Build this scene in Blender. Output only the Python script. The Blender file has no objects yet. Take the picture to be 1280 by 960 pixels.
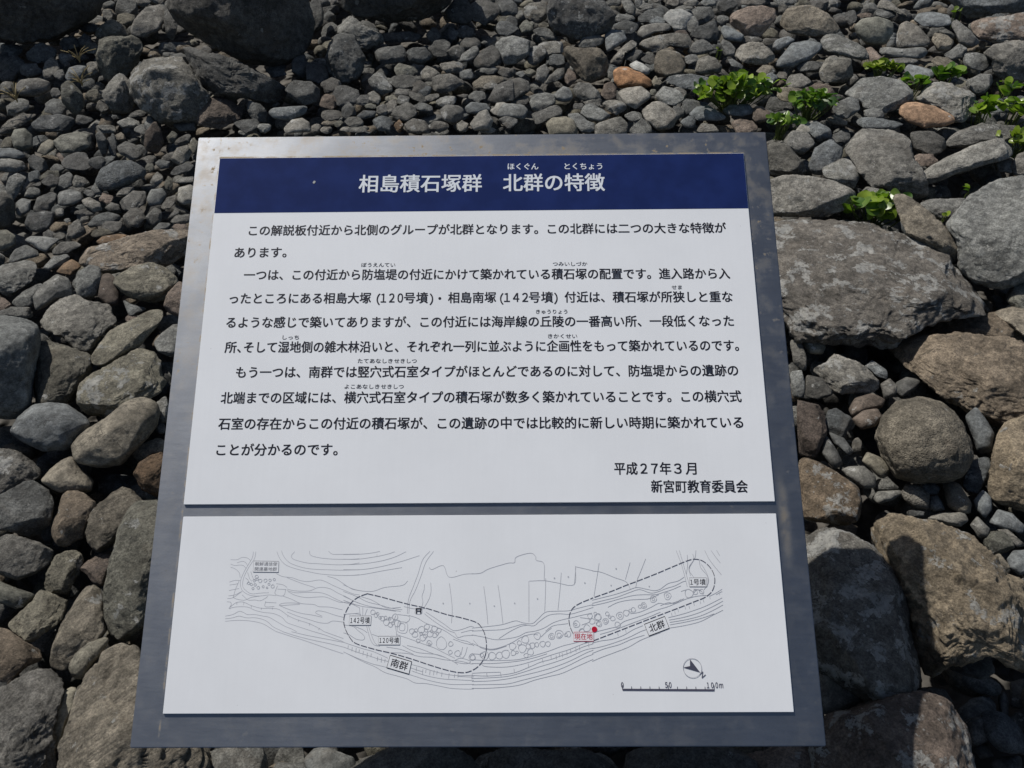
# A stainless information board over a mound of beach stones, in hard sun.
import bpy, bmesh, math, random
import numpy as np
from mathutils import Vector, Matrix, Euler

scene = bpy.context.scene
col = scene.collection

# ------------------------------------------------------------------ camera
cam_data = bpy.data.cameras.new('camera')
cam_data.sensor_width = 36.0
cam_data.lens = 36.0 * 1060 / 1280
cam_data.clip_start = 0.05
cam_data.clip_end = 2000
cam = bpy.data.objects.new('camera', cam_data)
cam.location = (0, 0, 1.4)
cam.rotation_euler = (math.radians(90 - 42), 0, 0)
col.objects.link(cam)
scene.camera = cam

# ------------------------------------------------------------------ sky and sun
SUN_ELEV, SUN_LEFT = 52.0, 43.0          # degrees up, degrees left of straight ahead
world = bpy.data.worlds.new('World')
scene.world = world
world.use_nodes = True
wn = world.node_tree
sky = wn.nodes.new('ShaderNodeTexSky')
sky.sky_type = 'NISHITA'
sky.sun_disc = False
sky.sun_elevation = math.radians(SUN_ELEV)
sky.sun_rotation = math.radians(-SUN_LEFT)
sky.air_density = 1.0
sky.dust_density = 1.2
bg = wn.nodes['Background']
bg.inputs['Strength'].default_value = 0.075
wn.links.new(sky.outputs['Color'], bg.inputs['Color'])

sun_data = bpy.data.lights.new('sun', 'SUN')
sun_data.energy = 5.0
sun_data.angle = math.radians(0.53)
sun_data.color = (1.0, 0.955, 0.89)
sun = bpy.data.objects.new('sun', sun_data)
e, a = math.radians(SUN_ELEV), math.radians(SUN_LEFT)
to_sun = Vector((-math.sin(a) * math.cos(e), math.cos(a) * math.cos(e), math.sin(e)))
sun.rotation_euler = to_sun.to_track_quat('Z', 'Y').to_euler()
sun.location = (-3, 4, 8)
col.objects.link(sun)

scene.view_settings.view_transform = 'Standard'
scene.view_settings.look = 'None'
scene.view_settings.gamma = 1.0
scene.view_settings.use_curve_mapping = False
scene.view_settings.exposure = -0.26

# ------------------------------------------------------------------ survey of the place (metres, degrees)
ROCKS = [
('slab', 0.894, 1.803, 0.144, 58.0, -26.4, 0.109, 1.2, 'a', (0.131, 0.121, 0.11), 0.5, 288, '-254 -29 -271 86 -176 117 -58 137 6 133 82 127 141 125 194 116 217 74 292 41 306 3 264 -13 158 -64 104 -108 92 -146 62 -163 34 -159 20 -176 -26 -174 -79 -172 -116 -138 -167 -126 -218 -96', 'largest flat slab, rough grey brown, right beside the sign frame'),
('rock', 0.785, 0.857, 0.128, 42.4, -42.5, 0.096, 0.27, 'a', (0.197, 0.164, 0.122), 0.25, 217, '-181 17 -168 48 -148 76 -105 88 -60 93 -22 97 15 81 27 71 63 79 104 62 157 -43 113 -59 78 -55 40 -99 23 -149 -39 -86 -85 -41 -138 1', "large tan weathered rock half crossed by the sign's shadow, lower right"),
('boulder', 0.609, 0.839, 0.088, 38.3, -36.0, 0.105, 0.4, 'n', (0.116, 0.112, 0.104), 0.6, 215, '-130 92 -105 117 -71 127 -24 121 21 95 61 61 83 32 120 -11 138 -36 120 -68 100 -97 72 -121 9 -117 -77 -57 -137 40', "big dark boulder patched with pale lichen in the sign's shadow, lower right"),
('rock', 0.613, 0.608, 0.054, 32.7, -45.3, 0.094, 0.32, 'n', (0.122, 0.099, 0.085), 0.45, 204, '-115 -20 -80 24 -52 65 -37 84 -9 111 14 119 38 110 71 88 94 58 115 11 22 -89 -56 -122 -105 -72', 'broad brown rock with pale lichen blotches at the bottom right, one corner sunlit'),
('slab', 1.09, 1.485, 0.102, 54.8, -36.3, 0.081, 0.78, 'a', (0.186, 0.153, 0.118), 0, 210, '-223 -29 -183 14 -96 51 -39 75 51 100 103 96 151 -15 119 -49 78 -94 50 -98 -3 -91 -56 -73 -114 -52', 'tan broken slab under the largest flat slab, running off the right edge'),
('slab', -0.639, 0.645, 0.035, 33.6, 44.7, 0.085, 0.5, 'g', (0.159, 0.143, 0.119), 0.08, 208, '-92 37 -47 78 -14 112 30 132 68 144 87 122 99 112 84 57 47 -25 97 -88 88 -128 17 -136 -129 -10', 'big grooved tan grey slab at the bottom left, partly under the frame'),
('boulder', 1.3, 1.941, 0.194, 62.7, -33.8, 0.104, 0.59, 'n', (0.187, 0.192, 0.189), 0.2, 141, '-137 -25 -127 25 -102 85 -53 135 24 159 96 46 128 -94 57 -136 -4 -144 -54 -131 -84 -68', 'big rounded grey boulder cut by the right edge, above the tan broken slab'),
('boulder', 0.892, 1.279, 0.083, 49.8, -34.9, 0.112, 0.53, 'p', (0.151, 0.136, 0.112), 0, 128, '-96 -32 -100 20 -83 61 -47 88 -3 95 41 76 81 38 102 6 97 -38 74 -63 19 -91 -28 -92 -72 -59', 'big round pitted grey brown boulder, ball-like, right of the sign'),
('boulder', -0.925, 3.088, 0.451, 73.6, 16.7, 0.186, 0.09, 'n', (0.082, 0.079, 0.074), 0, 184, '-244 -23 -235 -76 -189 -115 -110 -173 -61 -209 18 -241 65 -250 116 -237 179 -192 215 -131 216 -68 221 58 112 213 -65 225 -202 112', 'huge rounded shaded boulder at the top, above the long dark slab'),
('rock', -0.815, 0.653, 0.03, 37.3, 51.3, 0.066, 0.46, 'a', (0.127, 0.123, 0.116), 0, 156, '-26 62 6 79 44 79 74 74 90 60 93 35 84 16 63 -1 42 -22 25 -53 5 -86 -34 -90 -88 -34', 'large rough grey rock in the bottom left corner'),
('boulder', -0.72, 0.963, 0.058, 41.8, 36.8, 0.083, 0.4, 'n', (0.123, 0.121, 0.104), 0.15, 177, '-54 1 -11 53 10 88 33 105 59 116 91 102 101 88 55 5 -25 -106 -56 -118 -73 -103 -84 -82 -81 -52 -65 -16', "tall grey boulder standing along the frame's lower left side"),
('stone', -1.111, 2.673, 0.272, 68.7, 22.6, 0.097, 0.42, 'a', (0.146, 0.141, 0.128), 0.5, 103, '-113 46 -76 88 -39 107 11 103 56 96 65 85 94 45 100 -8 121 -36 76 -88 37 -120 -10 -125 -37 -95 -83 -45 -114 7', "big rough mottled stone with speckled face behind the sign's upper left corner"),
('rock', -0.901, 1.45, 0.09, 52.5, 31.8, 0.06, 0.72, 'a', (0.182, 0.172, 0.14), 0.5, 113, '-98 2 -76 33 -38 48 11 56 62 64 85 51 101 23 96 -24 67 -39 13 -48 -41 -65 -73 -63 -93 -29', 'angular grey rock with a band of pale crusty lichen, left of the sign'),
('boulder', -0.864, 1.307, 0.077, 49.8, 33.5, 0.068, 0.53, 's', (0.147, 0.133, 0.11), 0, 111, '-89 13 -61 30 -10 44 38 60 71 60 96 40 101 15 76 -18 29 -44 -17 -64 -55 -56 -78 -40 -98 -21', "big smooth tan loaf-like boulder slanting beside the sign's left side"),
('rock', 1.121, 2.316, 0.202, 65.0, -25.8, 0.068, 0.85, 'a', (0.166, 0.162, 0.152), 0, 106, '-135 10 -100 79 -41 84 34 74 50 34 91 6 131 -61 116 -89 52 -78 -10 -72 -47 -54 -85 -12', 'large irregular grey rock right of the sign, with a shaded hollow in front'),
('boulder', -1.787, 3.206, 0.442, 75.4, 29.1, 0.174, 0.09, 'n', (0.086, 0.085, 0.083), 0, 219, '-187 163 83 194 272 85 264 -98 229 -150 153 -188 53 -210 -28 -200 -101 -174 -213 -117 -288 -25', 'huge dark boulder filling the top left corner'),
('boulder', -1.19, 1.479, 0.124, 56.1, 38.8, 0.108, 0.45, 's', (0.119, 0.125, 0.126), 0, 128, '-35 109 30 112 74 95 109 71 118 45 100 6 59 -53 24 -114 -15 -126 -116 -66', 'large grey boulder on the left edge, its right side in deep shade'),
('rock', 1.14, 1.698, 0.056, 56.7, -33.9, 0.063, 0.46, 'a', (0.135, 0.111, 0.086), 0, 172, '-159 -64 -97 -13 -5 42 54 73 137 40 144 22 43 -16 -72 -62 -133 -88', 'long angular tan rock just above the tan broken slab'),
('rock', 0.649, 1.148, 0.059, 44.5, -29.5, 0.051, 0.39, 'n', (0.155, 0.122, 0.09), 0.45, 86, '-73 56 -38 59 8 48 50 36 68 11 74 -23 45 -48 7 -60 -22 -64 -63 -5', 'brown cracked rock speckled with lichen at the frame, right of the crossbar'),
('rock', -1.059, 1.489, 0.096, 54.5, 35.4, 0.059, 0.56, 'a', (0.112, 0.106, 0.089), 0.08, 79, '-39 37 -17 77 6 78 38 51 74 14 63 -20 34 -39 12 -76 -53 -55 -69 -30', 'squat grey rock below the broad flat-faced rock, half in shadow'),
('stone', 0.846, 2.174, 0.17, 62.2, -21.2, 0.062, 0.51, 'n', (0.215, 0.208, 0.193), 0.3, 114, '-122 20 -75 49 1 58 72 54 128 40 133 -1 84 -34 6 -55 -99 -75', "rough oblong grey block against the sign's upper right side"),
('stone', -0.788, 0.85, 0.034, 40.3, 42.9, 0.053, 0.38, 'n', (0.161, 0.145, 0.12), 0.15, 112, '-71 -28 -50 -2 -9 30 37 58 57 62 64 42 47 6 35 -28 11 -38 -26 -40 -44 -51 -61 -46', 'long tan brown stone left of the tall grey boulder, pointing up'),
('slab', -1.001, 1.95, 0.134, 60.0, 27.2, 0.04, 0.77, 'a', (0.203, 0.171, 0.139), 0.35, 155, '-163 37 -134 42 -73 35 -12 39 49 38 125 28 145 -3 115 -44 63 -61 22 -46 -31 -32 -84 -22 -141 -3 -159 14', 'long flat pale brown slab left of the sign, dark underneath'),
('boulder', -1.026, 1.335, 0.071, 51.7, 37.5, 0.066, 0.51, 's', (0.105, 0.113, 0.12), 0, 103, '-76 23 -50 44 -10 57 24 48 51 29 68 -1 77 -29 32 -49 13 -64 -29 -46 -58 -12', 'smooth dark bluish almond-shaped boulder near the left edge'),
('boulder', 1.083, 1.216, 0.08, 51.0, -41.7, 0.061, 0.49, 'n', (0.216, 0.18, 0.134), 0.08, 123, '-76 32 -74 58 -50 92 2 114 82 -31 67 -78 42 -93 12 -97 -13 -97 -35 -84 -62 -17', 'large orange tan boulder cut by the right edge, beside the ball-like boulder'),
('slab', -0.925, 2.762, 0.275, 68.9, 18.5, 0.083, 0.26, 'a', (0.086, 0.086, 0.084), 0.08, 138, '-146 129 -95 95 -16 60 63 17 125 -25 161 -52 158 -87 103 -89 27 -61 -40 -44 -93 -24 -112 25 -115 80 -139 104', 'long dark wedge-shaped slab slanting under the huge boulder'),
('rock', -1.073, 1.666, 0.106, 56.9, 32.8, 0.057, 0.92, 'a', (0.175, 0.17, 0.157), 0, 95, '-78 28 -49 53 -12 68 14 63 34 40 76 18 81 -24 43 -46 12 -71 -19 -75 -37 -49 -44 -23 -77 9', 'broad flat-faced grey rock left of the sign with a notched lower edge'),
('boulder', -0.999, 1.118, 0.05, 48.0, 41.8, 0.04, 0.44, 'n', (0.105, 0.108, 0.108), 0, 77, '-39 45 -1 46 27 49 44 39 56 12 54 -13 28 -53 -7 -58 -40 -21 -66 -9', 'dark grey blunt boulder at the left edge, beside a tan brown one'),
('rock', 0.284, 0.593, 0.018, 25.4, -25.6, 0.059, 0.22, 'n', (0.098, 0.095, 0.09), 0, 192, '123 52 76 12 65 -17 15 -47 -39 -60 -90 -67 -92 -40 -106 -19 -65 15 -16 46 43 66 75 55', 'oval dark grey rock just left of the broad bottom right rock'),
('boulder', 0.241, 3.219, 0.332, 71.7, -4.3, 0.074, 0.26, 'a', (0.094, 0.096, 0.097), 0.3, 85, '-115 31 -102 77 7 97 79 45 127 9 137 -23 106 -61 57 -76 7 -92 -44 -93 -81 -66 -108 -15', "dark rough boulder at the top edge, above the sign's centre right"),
('rock', -0.157, 0.595, 0.019, 24.0, 14.8, 0.042, 0.22, 'n', (0.093, 0.092, 0.088), 0.08, 190, '110 -27 90 -47 43 -48 -7 -51 -58 -28 -92 -2 -127 30 -83 43 -35 42 13 57 67 28 99 0', 'long dark grey rock further right of the big grooved slab'),
('stone', 1.115, 1.981, 0.181, 61.8, -29.4, 0.06, 0.34, 'a', (0.184, 0.165, 0.137), 0.08, 97, '-109 66 -96 77 -53 62 12 33 93 -27 114 -79 66 -58 24 -46 -29 -37 -77 21', 'upright wedge of brown grey stone standing behind the largest flat slab'),
('stone', -0.811, 1.094, 0.051, 45.3, 36.6, 0.041, 0.4, 'a', (0.112, 0.101, 0.084), 0, 77, '-50 -1 -32 24 11 42 36 48 56 31 72 4 36 -8 10 -23 -17 -52 -45 -49 -55 -29', 'dark olive craggy stone behind the tall grey boulder'),
('rock', 0.066, 0.589, 0.015, 23.2, -6.4, 0.039, 0.24, 'n', (0.087, 0.086, 0.083), 0, 177, '110 13 108 -14 53 -32 2 -48 -54 -45 -91 -30 -116 -10 -94 15 -65 40 -5 42 50 48 87 33', 'long dark grey rock further below and left of the shaded lichen boulder'),
('cobble', -0.947, 1.815, 0.121, 58.0, 27.5, 0.047, 0.64, 'n', (0.19, 0.179, 0.147), 0.2, 82, '-81 21 -60 39 -16 49 28 46 58 23 75 -10 68 -32 33 -55 -4 -53 -42 -30 -68 -6', 'plump pale beige cobble beside the frame, just below the long flat slab'),
('stone', -0.938, 1.607, 0.104, 55.1, 30.3, 0.04, 0.72, 'n', (0.179, 0.169, 0.138), 0.08, 94, '-92 -23 -72 -4 -26 27 26 36 69 46 94 45 105 34 76 5 45 -12 9 -31 -59 -46 -92 -42', 'long furrowed beige stone slanting up towards the sign frame'),
('slab', 1.382, 2.36, 0.186, 66.1, -30.3, 0.08, 0.94, 'n', (0.217, 0.214, 0.201), 0, 118, '-110 -79 -100 -44 -54 -1 16 54 64 83 114 45 88 20 24 -14 -24 -49 -56 -79 -94 -96', 'long pale slab leaning up to the right over a black gap'),
('stone', -0.967, 1.01, 0.036, 45.7, 43.8, 0.041, 0.41, 'n', (0.124, 0.121, 0.114), 0, 76, '-26 47 6 48 27 29 42 2 54 -25 35 -42 4 -43 -24 -37 -51 1', 'grey leaf-shaped stone on the left edge below the blunt boulder'),
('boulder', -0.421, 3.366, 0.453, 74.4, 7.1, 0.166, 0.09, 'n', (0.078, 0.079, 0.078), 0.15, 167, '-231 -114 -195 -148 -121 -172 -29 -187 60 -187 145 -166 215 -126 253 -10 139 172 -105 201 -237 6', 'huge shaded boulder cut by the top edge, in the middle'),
('stone', -0.892, 1.098, 0.046, 46.3, 39.1, 0.046, 0.47, 'n', (0.149, 0.122, 0.095), 0.08, 75, '-44 -6 -19 21 2 50 22 56 39 39 48 12 43 -5 22 -19 9 -46 -16 -41 -36 -49 -49 -38', 'tan brown upright stone, left of the dark olive craggy one'),
('stone', -0.881, 0.885, 0.023, 42.2, 44.9, 0.029, 0.54, 'a', (0.172, 0.162, 0.132), 0.15, 77, '-50 17 -29 23 -8 25 20 39 41 20 54 -4 25 -27 -9 -32 -32 -33 -44 -9', 'pale grey faceted block near the left edge, flat on top'),
('boulder', 1.232, 2.756, 0.225, 68.7, -24.1, 0.05, 0.98, 'n', (0.2, 0.205, 0.201), 0.25, 89, '-117 -24 -76 38 -10 51 44 46 98 24 103 -5 61 -39 31 -55 -37 -51 -56 -31', 'light grey angular boulder with pale spots, left of the brown loaf-shaped stone'),
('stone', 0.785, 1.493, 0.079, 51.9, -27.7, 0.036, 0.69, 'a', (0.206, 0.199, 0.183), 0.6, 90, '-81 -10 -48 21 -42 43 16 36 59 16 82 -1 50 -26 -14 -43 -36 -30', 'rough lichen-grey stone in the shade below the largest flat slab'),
('stone', 1.433, 2.692, 0.229, 69.0, -28.0, 0.053, 0.74, 'a', (0.226, 0.221, 0.207), 0.6, 72, '-95 0 -84 32 -52 51 -5 51 28 40 73 31 82 -6 65 -53 35 -63 -26 -36 -79 -20', 'layered light grey stone just behind the brown loaf-shaped stone'),
('cobble', 0.565, 0.741, 0.018, 34.0, -37.3, 0.033, 0.33, 's', (0.123, 0.122, 0.118), 0, 68, '-36 29 -18 44 13 37 45 7 28 -25 1 -49 -32 -27', 'roundish dark grey cobble just below the shaded lichen boulder'),
('rock', -1.367, 2.952, 0.276, 70.9, 24.9, 0.056, 0.34, 'a', (0.114, 0.113, 0.098), 0, 56, '-44 54 -17 63 62 54 90 25 79 0 30 -48 -2 -63 -59 -70 -75 -49 -65 3', 'blocky squarish olive grey rock left of the big mottled stone'),
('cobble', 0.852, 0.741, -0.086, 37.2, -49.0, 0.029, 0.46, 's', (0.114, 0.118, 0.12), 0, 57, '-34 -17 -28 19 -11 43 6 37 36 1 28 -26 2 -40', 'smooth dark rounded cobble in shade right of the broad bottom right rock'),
('stone', -0.897, 0.798, 0.024, 41.1, 48.3, 0.039, 0.44, 'n', (0.153, 0.125, 0.097), 0.08, 83, '6 62 23 42 26 27 34 2 44 -23 37 -35 12 -29 -18 -34 -36 -40 -52 -35', 'orange tan angular stone on the left edge near the bottom'),
('boulder', 1.103, 3.238, 0.292, 72.1, -18.8, 0.042, 0.51, 'n', (0.184, 0.165, 0.137), 0.15, 77, '-99 -20 -98 18 -79 44 -12 55 51 38 98 6 124 -20 75 -39 13 -48 -58 -44', 'large tan grey hump-backed boulder right of the rusty brown boulder'),
('rock', -0.578, 2.936, 0.267, 69.3, 11.1, 0.064, 0.69, 'a', (0.08, 0.083, 0.084), 0.15, 64, '69 -4 54 -48 20 -65 -9 -71 -43 -72 -67 -41 -59 5 -44 41 -19 67 13 89 42 68 49 30', 'angular dark grey rock just below and left of the sunlit angular pale stone'),
('cobble', 0.658, 1.328, 0.073, 48.2, -26.4, 0.036, 0.34, 'n', (0.094, 0.076, 0.066), 0.15, 75, '-47 54 -13 56 19 38 37 -6 32 -59 -2 -62 -30 -1', 'roundish brownish cobble just above the brown speckled rock'),
('cobble', -0.942, 1.203, 0.049, 48.5, 38.1, 0.036, 0.51, 's', (0.153, 0.138, 0.114), 0.08, 68, '-50 18 -26 31 6 40 28 39 28 13 42 -27 27 -46 2 -39 -29 -19', 'roundish tan grey cobble just above the tan brown upright stone'),
('boulder', 1.735, 2.929, 0.265, 71.6, -30.6, 0.062, 0.51, 'a', (0.154, 0.149, 0.139), 0, 65, '-103 2 -76 39 -39 57 39 69 86 -53 17 -66 -41 -55 -65 -4', 'large grey boulder on the right edge, below the reddish lichen boulder'),
('rock', 1.49, 2.519, 0.192, 67.6, -30.6, 0.049, 0.79, 'n', (0.142, 0.14, 0.134), 0.15, 98, '-96 -49 -80 -5 -17 32 99 48 97 8 14 -17 -38 -49 -79 -59', 'oval grey rock just above the leaning pale slab'),
('stone', 0.262, 2.932, 0.261, 68.8, -5.1, 0.053, 0.51, 'n', (0.124, 0.111, 0.092), 0, 59, '-89 45 -68 53 -25 47 36 47 67 21 78 -9 62 -46 20 -65 -19 -53 -50 -22 -75 8', 'brownish grey teardrop-shaped stone below the dark rough boulder'),
('stone', -1.066, 1.213, 0.061, 50.3, 41.3, 0.044, 0.36, 'a', (0.111, 0.107, 0.1), 0.5, 62, '-13 54 8 53 35 22 49 -13 42 -39 14 -37 -20 -38 -55 -31', 'dark stone with greenish white lichen on the left edge'),
('boulder', 1.818, 3.197, 0.286, 73.1, -29.6, 0.042, 0.51, 'a', (0.184, 0.15, 0.129), 0.5, 79, '-118 -14 -108 12 -62 28 -13 36 43 59 75 46 104 -29 37 -34 -13 -52 -64 -43', 'reddish brown boulder with white lichen at the right edge near the top'),
('stone', -0.868, 0.976, 0.029, 43.6, 41.7, 0.03, 0.48, 'a', (0.168, 0.159, 0.13), 0.15, 58, '-42 -15 -26 8 5 37 23 36 40 23 40 9 24 -15 -7 -32 -25 -38 -39 -23', 'narrow light grey stone with a slit, standing above the pale faceted block'),
('cobble', 0.44, 0.6, 0.015, 28.2, -36.3, 0.045, 0.32, 'a', (0.151, 0.123, 0.106), 0, 102, '55 36 44 7 46 -20 17 -35 -8 -49 -37 -53 -40 -26 -63 -10 -34 15 -22 45 8 51 28 40', 'angular brownish cobble just left of the broad bottom right rock'),
('stone', -0.444, 0.596, 0.02, 28.3, 36.7, 0.047, 0.2, 'n', (0.14, 0.141, 0.135), 0.15, 89, '41 -29 29 -49 4 -54 -19 -42 -33 -21 -48 1 -51 31 -31 50 -3 42 21 39 50 25 49 -6', "light grey stone peeking out below the frame's bottom left"),
('cobble', -1.17, 2.295, 0.172, 64.5, 27.0, 0.032, 0.68, 'p', (0.109, 0.118, 0.125), 0, 65, '-70 -3 -45 28 -1 42 46 34 76 2 73 -16 30 -30 -18 -38 -53 -37 -69 -17', "bluish oval cobble with pitted skin left of the sign's upper corner, largest in its patch"),
('boulder', 1.823, 3.387, 0.329, 74.4, -28.3, 0.063, 0.26, 'a', (0.147, 0.159, 0.168), 0, 112, '-153 -33 -161 20 -38 61 129 60 166 -39 85 -37 42 -38 5 -58 -48 -76 -106 -65', 'bluish grey boulder cut by the top right corner'),
('boulder', 0.894, 3.237, 0.298, 71.8, -15.4, 0.044, 0.34, 'n', (0.237, 0.193, 0.166), 0, 59, '-88 -4 -80 21 -24 44 24 50 69 47 80 20 58 -19 35 -54 -8 -63 -39 -35 -76 -26', 'rusty brown rounded boulder upper right, left of a larger tan grey one'),
('pebble', 0.825, 0.793, 0.013, 39.5, -46.1, 0.03, 0.45, 'n', (0.083, 0.086, 0.087), 0, 59, '-25 -32 -34 -6 -18 21 13 31 36 9 24 -17', 'small roundish dark grey pebble just below the shadow-crossed tan rock'),
('stone', 1.341, 2.625, 0.208, 68.0, -27.1, 0.028, 0.74, 's', (0.261, 0.172, 0.115), 0.08, 72, '-88 1 -70 26 -40 36 12 32 80 15 91 -4 64 -22 11 -39 -44 -30 -71 -13', 'smooth brown loaf-shaped stone at upper right'),
('stone', -0.951, 2.635, 0.21, 67.0, 19.8, 0.038, 0.88, 'a', (0.136, 0.111, 0.095), 0, 61, '-76 -13 -42 29 -1 53 23 46 52 20 82 -1 48 -31 -8 -45 -57 -33', "reddish grey diamond-shaped stone just behind the sign's top edge"),
('stone', -0.56, 3.15, 0.279, 70.7, 10.1, 0.045, 0.69, 'a', (0.166, 0.168, 0.164), 0, 58, '-71 36 -43 57 -18 64 13 36 50 11 84 -1 87 -38 33 -49 -27 -43 -55 -30 -69 8', 'sunlit angular pale stone in front of the top middle boulder'),
('cobble', -0.763, 0.694, 0.018, 36.7, 47.7, 0.03, 0.3, 's', (0.156, 0.147, 0.121), 0, 80, '-26 -7 -6 16 18 32 35 32 40 24 28 3 -2 -17 -26 -36 -38 -40 -36 -25', 'smooth pale upright cobble between the bottom left rock and the grooved slab'),
('stone', -1.313, 1.857, 0.115, 60.5, 35.3, 0.031, 1.1, 'a', (0.164, 0.166, 0.16), 0, 54, '-39 29 -6 30 30 35 56 26 57 1 30 -28 -7 -36 -31 -40 -56 -10', 'grey square-cut stone at the left edge, level with the long flat slab'),
('stone', 1.328, 3.173, 0.285, 72.0, -22.7, 0.04, 0.34, 's', (0.138, 0.139, 0.123), 0, 50, '-76 5 -55 33 -1 47 54 38 65 0 53 -40 -12 -51 -59 -21', 'olive rounded stone with shaded front, right of the hump-backed boulder'),
('stone', -0.76, 1.205, 0.056, 46.7, 32.2, 0.032, 0.32, 'n', (0.125, 0.085, 0.055), 0.08, 60, '-33 16 -16 33 10 41 35 40 38 17 8 -46 -16 -48 -32 -22', "rusty stone with a dark groove against the frame's left side"),
('cobble', -1.297, 2.713, 0.239, 68.9, 25.5, 0.035, 0.34, 'a', (0.176, 0.173, 0.162), 0.3, 50, '-43 20 -14 50 19 61 43 53 37 15 36 -37 6 -63 -34 -51 -45 -6', 'lichen-flecked angular light grey cobble just left of the big mottled stone'),
('cobble', -1.18, 1.779, 0.118, 59.0, 33.6, 0.033, 0.5, 's', (0.129, 0.129, 0.124), 0.08, 51, '-47 3 -12 27 25 39 45 24 47 -9 37 -26 1 -22 -32 -31 -55 -35', 'roundish grey cobble just above and left of the broad flat-faced rock'),
('pebble', -0.297, 0.605, 0.011, 25.9, 26.1, 0.034, 0.31, 's', (0.113, 0.118, 0.119), 0.15, 70, '44 -20 27 -31 8 -36 -14 -33 -35 -21 -37 0 -36 16 -32 33 -13 42 9 35 24 19 43 2', 'small roundish grey pebble further right of the big grooved slab'),
('cobble', 0.823, 2.364, 0.183, 64.1, -19.2, 0.039, 0.6, 'n', (0.117, 0.113, 0.103), 0.4, 49, '-56 43 -10 50 42 14 73 -13 41 -34 -32 -48', 'lichen-flecked roundish mottled grey cobble just above the rough oblong block'),
('rock', -1.352, 3.254, 0.289, 72.5, 22.6, 0.047, 0.92, 'n', (0.169, 0.164, 0.153), 0.08, 46, '-74 -19 -52 9 0 45 57 57 71 37 66 9 27 -34 -29 -56 -73 -40', 'pale grey egg-shaped rock with a crack, between the two dark boulders at upper left'),
('stone', 1.035, 1.323, 0.069, 51.6, -38.0, 0.032, 0.38, 's', (0.1, 0.108, 0.114), 0.08, 61, '-41 17 -31 49 -7 33 26 6 39 -32 17 -48 -10 -17', 'upright bluish stone leaning on the right of the ball-like boulder'),
('stone', -0.75, 0.789, 0.04, 38.7, 43.5, 0.021, 0.24, 's', (0.128, 0.121, 0.101), 0.15, 56, '-30 4 -13 17 13 21 40 14 45 6 22 -9 -1 -15 -28 -29 -34 -13', "grey smooth disc-like stone on the big grooved slab's upper edge"),
('slab', 1.021, 3.029, 0.254, 70.3, -18.6, 0.043, 0.92, 's', (0.125, 0.136, 0.144), 0.08, 61, '-76 -45 -57 -11 -33 33 20 48 68 44 77 27 40 -18 -10 -47 -61 -55', 'dark bluish smooth slab tilted up to the right, above the leafy plants'),
('stone', 0.99, 2.314, 0.171, 64.0, -23.2, 0.032, 0.91, 'n', (0.187, 0.187, 0.177), 0.5, 48, '-57 -7 -56 22 -8 40 30 34 52 1 46 -44 -7 -29 -46 -24', 'squat grey stone spotted with lichen, on top of the rough oblong block'),
('rock', 1.192, 3.079, 0.259, 70.9, -21.2, 0.032, 0.9, 'n', (0.195, 0.198, 0.191), 0.4, 62, '-83 14 -74 34 -32 39 14 26 71 6 98 -23 73 -36 9 -26 -59 -25', 'lichen-flecked long light grey rock just above the cube-like stone'),
('cobble', 0.001, 3.041, 0.264, 69.5, -0.0, 0.047, 0.62, 'n', (0.169, 0.174, 0.172), 0.5, 46, '-63 19 -41 40 -1 46 25 38 67 25 53 -18 11 -50 -30 -53 -47 -18', 'lichen-flecked roundish light grey cobble just below and left of the dark rough boulder'),
('stone', 1.118, 2.895, 0.249, 69.6, -21.1, 0.037, 0.34, 'a', (0.169, 0.163, 0.148), 0.15, 43, '-55 -12 -47 29 -19 44 37 40 60 -15 34 -36 4 -43 -38 -42', 'cube-like rough grey stone right of the tilted bluish slab'),
('cobble', 0.954, 2.381, 0.188, 64.7, -21.8, 0.034, 0.62, 'a', (0.131, 0.141, 0.15), 0, 45, '-42 -25 -35 21 1 52 43 34 45 3 7 -42 -20 -60', 'angular bluish grey cobble just above and left of the spotted squat stone'),
('stone', 0.481, 2.625, 0.207, 65.9, -10.4, 0.04, 0.87, 'n', (0.214, 0.205, 0.188), 0, 46, '-62 13 -30 42 -4 44 38 24 57 0 46 -35 -1 -47 -40 -20', "light grey rounded block behind the sign's top edge, left of the leafy plants"),
('rock', 0.559, 3.123, 0.26, 70.2, -10.1, 0.031, 0.89, 'n', (0.174, 0.167, 0.152), 0.3, 70, '-100 -22 -88 2 -40 19 32 35 82 31 100 4 78 -15 13 -10 -23 -40 -63 -36', 'lichen-flecked long mottled grey rock just below the white lichen stone'),
('stone', -1.104, 1.818, 0.12, 59.0, 31.3, 0.034, 0.5, 'a', (0.159, 0.164, 0.161), 0, 45, '-35 8 -9 33 20 40 40 26 30 -12 -2 -39 -21 -45 -34 -24', 'grey pointed upright stone with a ridge, right of the brown orange one'),
('cobble', 0.552, 2.966, 0.245, 69.1, -10.6, 0.045, 1.08, 'n', (0.13, 0.117, 0.097), 0, 40, '-51 -8 -44 33 -13 53 32 33 61 -1 50 -29 -24 -50 -45 -31', 'roundish tan grey cobble just right of the whitish pebble'),
('cobble', 1.455, 3.147, 0.272, 72.0, -24.8, 0.04, 0.72, 'n', (0.205, 0.194, 0.176), 0.3, 45, '-48 -28 -52 33 -28 48 7 41 68 -2 69 -20 9 -38 -33 -45', 'lichen-flecked roundish light grey cobble just right of the olive rounded stone'),
('cobble', 0.927, 1.155, 0.041, 47.5, -38.8, 0.026, 0.53, 's', (0.133, 0.12, 0.099), 0.15, 42, '-37 13 -28 27 -7 29 28 4 38 -17 17 -28 -8 -24', 'tan finger-shaped cobble below the ball-like boulder'),
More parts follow.
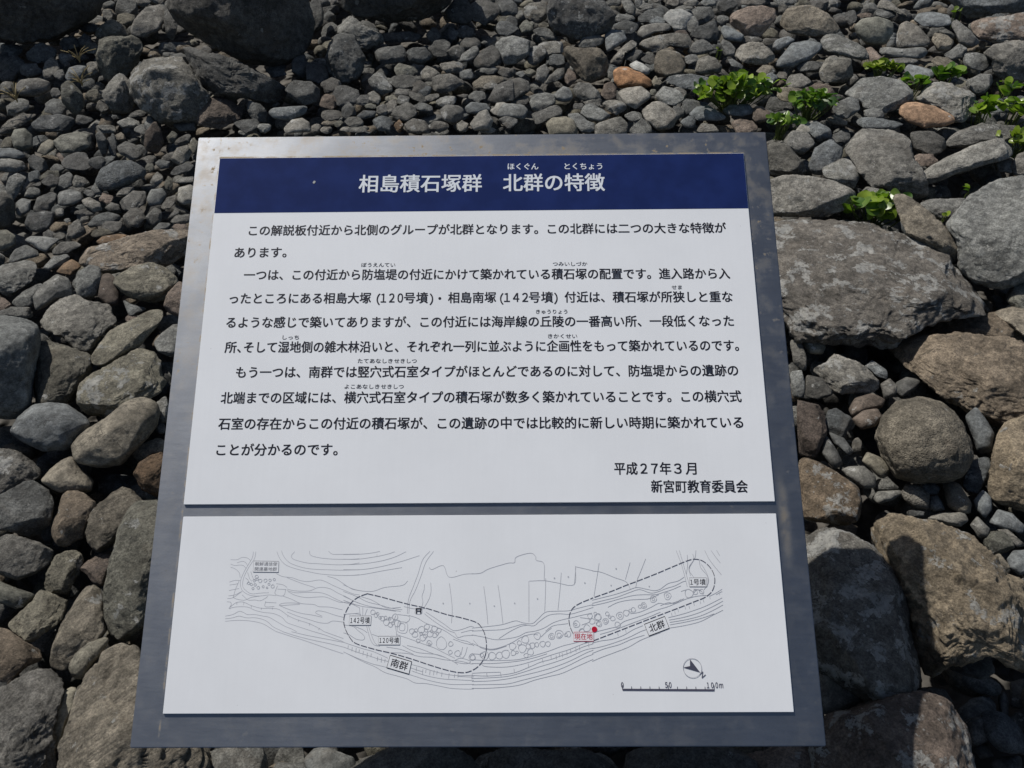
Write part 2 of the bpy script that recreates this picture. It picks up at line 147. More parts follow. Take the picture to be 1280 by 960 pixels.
('pebble', 0.729, 1.356, 0.059, 48.9, -28.2, 0.031, 0.66, 'n', (0.069, 0.075, 0.079), 0, 43, '35 12 27 -7 24 -23 10 -32 -6 -32 -21 -26 -32 -12 -26 5 -27 24 -12 35 5 28 20 24', 'small roundish bluish grey pebble just below the lichen-grey stone'),
('cobble', -0.698, 2.765, 0.226, 67.6, 14.2, 0.035, 0.64, 'n', (0.091, 0.093, 0.092), 0, 46, '-63 19 -23 42 30 32 57 4 46 -35 -1 -44 -35 -27', 'roundish dark grey cobble just right of the dark wedge slab'),
('cobble', 1.243, 2.153, 0.145, 63.2, -30.0, 0.036, 0.96, 'n', (0.162, 0.163, 0.159), 0.15, 58, '-65 -4 -42 15 48 38 44 0 12 -39 -35 -21', 'oval grey cobble just above and right of the upright wedge'),
('pebble', 0.988, 1.211, 0.051, 49.2, -39.2, 0.021, 0.35, 'a', (0.096, 0.104, 0.11), 0.08, 46, '-16 -32 -17 -3 -29 14 6 45 18 20 20 -36 0 -38', 'small angular bluish grey pebble just left of the orange tan boulder'),
('pebble', -0.806, 0.992, 0.025, 42.9, 39.1, 0.026, 0.58, 'a', (0.124, 0.101, 0.087), 0, 45, '-33 11 -13 20 20 23 37 12 13 -14 -11 -36 -21 -18 -21 -3', 'small angular brownish pebble just left of the tall grey boulder'),
('cobble', 1.297, 2.475, 0.188, 66.6, -27.7, 0.029, 0.73, 'n', (0.099, 0.097, 0.092), 0.08, 45, '-59 17 -8 37 42 18 58 -11 16 -36 -30 -29', 'oval dark grey cobble just above and right of the large irregular rock'),
('cobble', 0.407, 2.863, 0.232, 68.0, -8.1, 0.031, 0.67, 's', (0.269, 0.149, 0.08), 0, 50, '-63 20 -46 36 -13 38 35 20 70 0 77 -22 40 -28 -39 -33 -56 -11', 'bright orange brown cobble behind the sign, most colourful of all'),
('cobble', -1.376, 2.484, 0.183, 66.8, 29.0, 0.028, 1.03, 's', (0.115, 0.115, 0.102), 0, 49, '-58 12 -26 29 24 30 58 11 44 -22 2 -35 -40 -23', 'olive grey long cobble upper left, lying above the bluish oval cobble'),
('stone', 0.864, 3.026, 0.256, 70.0, -15.9, 0.034, 0.51, 'a', (0.222, 0.211, 0.191), 0.15, 50, '-67 -12 -58 17 -28 35 19 38 53 14 72 -12 29 -35 -34 -32', 'light grey flat-topped stone above the largest leafy plant'),
('cobble', -0.001, 2.789, 0.223, 67.1, 0.0, 0.036, 0.98, 'n', (0.093, 0.092, 0.088), 0.08, 43, '-54 6 -26 28 25 41 58 28 62 -3 11 -29 -54 -47', 'roundish dark grey cobble further below and left of the teardrop stone'),
('cobble', -0.107, 3.346, 0.293, 71.7, 1.8, 0.038, 0.94, 'a', (0.087, 0.086, 0.083), 0, 45, '66 2 52 -18 35 -38 2 -51 -27 -33 -56 -20 -71 4 -46 24 -26 40 4 49 28 33 56 24', 'angular dark grey cobble just below and right of the top middle boulder'),
('cobble', -1.48, 2.593, 0.195, 68.0, 29.7, 0.025, 0.77, 'n', (0.079, 0.083, 0.086), 0.08, 55, '-62 13 -23 30 31 21 67 3 59 -17 17 -30 -56 -14', 'long dark grey cobble just above and left of the olive long cobble'),
('pebble', -0.954, 0.929, 0.024, 44.1, 45.8, 0.029, 0.39, 's', (0.11, 0.11, 0.096), 0.08, 55, '-7 47 10 13 35 -25 9 -34 -4 -30 -28 10', 'small roundish olive grey pebble just above and left of the pale faceted block'),
('cobble', 1.051, 2.19, 0.153, 62.8, -25.6, 0.028, 0.67, 'n', (0.183, 0.18, 0.169), 0.15, 42, '-45 2 -30 30 36 26 53 -7 1 -31 -31 -35', 'oval light grey cobble just below the large irregular rock'),
('cobble', -1.447, 2.705, 0.232, 69.2, 28.1, 0.027, 0.34, 'n', (0.107, 0.106, 0.093), 0, 45, '-20 43 4 56 21 44 34 7 30 -27 -1 -57 -20 -48 -35 -6', 'oval olive grey cobble further above the olive long cobble'),
('rock', 0.611, 2.859, 0.222, 68.1, -12.1, 0.023, 1.1, 'n', (0.119, 0.129, 0.137), 0.15, 60, '-90 -1 -64 17 5 27 71 17 67 -15 36 -26 -20 -26', 'long bluish grey rock further above the smooth bluish oval'),
('cobble', -0.197, 3.346, 0.295, 71.8, 3.4, 0.039, 0.85, 'n', (0.08, 0.078, 0.074), 0.08, 38, '55 0 50 -27 26 -46 -3 -45 -30 -41 -51 -24 -61 2 -36 21 -27 45 1 52 29 46 41 22', 'roundish dark grey cobble further right of the sunlit angular pale stone'),
('cobble', 1.033, 2.74, 0.224, 68.1, -20.7, 0.033, 0.63, 'n', (0.123, 0.1, 0.086), 0.15, 39, '-59 16 -29 38 12 35 43 9 50 -25 23 -42 -5 -38 -40 -7', 'roundish brownish cobble just below and left of the cube-like stone'),
('pebble', 0.972, 1.047, 0.029, 46.2, -42.9, 0.022, 0.41, 'a', (0.107, 0.107, 0.094), 0.15, 39, '-30 6 3 27 29 9 15 -17 0 -29 -18 -17', 'small angular olive grey pebble just above and right of the shadow-crossed tan rock'),
('pebble', -1.045, 1.798, 0.109, 58.2, 30.2, 0.024, 0.77, 's', (0.07, 0.057, 0.049), 0, 41, '-2 44 16 42 25 27 22 -12 12 -42 -16 -37 -32 -8', 'small oval brownish pebble just right of the grey pointed stone'),
('pebble', 0.844, 1.16, 0.04, 46.5, -36.1, 0.022, 0.41, 'p', (0.145, 0.138, 0.125), 0, 38, '-30 -7 -28 16 -5 25 23 15 32 -15 8 -23 -17 -18', 'small roundish light grey pebble just below the ball-like boulder'),
('pebble', 0.813, 1.417, 0.062, 50.7, -29.8, 0.028, 0.77, 's', (0.082, 0.067, 0.057), 0, 48, '-31 -25 -28 5 4 29 37 24 35 4 2 -18 -17 -40', 'small roundish brownish pebble just below the lichen-grey stone'),
('cobble', -1.623, 2.807, 0.225, 70.1, 30.0, 0.027, 0.51, 's', (0.117, 0.113, 0.106), 0.15, 46, '-56 9 -27 30 28 26 59 4 48 -21 7 -31 -46 -20', 'oval grey cobble just below the top left corner boulder'),
('pebble', 0.744, 1.212, 0.043, 46.4, -31.5, 0.02, 0.42, 's', (0.14, 0.139, 0.132), 0.08, 47, '-46 -6 -28 11 -1 24 27 12 35 -10 17 -22 -14 -14', 'small oval light grey pebble just above and right of the brown speckled rock'),
('stone', 0.41, 2.754, 0.216, 67.0, -8.5, 0.029, 1.01, 's', (0.203, 0.194, 0.177), 0.08, 43, '-60 10 -34 25 19 34 54 12 51 -5 9 -41 -29 -27', 'smooth light grey stone directly in front of the orange cobble'),
('cobble', -1.44, 2.109, 0.162, 64.1, 34.3, 0.039, 0.26, 'a', (0.111, 0.108, 0.1), 0, 47, '-8 55 30 48 37 15 24 -36 -3 -51 -46 -37', 'angular dark grey cobble further below the flat pale left-edge stone'),
('stone', 0.629, 3.287, 0.284, 71.6, -10.8, 0.036, 0.85, 'a', (0.28, 0.285, 0.28), 1.0, 40, '-64 3 -42 30 0 40 43 21 58 -9 38 -32 -12 -44 -25 -24', 'stone crusted with white lichen near the top, right of the dark rough boulder'),
('pebble', -0.832, 1.608, 0.09, 54.1, 27.4, 0.034, 0.65, 'n', (0.162, 0.166, 0.162), 0, 43, '-37 9 -15 25 23 41 37 17 21 -32 -13 -37 -38 -14', 'small roundish light grey pebble just right of the long furrowed stone'),
('cobble', 0.9, 2.474, 0.189, 65.3, -20.0, 0.029, 0.61, 'n', (0.165, 0.163, 0.156), 0, 40, '-49 -1 -24 31 21 32 47 3 18 -37 -15 -32', 'roundish grey cobble further above the rough oblong block'),
('pebble', -1.334, 2.086, 0.139, 63.0, 32.6, 0.024, 0.72, 'n', (0.083, 0.085, 0.086), 0.08, 38, '-38 5 -19 27 21 24 46 13 33 -11 -1 -33 -37 -18', 'small roundish dark grey pebble further above the square-cut stone'),
('pebble', 1.013, 1.1, 0.031, 47.5, -42.6, 0.018, 0.71, 's', (0.11, 0.119, 0.127), 0, 47, '-28 -21 -27 14 0 19 32 8 33 -9 -7 -17', 'small oval bluish grey pebble just above and right of the shadow-crossed tan rock'),
('cobble', 1.279, 1.687, 0.095, 58.4, -37.2, 0.033, 0.97, 'n', (0.216, 0.194, 0.161), 0, 68, '-66 -3 -13 39 65 -10 20 -34', 'oval tan grey cobble just above the tan broken slab'),
('pebble', 0.711, 1.464, 0.07, 50.7, -25.9, 0.021, 0.56, 'n', (0.082, 0.08, 0.075), 0.15, 35, '-33 24 4 25 39 -3 10 -26 -18 -25', 'small roundish dark grey pebble just below and left of the lichen-grey stone'),
('cobble', 1.596, 3.311, 0.276, 73.0, -25.7, 0.02, 1.07, 's', (0.155, 0.168, 0.178), 0, 50, '-69 -13 -59 15 -8 27 51 23 71 -8 28 -24 -30 -27', 'long bluish grey cobble just below and left of the top right corner boulder'),
('cobble', -0.225, 2.837, 0.228, 67.6, 4.5, 0.025, 0.68, 'a', (0.132, 0.128, 0.12), 0, 43, '-48 27 15 30 47 13 68 -1 22 -26 -16 -34 -44 -24', 'long angular grey cobble further below the top middle boulder'),
('cobble', -1.674, 3.031, 0.254, 71.7, 28.9, 0.032, 0.63, 'a', (0.08, 0.084, 0.086), 0, 39, '49 -8 38 -26 13 -34 -12 -28 -34 -22 -52 -10 -49 9 -30 19 -14 32 12 38 29 22 43 9', 'angular dark grey cobble just below the top left corner boulder'),
('cobble', -0.853, 1.754, 0.109, 56.5, 25.9, 0.028, 0.55, 'n', (0.156, 0.127, 0.109), 0, 45, '-37 -4 -17 26 16 48 36 28 13 -46 -18 -37 -35 -21', 'roundish brownish cobble just below and right of the plump beige cobble'),
('rock', 1.411, 3.06, 0.246, 71.1, -24.8, 0.02, 0.71, 's', (0.141, 0.145, 0.144), 0, 64, '-95 -4 -66 10 -10 11 59 29 76 13 63 -12 -23 -21 -67 -18', 'long grey rock just below and right of the olive rounded stone'),
('cobble', -0.083, 2.997, 0.25, 69.0, 1.6, 0.031, 0.78, 'n', (0.079, 0.078, 0.075), 0.15, 34, '-53 -11 -23 25 16 47 45 11 44 -21 -5 -34 -48 -29', 'roundish dark grey cobble further below and left of the dark rough boulder'),
('cobble', 1.1, 2.682, 0.208, 67.7, -22.3, 0.028, 0.85, 'n', (0.146, 0.151, 0.151), 0, 37, '-46 -14 -37 9 0 36 31 32 44 0 14 -31 -29 -34', 'roundish grey cobble just below and left of the pale-spotted boulder'),
('cobble', -1.111, 2.465, 0.203, 66.1, 24.3, 0.027, 0.17, 'n', (0.09, 0.073, 0.063), 0.08, 43, '-32 -7 -18 23 19 54 28 20 25 -23 -6 -46 -30 -32', 'oval brownish cobble just below the big mottled stone'),
('cobble', -0.03, 2.762, 0.223, 66.9, 0.6, 0.032, 0.7, 'n', (0.094, 0.093, 0.091), 0.15, 34, '-54 -26 -30 13 -7 34 34 43 39 -22 -17 -35', 'roundish dark grey cobble further left of the teardrop stone'),
('pebble', 0.804, 1.372, 0.059, 49.9, -30.4, 0.023, 0.42, 's', (0.1, 0.082, 0.07), 0.08, 40, '-32 -16 -18 14 12 30 28 16 22 -10 -3 -29', 'small roundish brownish pebble just above and left of the ball-like boulder'),
('cobble', 1.186, 2.597, 0.191, 67.0, -24.6, 0.015, 0.85, 'n', (0.126, 0.137, 0.145), 0.08, 64, '-74 -7 -54 12 0 19 56 16 79 7 47 -11 -35 -22', 'long bluish grey cobble just above the large irregular rock'),
('pebble', 0.899, 1.109, 0.029, 46.2, -39.0, 0.019, 0.54, 's', (0.149, 0.144, 0.132), 0.08, 55, '-41 -22 -21 2 17 26 32 13 24 -5 -8 -18', 'small oval light grey pebble just above the shadow-crossed tan rock'),
('cobble', 0.32, 2.564, 0.194, 65.0, -7.1, 0.028, 0.75, 'n', (0.178, 0.174, 0.162), 0.08, 43, '-59 -7 -39 15 25 37 49 16 48 -22 -53 -28', 'oval light grey cobble just below the smooth stone before the orange cobble'),
('cobble', -1.485, 3.217, 0.271, 72.3, 24.8, 0.03, 0.71, 'a', (0.141, 0.133, 0.11), 0, 44, '-64 -16 -52 8 -10 33 14 35 45 9 58 -19 48 -30 -23 -22', 'long angular olive grey cobble just above the blocky squarish rock'),
('cobble', -0.557, 2.758, 0.215, 67.2, 11.4, 0.032, 1.01, 'a', (0.089, 0.09, 0.09), 0, 35, '47 -4 34 -18 20 -33 -6 -33 -27 -26 -44 -14 -45 4 -31 16 -23 35 4 34 23 24 42 14', 'angular dark grey cobble further below the sunlit angular pale stone'),
('stone', 0.161, 2.566, 0.195, 64.9, -3.6, 0.03, 0.79, 's', (0.144, 0.135, 0.111), 0, 40, '-53 10 -34 29 10 34 36 25 51 -9 48 -30 -40 -28', "rounded olive stone half hidden behind the sign's top edge"),
('cobble', 1.652, 3.148, 0.276, 72.5, -27.7, 0.038, 0.63, 'n', (0.16, 0.16, 0.155), 0.15, 38, '-62 40 -41 48 5 23 60 -15 36 -38 5 -43 -38 11', 'roundish grey cobble just below the top right corner boulder'),
('cobble', 0.0, 2.669, 0.202, 65.8, -0.0, 0.022, 0.87, 's', (0.115, 0.119, 0.119), 0.08, 41, '-53 9 -26 26 37 21 55 4 42 -26 -8 -22 -53 -17', 'long grey cobble further above and left of the olive stone behind the top edge'),
('cobble', -0.43, 3.032, 0.247, 69.4, 8.1, 0.027, 0.88, 'a', (0.09, 0.092, 0.092), 0, 42, '64 -2 45 -17 23 -26 -4 -30 -30 -23 -58 -14 -54 4 -44 17 -25 27 1 27 35 31 39 12', 'long angular dark grey cobble just below and right of the sunlit angular pale stone'),
('cobble', -0.734, 2.659, 0.202, 66.5, 15.4, 0.022, 0.67, 's', (0.112, 0.121, 0.128), 0.15, 51, '-63 9 -46 20 16 18 68 14 55 -10 -1 -26 -52 -12', 'long bluish grey cobble just below and right of the dark wedge slab'),
('pebble', -0.677, 2.904, 0.235, 68.7, 13.1, 0.035, 0.91, 'n', (0.081, 0.083, 0.084), 0.08, 28, '32 25 41 5 37 -14 29 -35 7 -38 -12 -29 -38 -27 -37 -3 -34 15 -29 37 -6 37 11 30', 'small roundish dark grey pebble just below and left of the sunlit angular pale stone'),
('cobble', 1.641, 2.983, 0.244, 71.2, -28.8, 0.026, 0.77, 'n', (0.138, 0.142, 0.141), 0.15, 36, '-44 -4 -48 19 -11 30 40 20 50 -1 28 -28 -26 -29', 'oval grey cobble just left of the large right-edge boulder'),
('pebble', 0.786, 1.241, 0.048, 47.4, -32.4, 0.019, 0.42, 's', (0.118, 0.11, 0.09), 0, 36, '-31 -4 -29 19 2 19 28 4 30 -13 15 -24 -5 -15', 'small roundish olive grey pebble just below and left of the ball-like boulder'),
('cobble', 0.686, 2.947, 0.242, 69.1, -13.1, 0.032, 0.64, 'p', (0.17, 0.164, 0.149), 0, 36, '-45 -22 -38 20 -7 35 22 29 50 4 45 -19 -24 -34', 'roundish mottled grey cobble just left of the flat-topped stone'),
('pebble', -1.333, 2.385, 0.167, 65.7, 29.2, 0.024, 1.07, 'n', (0.091, 0.091, 0.09), 0, 37, '37 -9 32 -24 11 -29 -9 -24 -26 -18 -39 -7 -43 9 -29 21 -10 24 9 27 32 21 35 5', 'small roundish dark grey pebble just below the olive long cobble'),
('stone', 0.636, 2.652, 0.2, 66.3, -13.5, 0.021, 0.78, 's', (0.126, 0.137, 0.145), 0.08, 49, '-58 -6 -35 22 -1 28 37 12 69 -6 38 -18 -28 -24', 'smooth bluish oval stone below the largest leafy plant'),
('cobble', 0.716, 3.175, 0.275, 70.9, -12.7, 0.035, 0.62, 'a', (0.078, 0.081, 0.082), 0.08, 38, '-65 -14 -40 16 20 43 42 3 44 -39 -8 -24', 'angular dark grey cobble just below and right of the white lichen stone'),
('pebble', 0.948, 0.786, -0.086, 39.6, -50.3, 0.019, 0.36, 's', (0.1, 0.097, 0.092), 0, 40, '-27 6 -13 29 24 9 20 -17 0 -31', 'small roundish dark grey pebble just above and right of the shaded rounded cobble'),
('pebble', -0.796, 1.285, 0.052, 48.3, 31.8, 0.016, 0.42, 'n', (0.161, 0.145, 0.12), 0, 46, '-37 6 -12 15 27 17 39 1 24 -16 -5 -13 -28 -20', 'small long tan grey pebble just below and right of the tan loaf-like boulder'),
('pebble', -1.539, 2.494, 0.188, 67.5, 31.7, 0.029, 0.78, 's', (0.105, 0.106, 0.094), 0, 29, '-28 14 -11 34 20 32 33 5 19 -31 -10 -34 -31 -19', 'small roundish olive grey pebble just above the flat pale left-edge stone'),
('cobble', 0.528, 2.757, 0.214, 67.1, -10.8, 0.023, 0.96, 'n', (0.197, 0.202, 0.199), 0.15, 39, '-49 -3 -24 32 32 21 54 -4 21 -28 -35 -24', 'oval light grey cobble just above the light rounded block'),
('pebble', 0.695, 1.272, 0.051, 47.0, -28.7, 0.024, 0.58, 's', (0.081, 0.082, 0.081), 0.08, 45, '-22 -4 -23 37 12 9 30 -12 17 -31', 'small roundish dark grey pebble just above the brown speckled rock'),
('pebble', 1.598, 2.841, 0.225, 70.2, -29.4, 0.03, 0.93, 'n', (0.161, 0.163, 0.159), 0.15, 34, '-43 -1 -10 30 23 34 39 15 21 -29 -4 -34 -35 -22', 'small roundish grey pebble just above and right of the layered light stone'),
('pebble', -0.448, 2.83, 0.227, 67.7, 9.0, 0.031, 0.9, 'a', (0.137, 0.14, 0.137), 0.4, 31, '-42 11 -12 38 16 34 36 2 37 -24 3 -40 -27 -20', 'small lichen-flecked angular light grey pebble further below the sunlit angular pale stone'),
('cobble', 1.416, 2.913, 0.23, 70.1, -25.9, 0.02, 1.05, 's', (0.139, 0.15, 0.159), 0, 40, '-53 2 -44 24 11 21 48 18 47 -4 27 -26 -13 -28', 'oval bluish grey cobble just above and left of the layered light stone'),
('cobble', 0.25, 2.779, 0.22, 67.1, -5.1, 0.023, 0.7, 'n', (0.13, 0.129, 0.123), 0.15, 37, '-48 3 -29 30 8 31 37 6 53 -20 12 -30 -26 -22', 'oval grey cobble just below the teardrop stone'),
('cobble', -0.367, 2.851, 0.224, 67.7, 7.3, 0.02, 0.77, 'n', (0.114, 0.113, 0.108), 0, 49, '49 -3 62 -19 23 -19 -3 -25 -32 -19 -45 -8 -70 3 -44 12 -29 22 2 25 31 19 53 9', 'long grey cobble further below and right of the sunlit angular pale stone'),
('cobble', 0.962, 2.569, 0.188, 66.2, -20.5, 0.022, 1.0, 's', (0.169, 0.166, 0.157), 0.15, 46, '-51 -17 -33 16 3 27 40 14 62 -6 -44 -27', 'long grey cobble further above the spotted squat stone'),
('cobble', 0.737, 1.608, 0.085, 53.4, -24.6, 0.022, 0.52, 's', (0.156, 0.156, 0.138), 0, 31, '-28 -4 -25 25 0 24 30 2 27 -19 0 -26', 'olive brown egg-shaped cobble at the sign frame, under the largest flat slab'),
('cobble', 0.267, 2.65, 0.204, 65.8, -5.7, 0.025, 0.74, 'n', (0.187, 0.193, 0.19), 0.08, 40, '-45 -5 -34 26 -7 31 30 11 58 -9 15 -28 -31 -19', 'oval light grey cobble just above and right of the olive stone behind the top edge'),
('cobble', 0.978, 2.552, 0.19, 66.1, -21.0, 0.029, 0.97, 'n', (0.142, 0.154, 0.163), 0.08, 37, '-51 11 -16 30 34 11 47 -13 6 -32 -34 -6', 'oval bluish grey cobble further above the spotted squat stone'),
('cobble', 0.116, 2.645, 0.201, 65.6, -2.5, 0.025, 0.97, 'n', (0.093, 0.092, 0.088), 0.15, 39, '-52 1 -17 14 23 32 46 24 49 -2 7 -20 -38 -33', 'oval dark grey cobble just above and left of the olive stone behind the top edge'),
('pebble', -0.195, 2.643, 0.205, 65.7, 4.2, 0.028, 0.63, 's', (0.098, 0.097, 0.093), 0.15, 31, '-42 13 -19 29 26 26 39 10 33 -19 0 -36 -30 -18', 'small roundish dark grey pebble further below the top middle boulder'),
('pebble', -0.096, 2.597, 0.2, 65.2, 2.1, 0.03, 0.68, 's', (0.169, 0.164, 0.153), 0, 30, '-42 -7 -10 31 17 39 36 1 24 -29 -29 -28', 'small roundish light grey pebble further left of the olive stone behind the top edge'),
('cobble', 0.093, 3.352, 0.29, 71.7, -1.6, 0.029, 0.83, 'a', (0.129, 0.124, 0.112), 0.4, 31, '-55 -1 -24 28 33 38 40 -24 9 -39 -34 -20', 'lichen-flecked angular mottled grey cobble just left of the dark rough boulder'),
('pebble', 0.375, 3.149, 0.262, 70.3, -6.8, 0.033, 1.06, 's', (0.134, 0.145, 0.154), 0.15, 29, '-39 14 -15 34 30 31 48 -1 15 -25 -24 -46 -33 -18', 'small roundish bluish grey pebble just below and right of the dark rough boulder'),
('pebble', -1.758, 2.971, 0.237, 71.4, 30.6, 0.027, 1.08, 'a', (0.088, 0.088, 0.086), 0.08, 35, '38 -6 36 -24 12 -30 -10 -22 -31 -19 -48 -7 -41 9 -27 19 -11 27 11 32 29 21 39 8', 'small angular dark grey pebble further above and left of the olive long cobble'),
('pebble', 0.101, 2.724, 0.211, 66.4, -2.1, 0.028, 0.83, 'n', (0.147, 0.15, 0.146), 0.2, 33, '-41 -1 -32 21 9 28 41 22 46 -4 1 -27 -31 -34', 'small roundish light grey pebble just below and left of the teardrop stone'),
('pebble', 0.871, 0.66, -0.093, 36.2, -52.8, 0.016, 0.33, 's', (0.088, 0.09, 0.089), 0, 42, '16 16 18 10 19 0 10 -12 0 -17 -10 -23 -19 -21 -22 -11 -14 2 -6 12 3 25 12 24', 'left small roundish dark grey pebble just below and right of the shaded rounded cobble'),
('pebble', -1.098, 2.187, 0.147, 62.9, 26.7, 0.025, 0.99, 'a', (0.112, 0.11, 0.105), 0.08, 32, '-39 3 10 28 38 17 28 -13 -7 -27 -34 -16', 'small angular grey pebble just below the bluish oval cobble'),
('pebble', 0.979, 1.142, 0.037, 47.8, -40.6, 0.016, 0.54, 's', (0.114, 0.124, 0.131), 0.08, 38, '-19 -3 -15 27 6 20 19 -3 16 -27 -3 -20', 'small roundish bluish grey pebble just right of the tan finger cobble'),
('cobble', 1.621, 2.706, 0.204, 69.2, -30.9, 0.02, 0.91, 'a', (0.132, 0.144, 0.152), 0, 38, '41 9 47 -3 31 -16 6 -19 -18 -26 -36 -20 -40 -9 -49 2 -32 14 -9 19 17 27 33 18', 'long angular bluish grey cobble further below the large right-edge boulder'),
('cobble', -1.275, 3.259, 0.29, 72.4, 21.4, 0.02, 0.82, 'a', (0.111, 0.11, 0.105), 0.15, 52, '23 -6 7 -40 -7 -60 -18 -68 -27 -61 -25 -33 -20 -1 -9 34 7 69 20 72 21 46 22 25', 'long angular grey cobble just right of the pale cracked rock at upper left'),
('pebble', -1.476, 3.377, 0.297, 73.3, 23.6, 0.034, 0.65, 'n', (0.096, 0.098, 0.097), 0.08, 29, '37 -6 36 -28 9 -28 -13 -42 -25 -24 -46 -15 -40 4 -30 20 -14 38 9 32 32 29 42 13', 'small roundish dark grey pebble just above the blocky squarish rock'),
('pebble', 0.998, 1.004, 0.026, 45.9, -44.8, 0.023, 0.45, 's', (0.109, 0.118, 0.125), 0, 34, '-22 -8 -21 13 -1 29 26 -1 13 -23 -10 -21', 'small roundish bluish grey pebble just above and right of the shadow-crossed tan rock'),
('pebble', -1.293, 2.204, 0.147, 63.9, 30.4, 0.019, 0.96, 's', (0.127, 0.131, 0.131), 0, 34, '-36 3 -19 22 12 23 36 8 33 -15 -1 -24 -32 -14', 'small oval grey pebble just below and left of the bluish oval cobble'),
('pebble', 0.693, 1.57, 0.082, 52.5, -23.8, 0.024, 0.6, 'n', (0.165, 0.159, 0.147), 0.08, 40, '-29 29 -7 35 20 -3 27 -36 -5 -25', 'small roundish grey pebble just below and left of the olive egg cobble'),
('pebble', 0.903, 0.753, -0.091, 38.3, -50.1, 0.023, 0.51, 's', (0.079, 0.082, 0.084), 0, 59, '-22 17 -22 35 -6 23 26 -30 20 -36', 'small oval dark grey pebble just right of the shaded rounded cobble'),
('pebble', -1.252, 1.779, 0.102, 59.2, 35.1, 0.02, 0.93, 'n', (0.156, 0.159, 0.154), 0.3, 40, '-40 -2 -6 15 38 23 47 16 11 -8 3 -26 -30 -18', 'small lichen-flecked oval light grey pebble just below the square-cut stone'),
('pebble', -1.188, 2.442, 0.175, 65.7, 25.9, 0.025, 1.08, 'n', (0.116, 0.116, 0.112), 0, 35, '-34 20 -2 33 24 13 35 -27 1 -30 -32 -4', 'small roundish grey pebble just above the bluish oval cobble'),
('pebble', -0.353, 2.663, 0.201, 66.0, 7.6, 0.023, 1.03, 'a', (0.128, 0.127, 0.121), 0.08, 34, '-48 -3 -24 17 13 32 39 14 41 -8 8 -28 -32 -21', 'small angular grey pebble further below the sunlit angular pale stone'),
('pebble', -1.297, 2.002, 0.123, 61.8, 32.9, 0.024, 1.06, 's', (0.14, 0.144, 0.143), 0, 47, '-42 19 -19 25 16 12 47 -4 22 -14 0 -30 -15 -16 -27 5', 'small oval light grey pebble just above and right of the square-cut stone'),
('pebble', 0.896, 0.693, -0.095, 37.2, -52.3, 0.018, 0.48, 's', (0.086, 0.085, 0.082), 0.15, 40, '-24 -19 -12 6 8 23 22 2 2 -15', 'right small roundish dark grey pebble just below and right of the shaded rounded cobble'),
('pebble', -1.33, 1.952, 0.119, 61.5, 34.3, 0.015, 0.93, 'n', (0.127, 0.131, 0.13), 0.15, 39, '-40 -2 -17 16 17 21 36 -1 34 -18 -5 -14 -41 -13', 'small oval grey pebble just above the square-cut stone'),
('cobble', 1.324, 1.763, 0.113, 59.7, -36.9, 0.042, 0.83, 'n', (0.159, 0.159, 0.14), 0.08, 53, '-42 -26 -42 9 -9 61 56 -18 8 -45', 'roundish olive grey cobble just below the big rounded right boulder'),
('pebble', 0.919, 0.735, -0.092, 38.3, -51.3, 0.014, 0.4, 's', (0.074, 0.078, 0.079), 0.08, 28, '12 10 16 2 16 -9 10 -16 3 -18 -5 -20 -13 -14 -17 -4 -12 5 -10 15 -3 25 6 17', 'small roundish dark grey pebble just right of the shaded rounded cobble'),
('pebble', -0.333, 3.027, 0.25, 69.3, 6.3, 0.025, 0.63, 'n', (0.08, 0.084, 0.086), 0, 32, '47 -1 37 -15 20 -25 -2 -32 -22 -23 -41 -13 -43 2 -38 18 -19 27 3 26 27 28 35 12', 'small oval dark grey pebble just below the top middle boulder'),
('cobble', 0.525, 3.227, 0.269, 70.9, -9.2, 0.023, 0.87, 's', (0.143, 0.14, 0.133), 0.08, 45, '-61 -20 -44 10 11 24 56 24 69 1 10 -11 -33 -35', 'long grey cobble just below and left of the white lichen stone'),
('pebble', 0.927, 1.476, 0.066, 52.6, -32.1, 0.021, 0.75, 's', (0.086, 0.086, 0.084), 0.08, 35, '-25 -1 -9 18 29 25 20 1 -1 -29 -17 -23', 'small roundish dark grey pebble just above the ball-like boulder'),
('pebble', -1.349, 2.173, 0.149, 63.9, 31.8, 0.02, 0.68, 'n', (0.109, 0.11, 0.108), 0, 29, '-34 -5 -15 17 22 25 38 16 19 -15 -14 -25 -37 -18', 'small oval grey pebble further below and right of the flat pale left-edge stone'),
('pebble', -0.305, 2.576, 0.191, 65.0, 6.8, 0.022, 0.78, 'n', (0.131, 0.126, 0.117), 0.2, 35, '-40 12 -11 28 24 18 44 -5 47 -22 -41 -17', 'small oval grey pebble further below the sunlit angular pale stone'),
('cobble', -0.741, 3.33, 0.295, 72.1, 12.5, 0.021, 0.85, 'n', (0.081, 0.083, 0.083), 0.15, 47, '26 0 20 -34 4 -49 -11 -64 -23 -53 -22 -22 -25 3 -18 33 -4 51 10 65 20 51 22 24', 'long dark grey cobble just right of the huge boulder above the dark slab'),
('pebble', -1.265, 1.725, 0.09, 58.5, 36.3, 0.018, 0.86, 'n', (0.144, 0.145, 0.14), 0, 52, '-46 17 0 16 34 3 37 -23 9 -20 -49 11', 'small long light grey pebble just above the left-edge boulder'),
('pebble', -0.832, 2.652, 0.207, 66.8, 17.4, 0.028, 0.72, 'a', (0.088, 0.09, 0.089), 0, 28, '-32 11 -18 39 18 22 33 -10 24 -35 -18 -25', 'small angular dark grey pebble just below and right of the dark wedge slab'),
('pebble', -0.689, 2.581, 0.191, 65.6, 14.9, 0.02, 0.88, 's', (0.179, 0.172, 0.159), 0.15, 34, '-45 0 -15 22 20 25 39 8 38 -22 -44 -17', 'small oval light grey pebble just below and right of the dark wedge slab'),
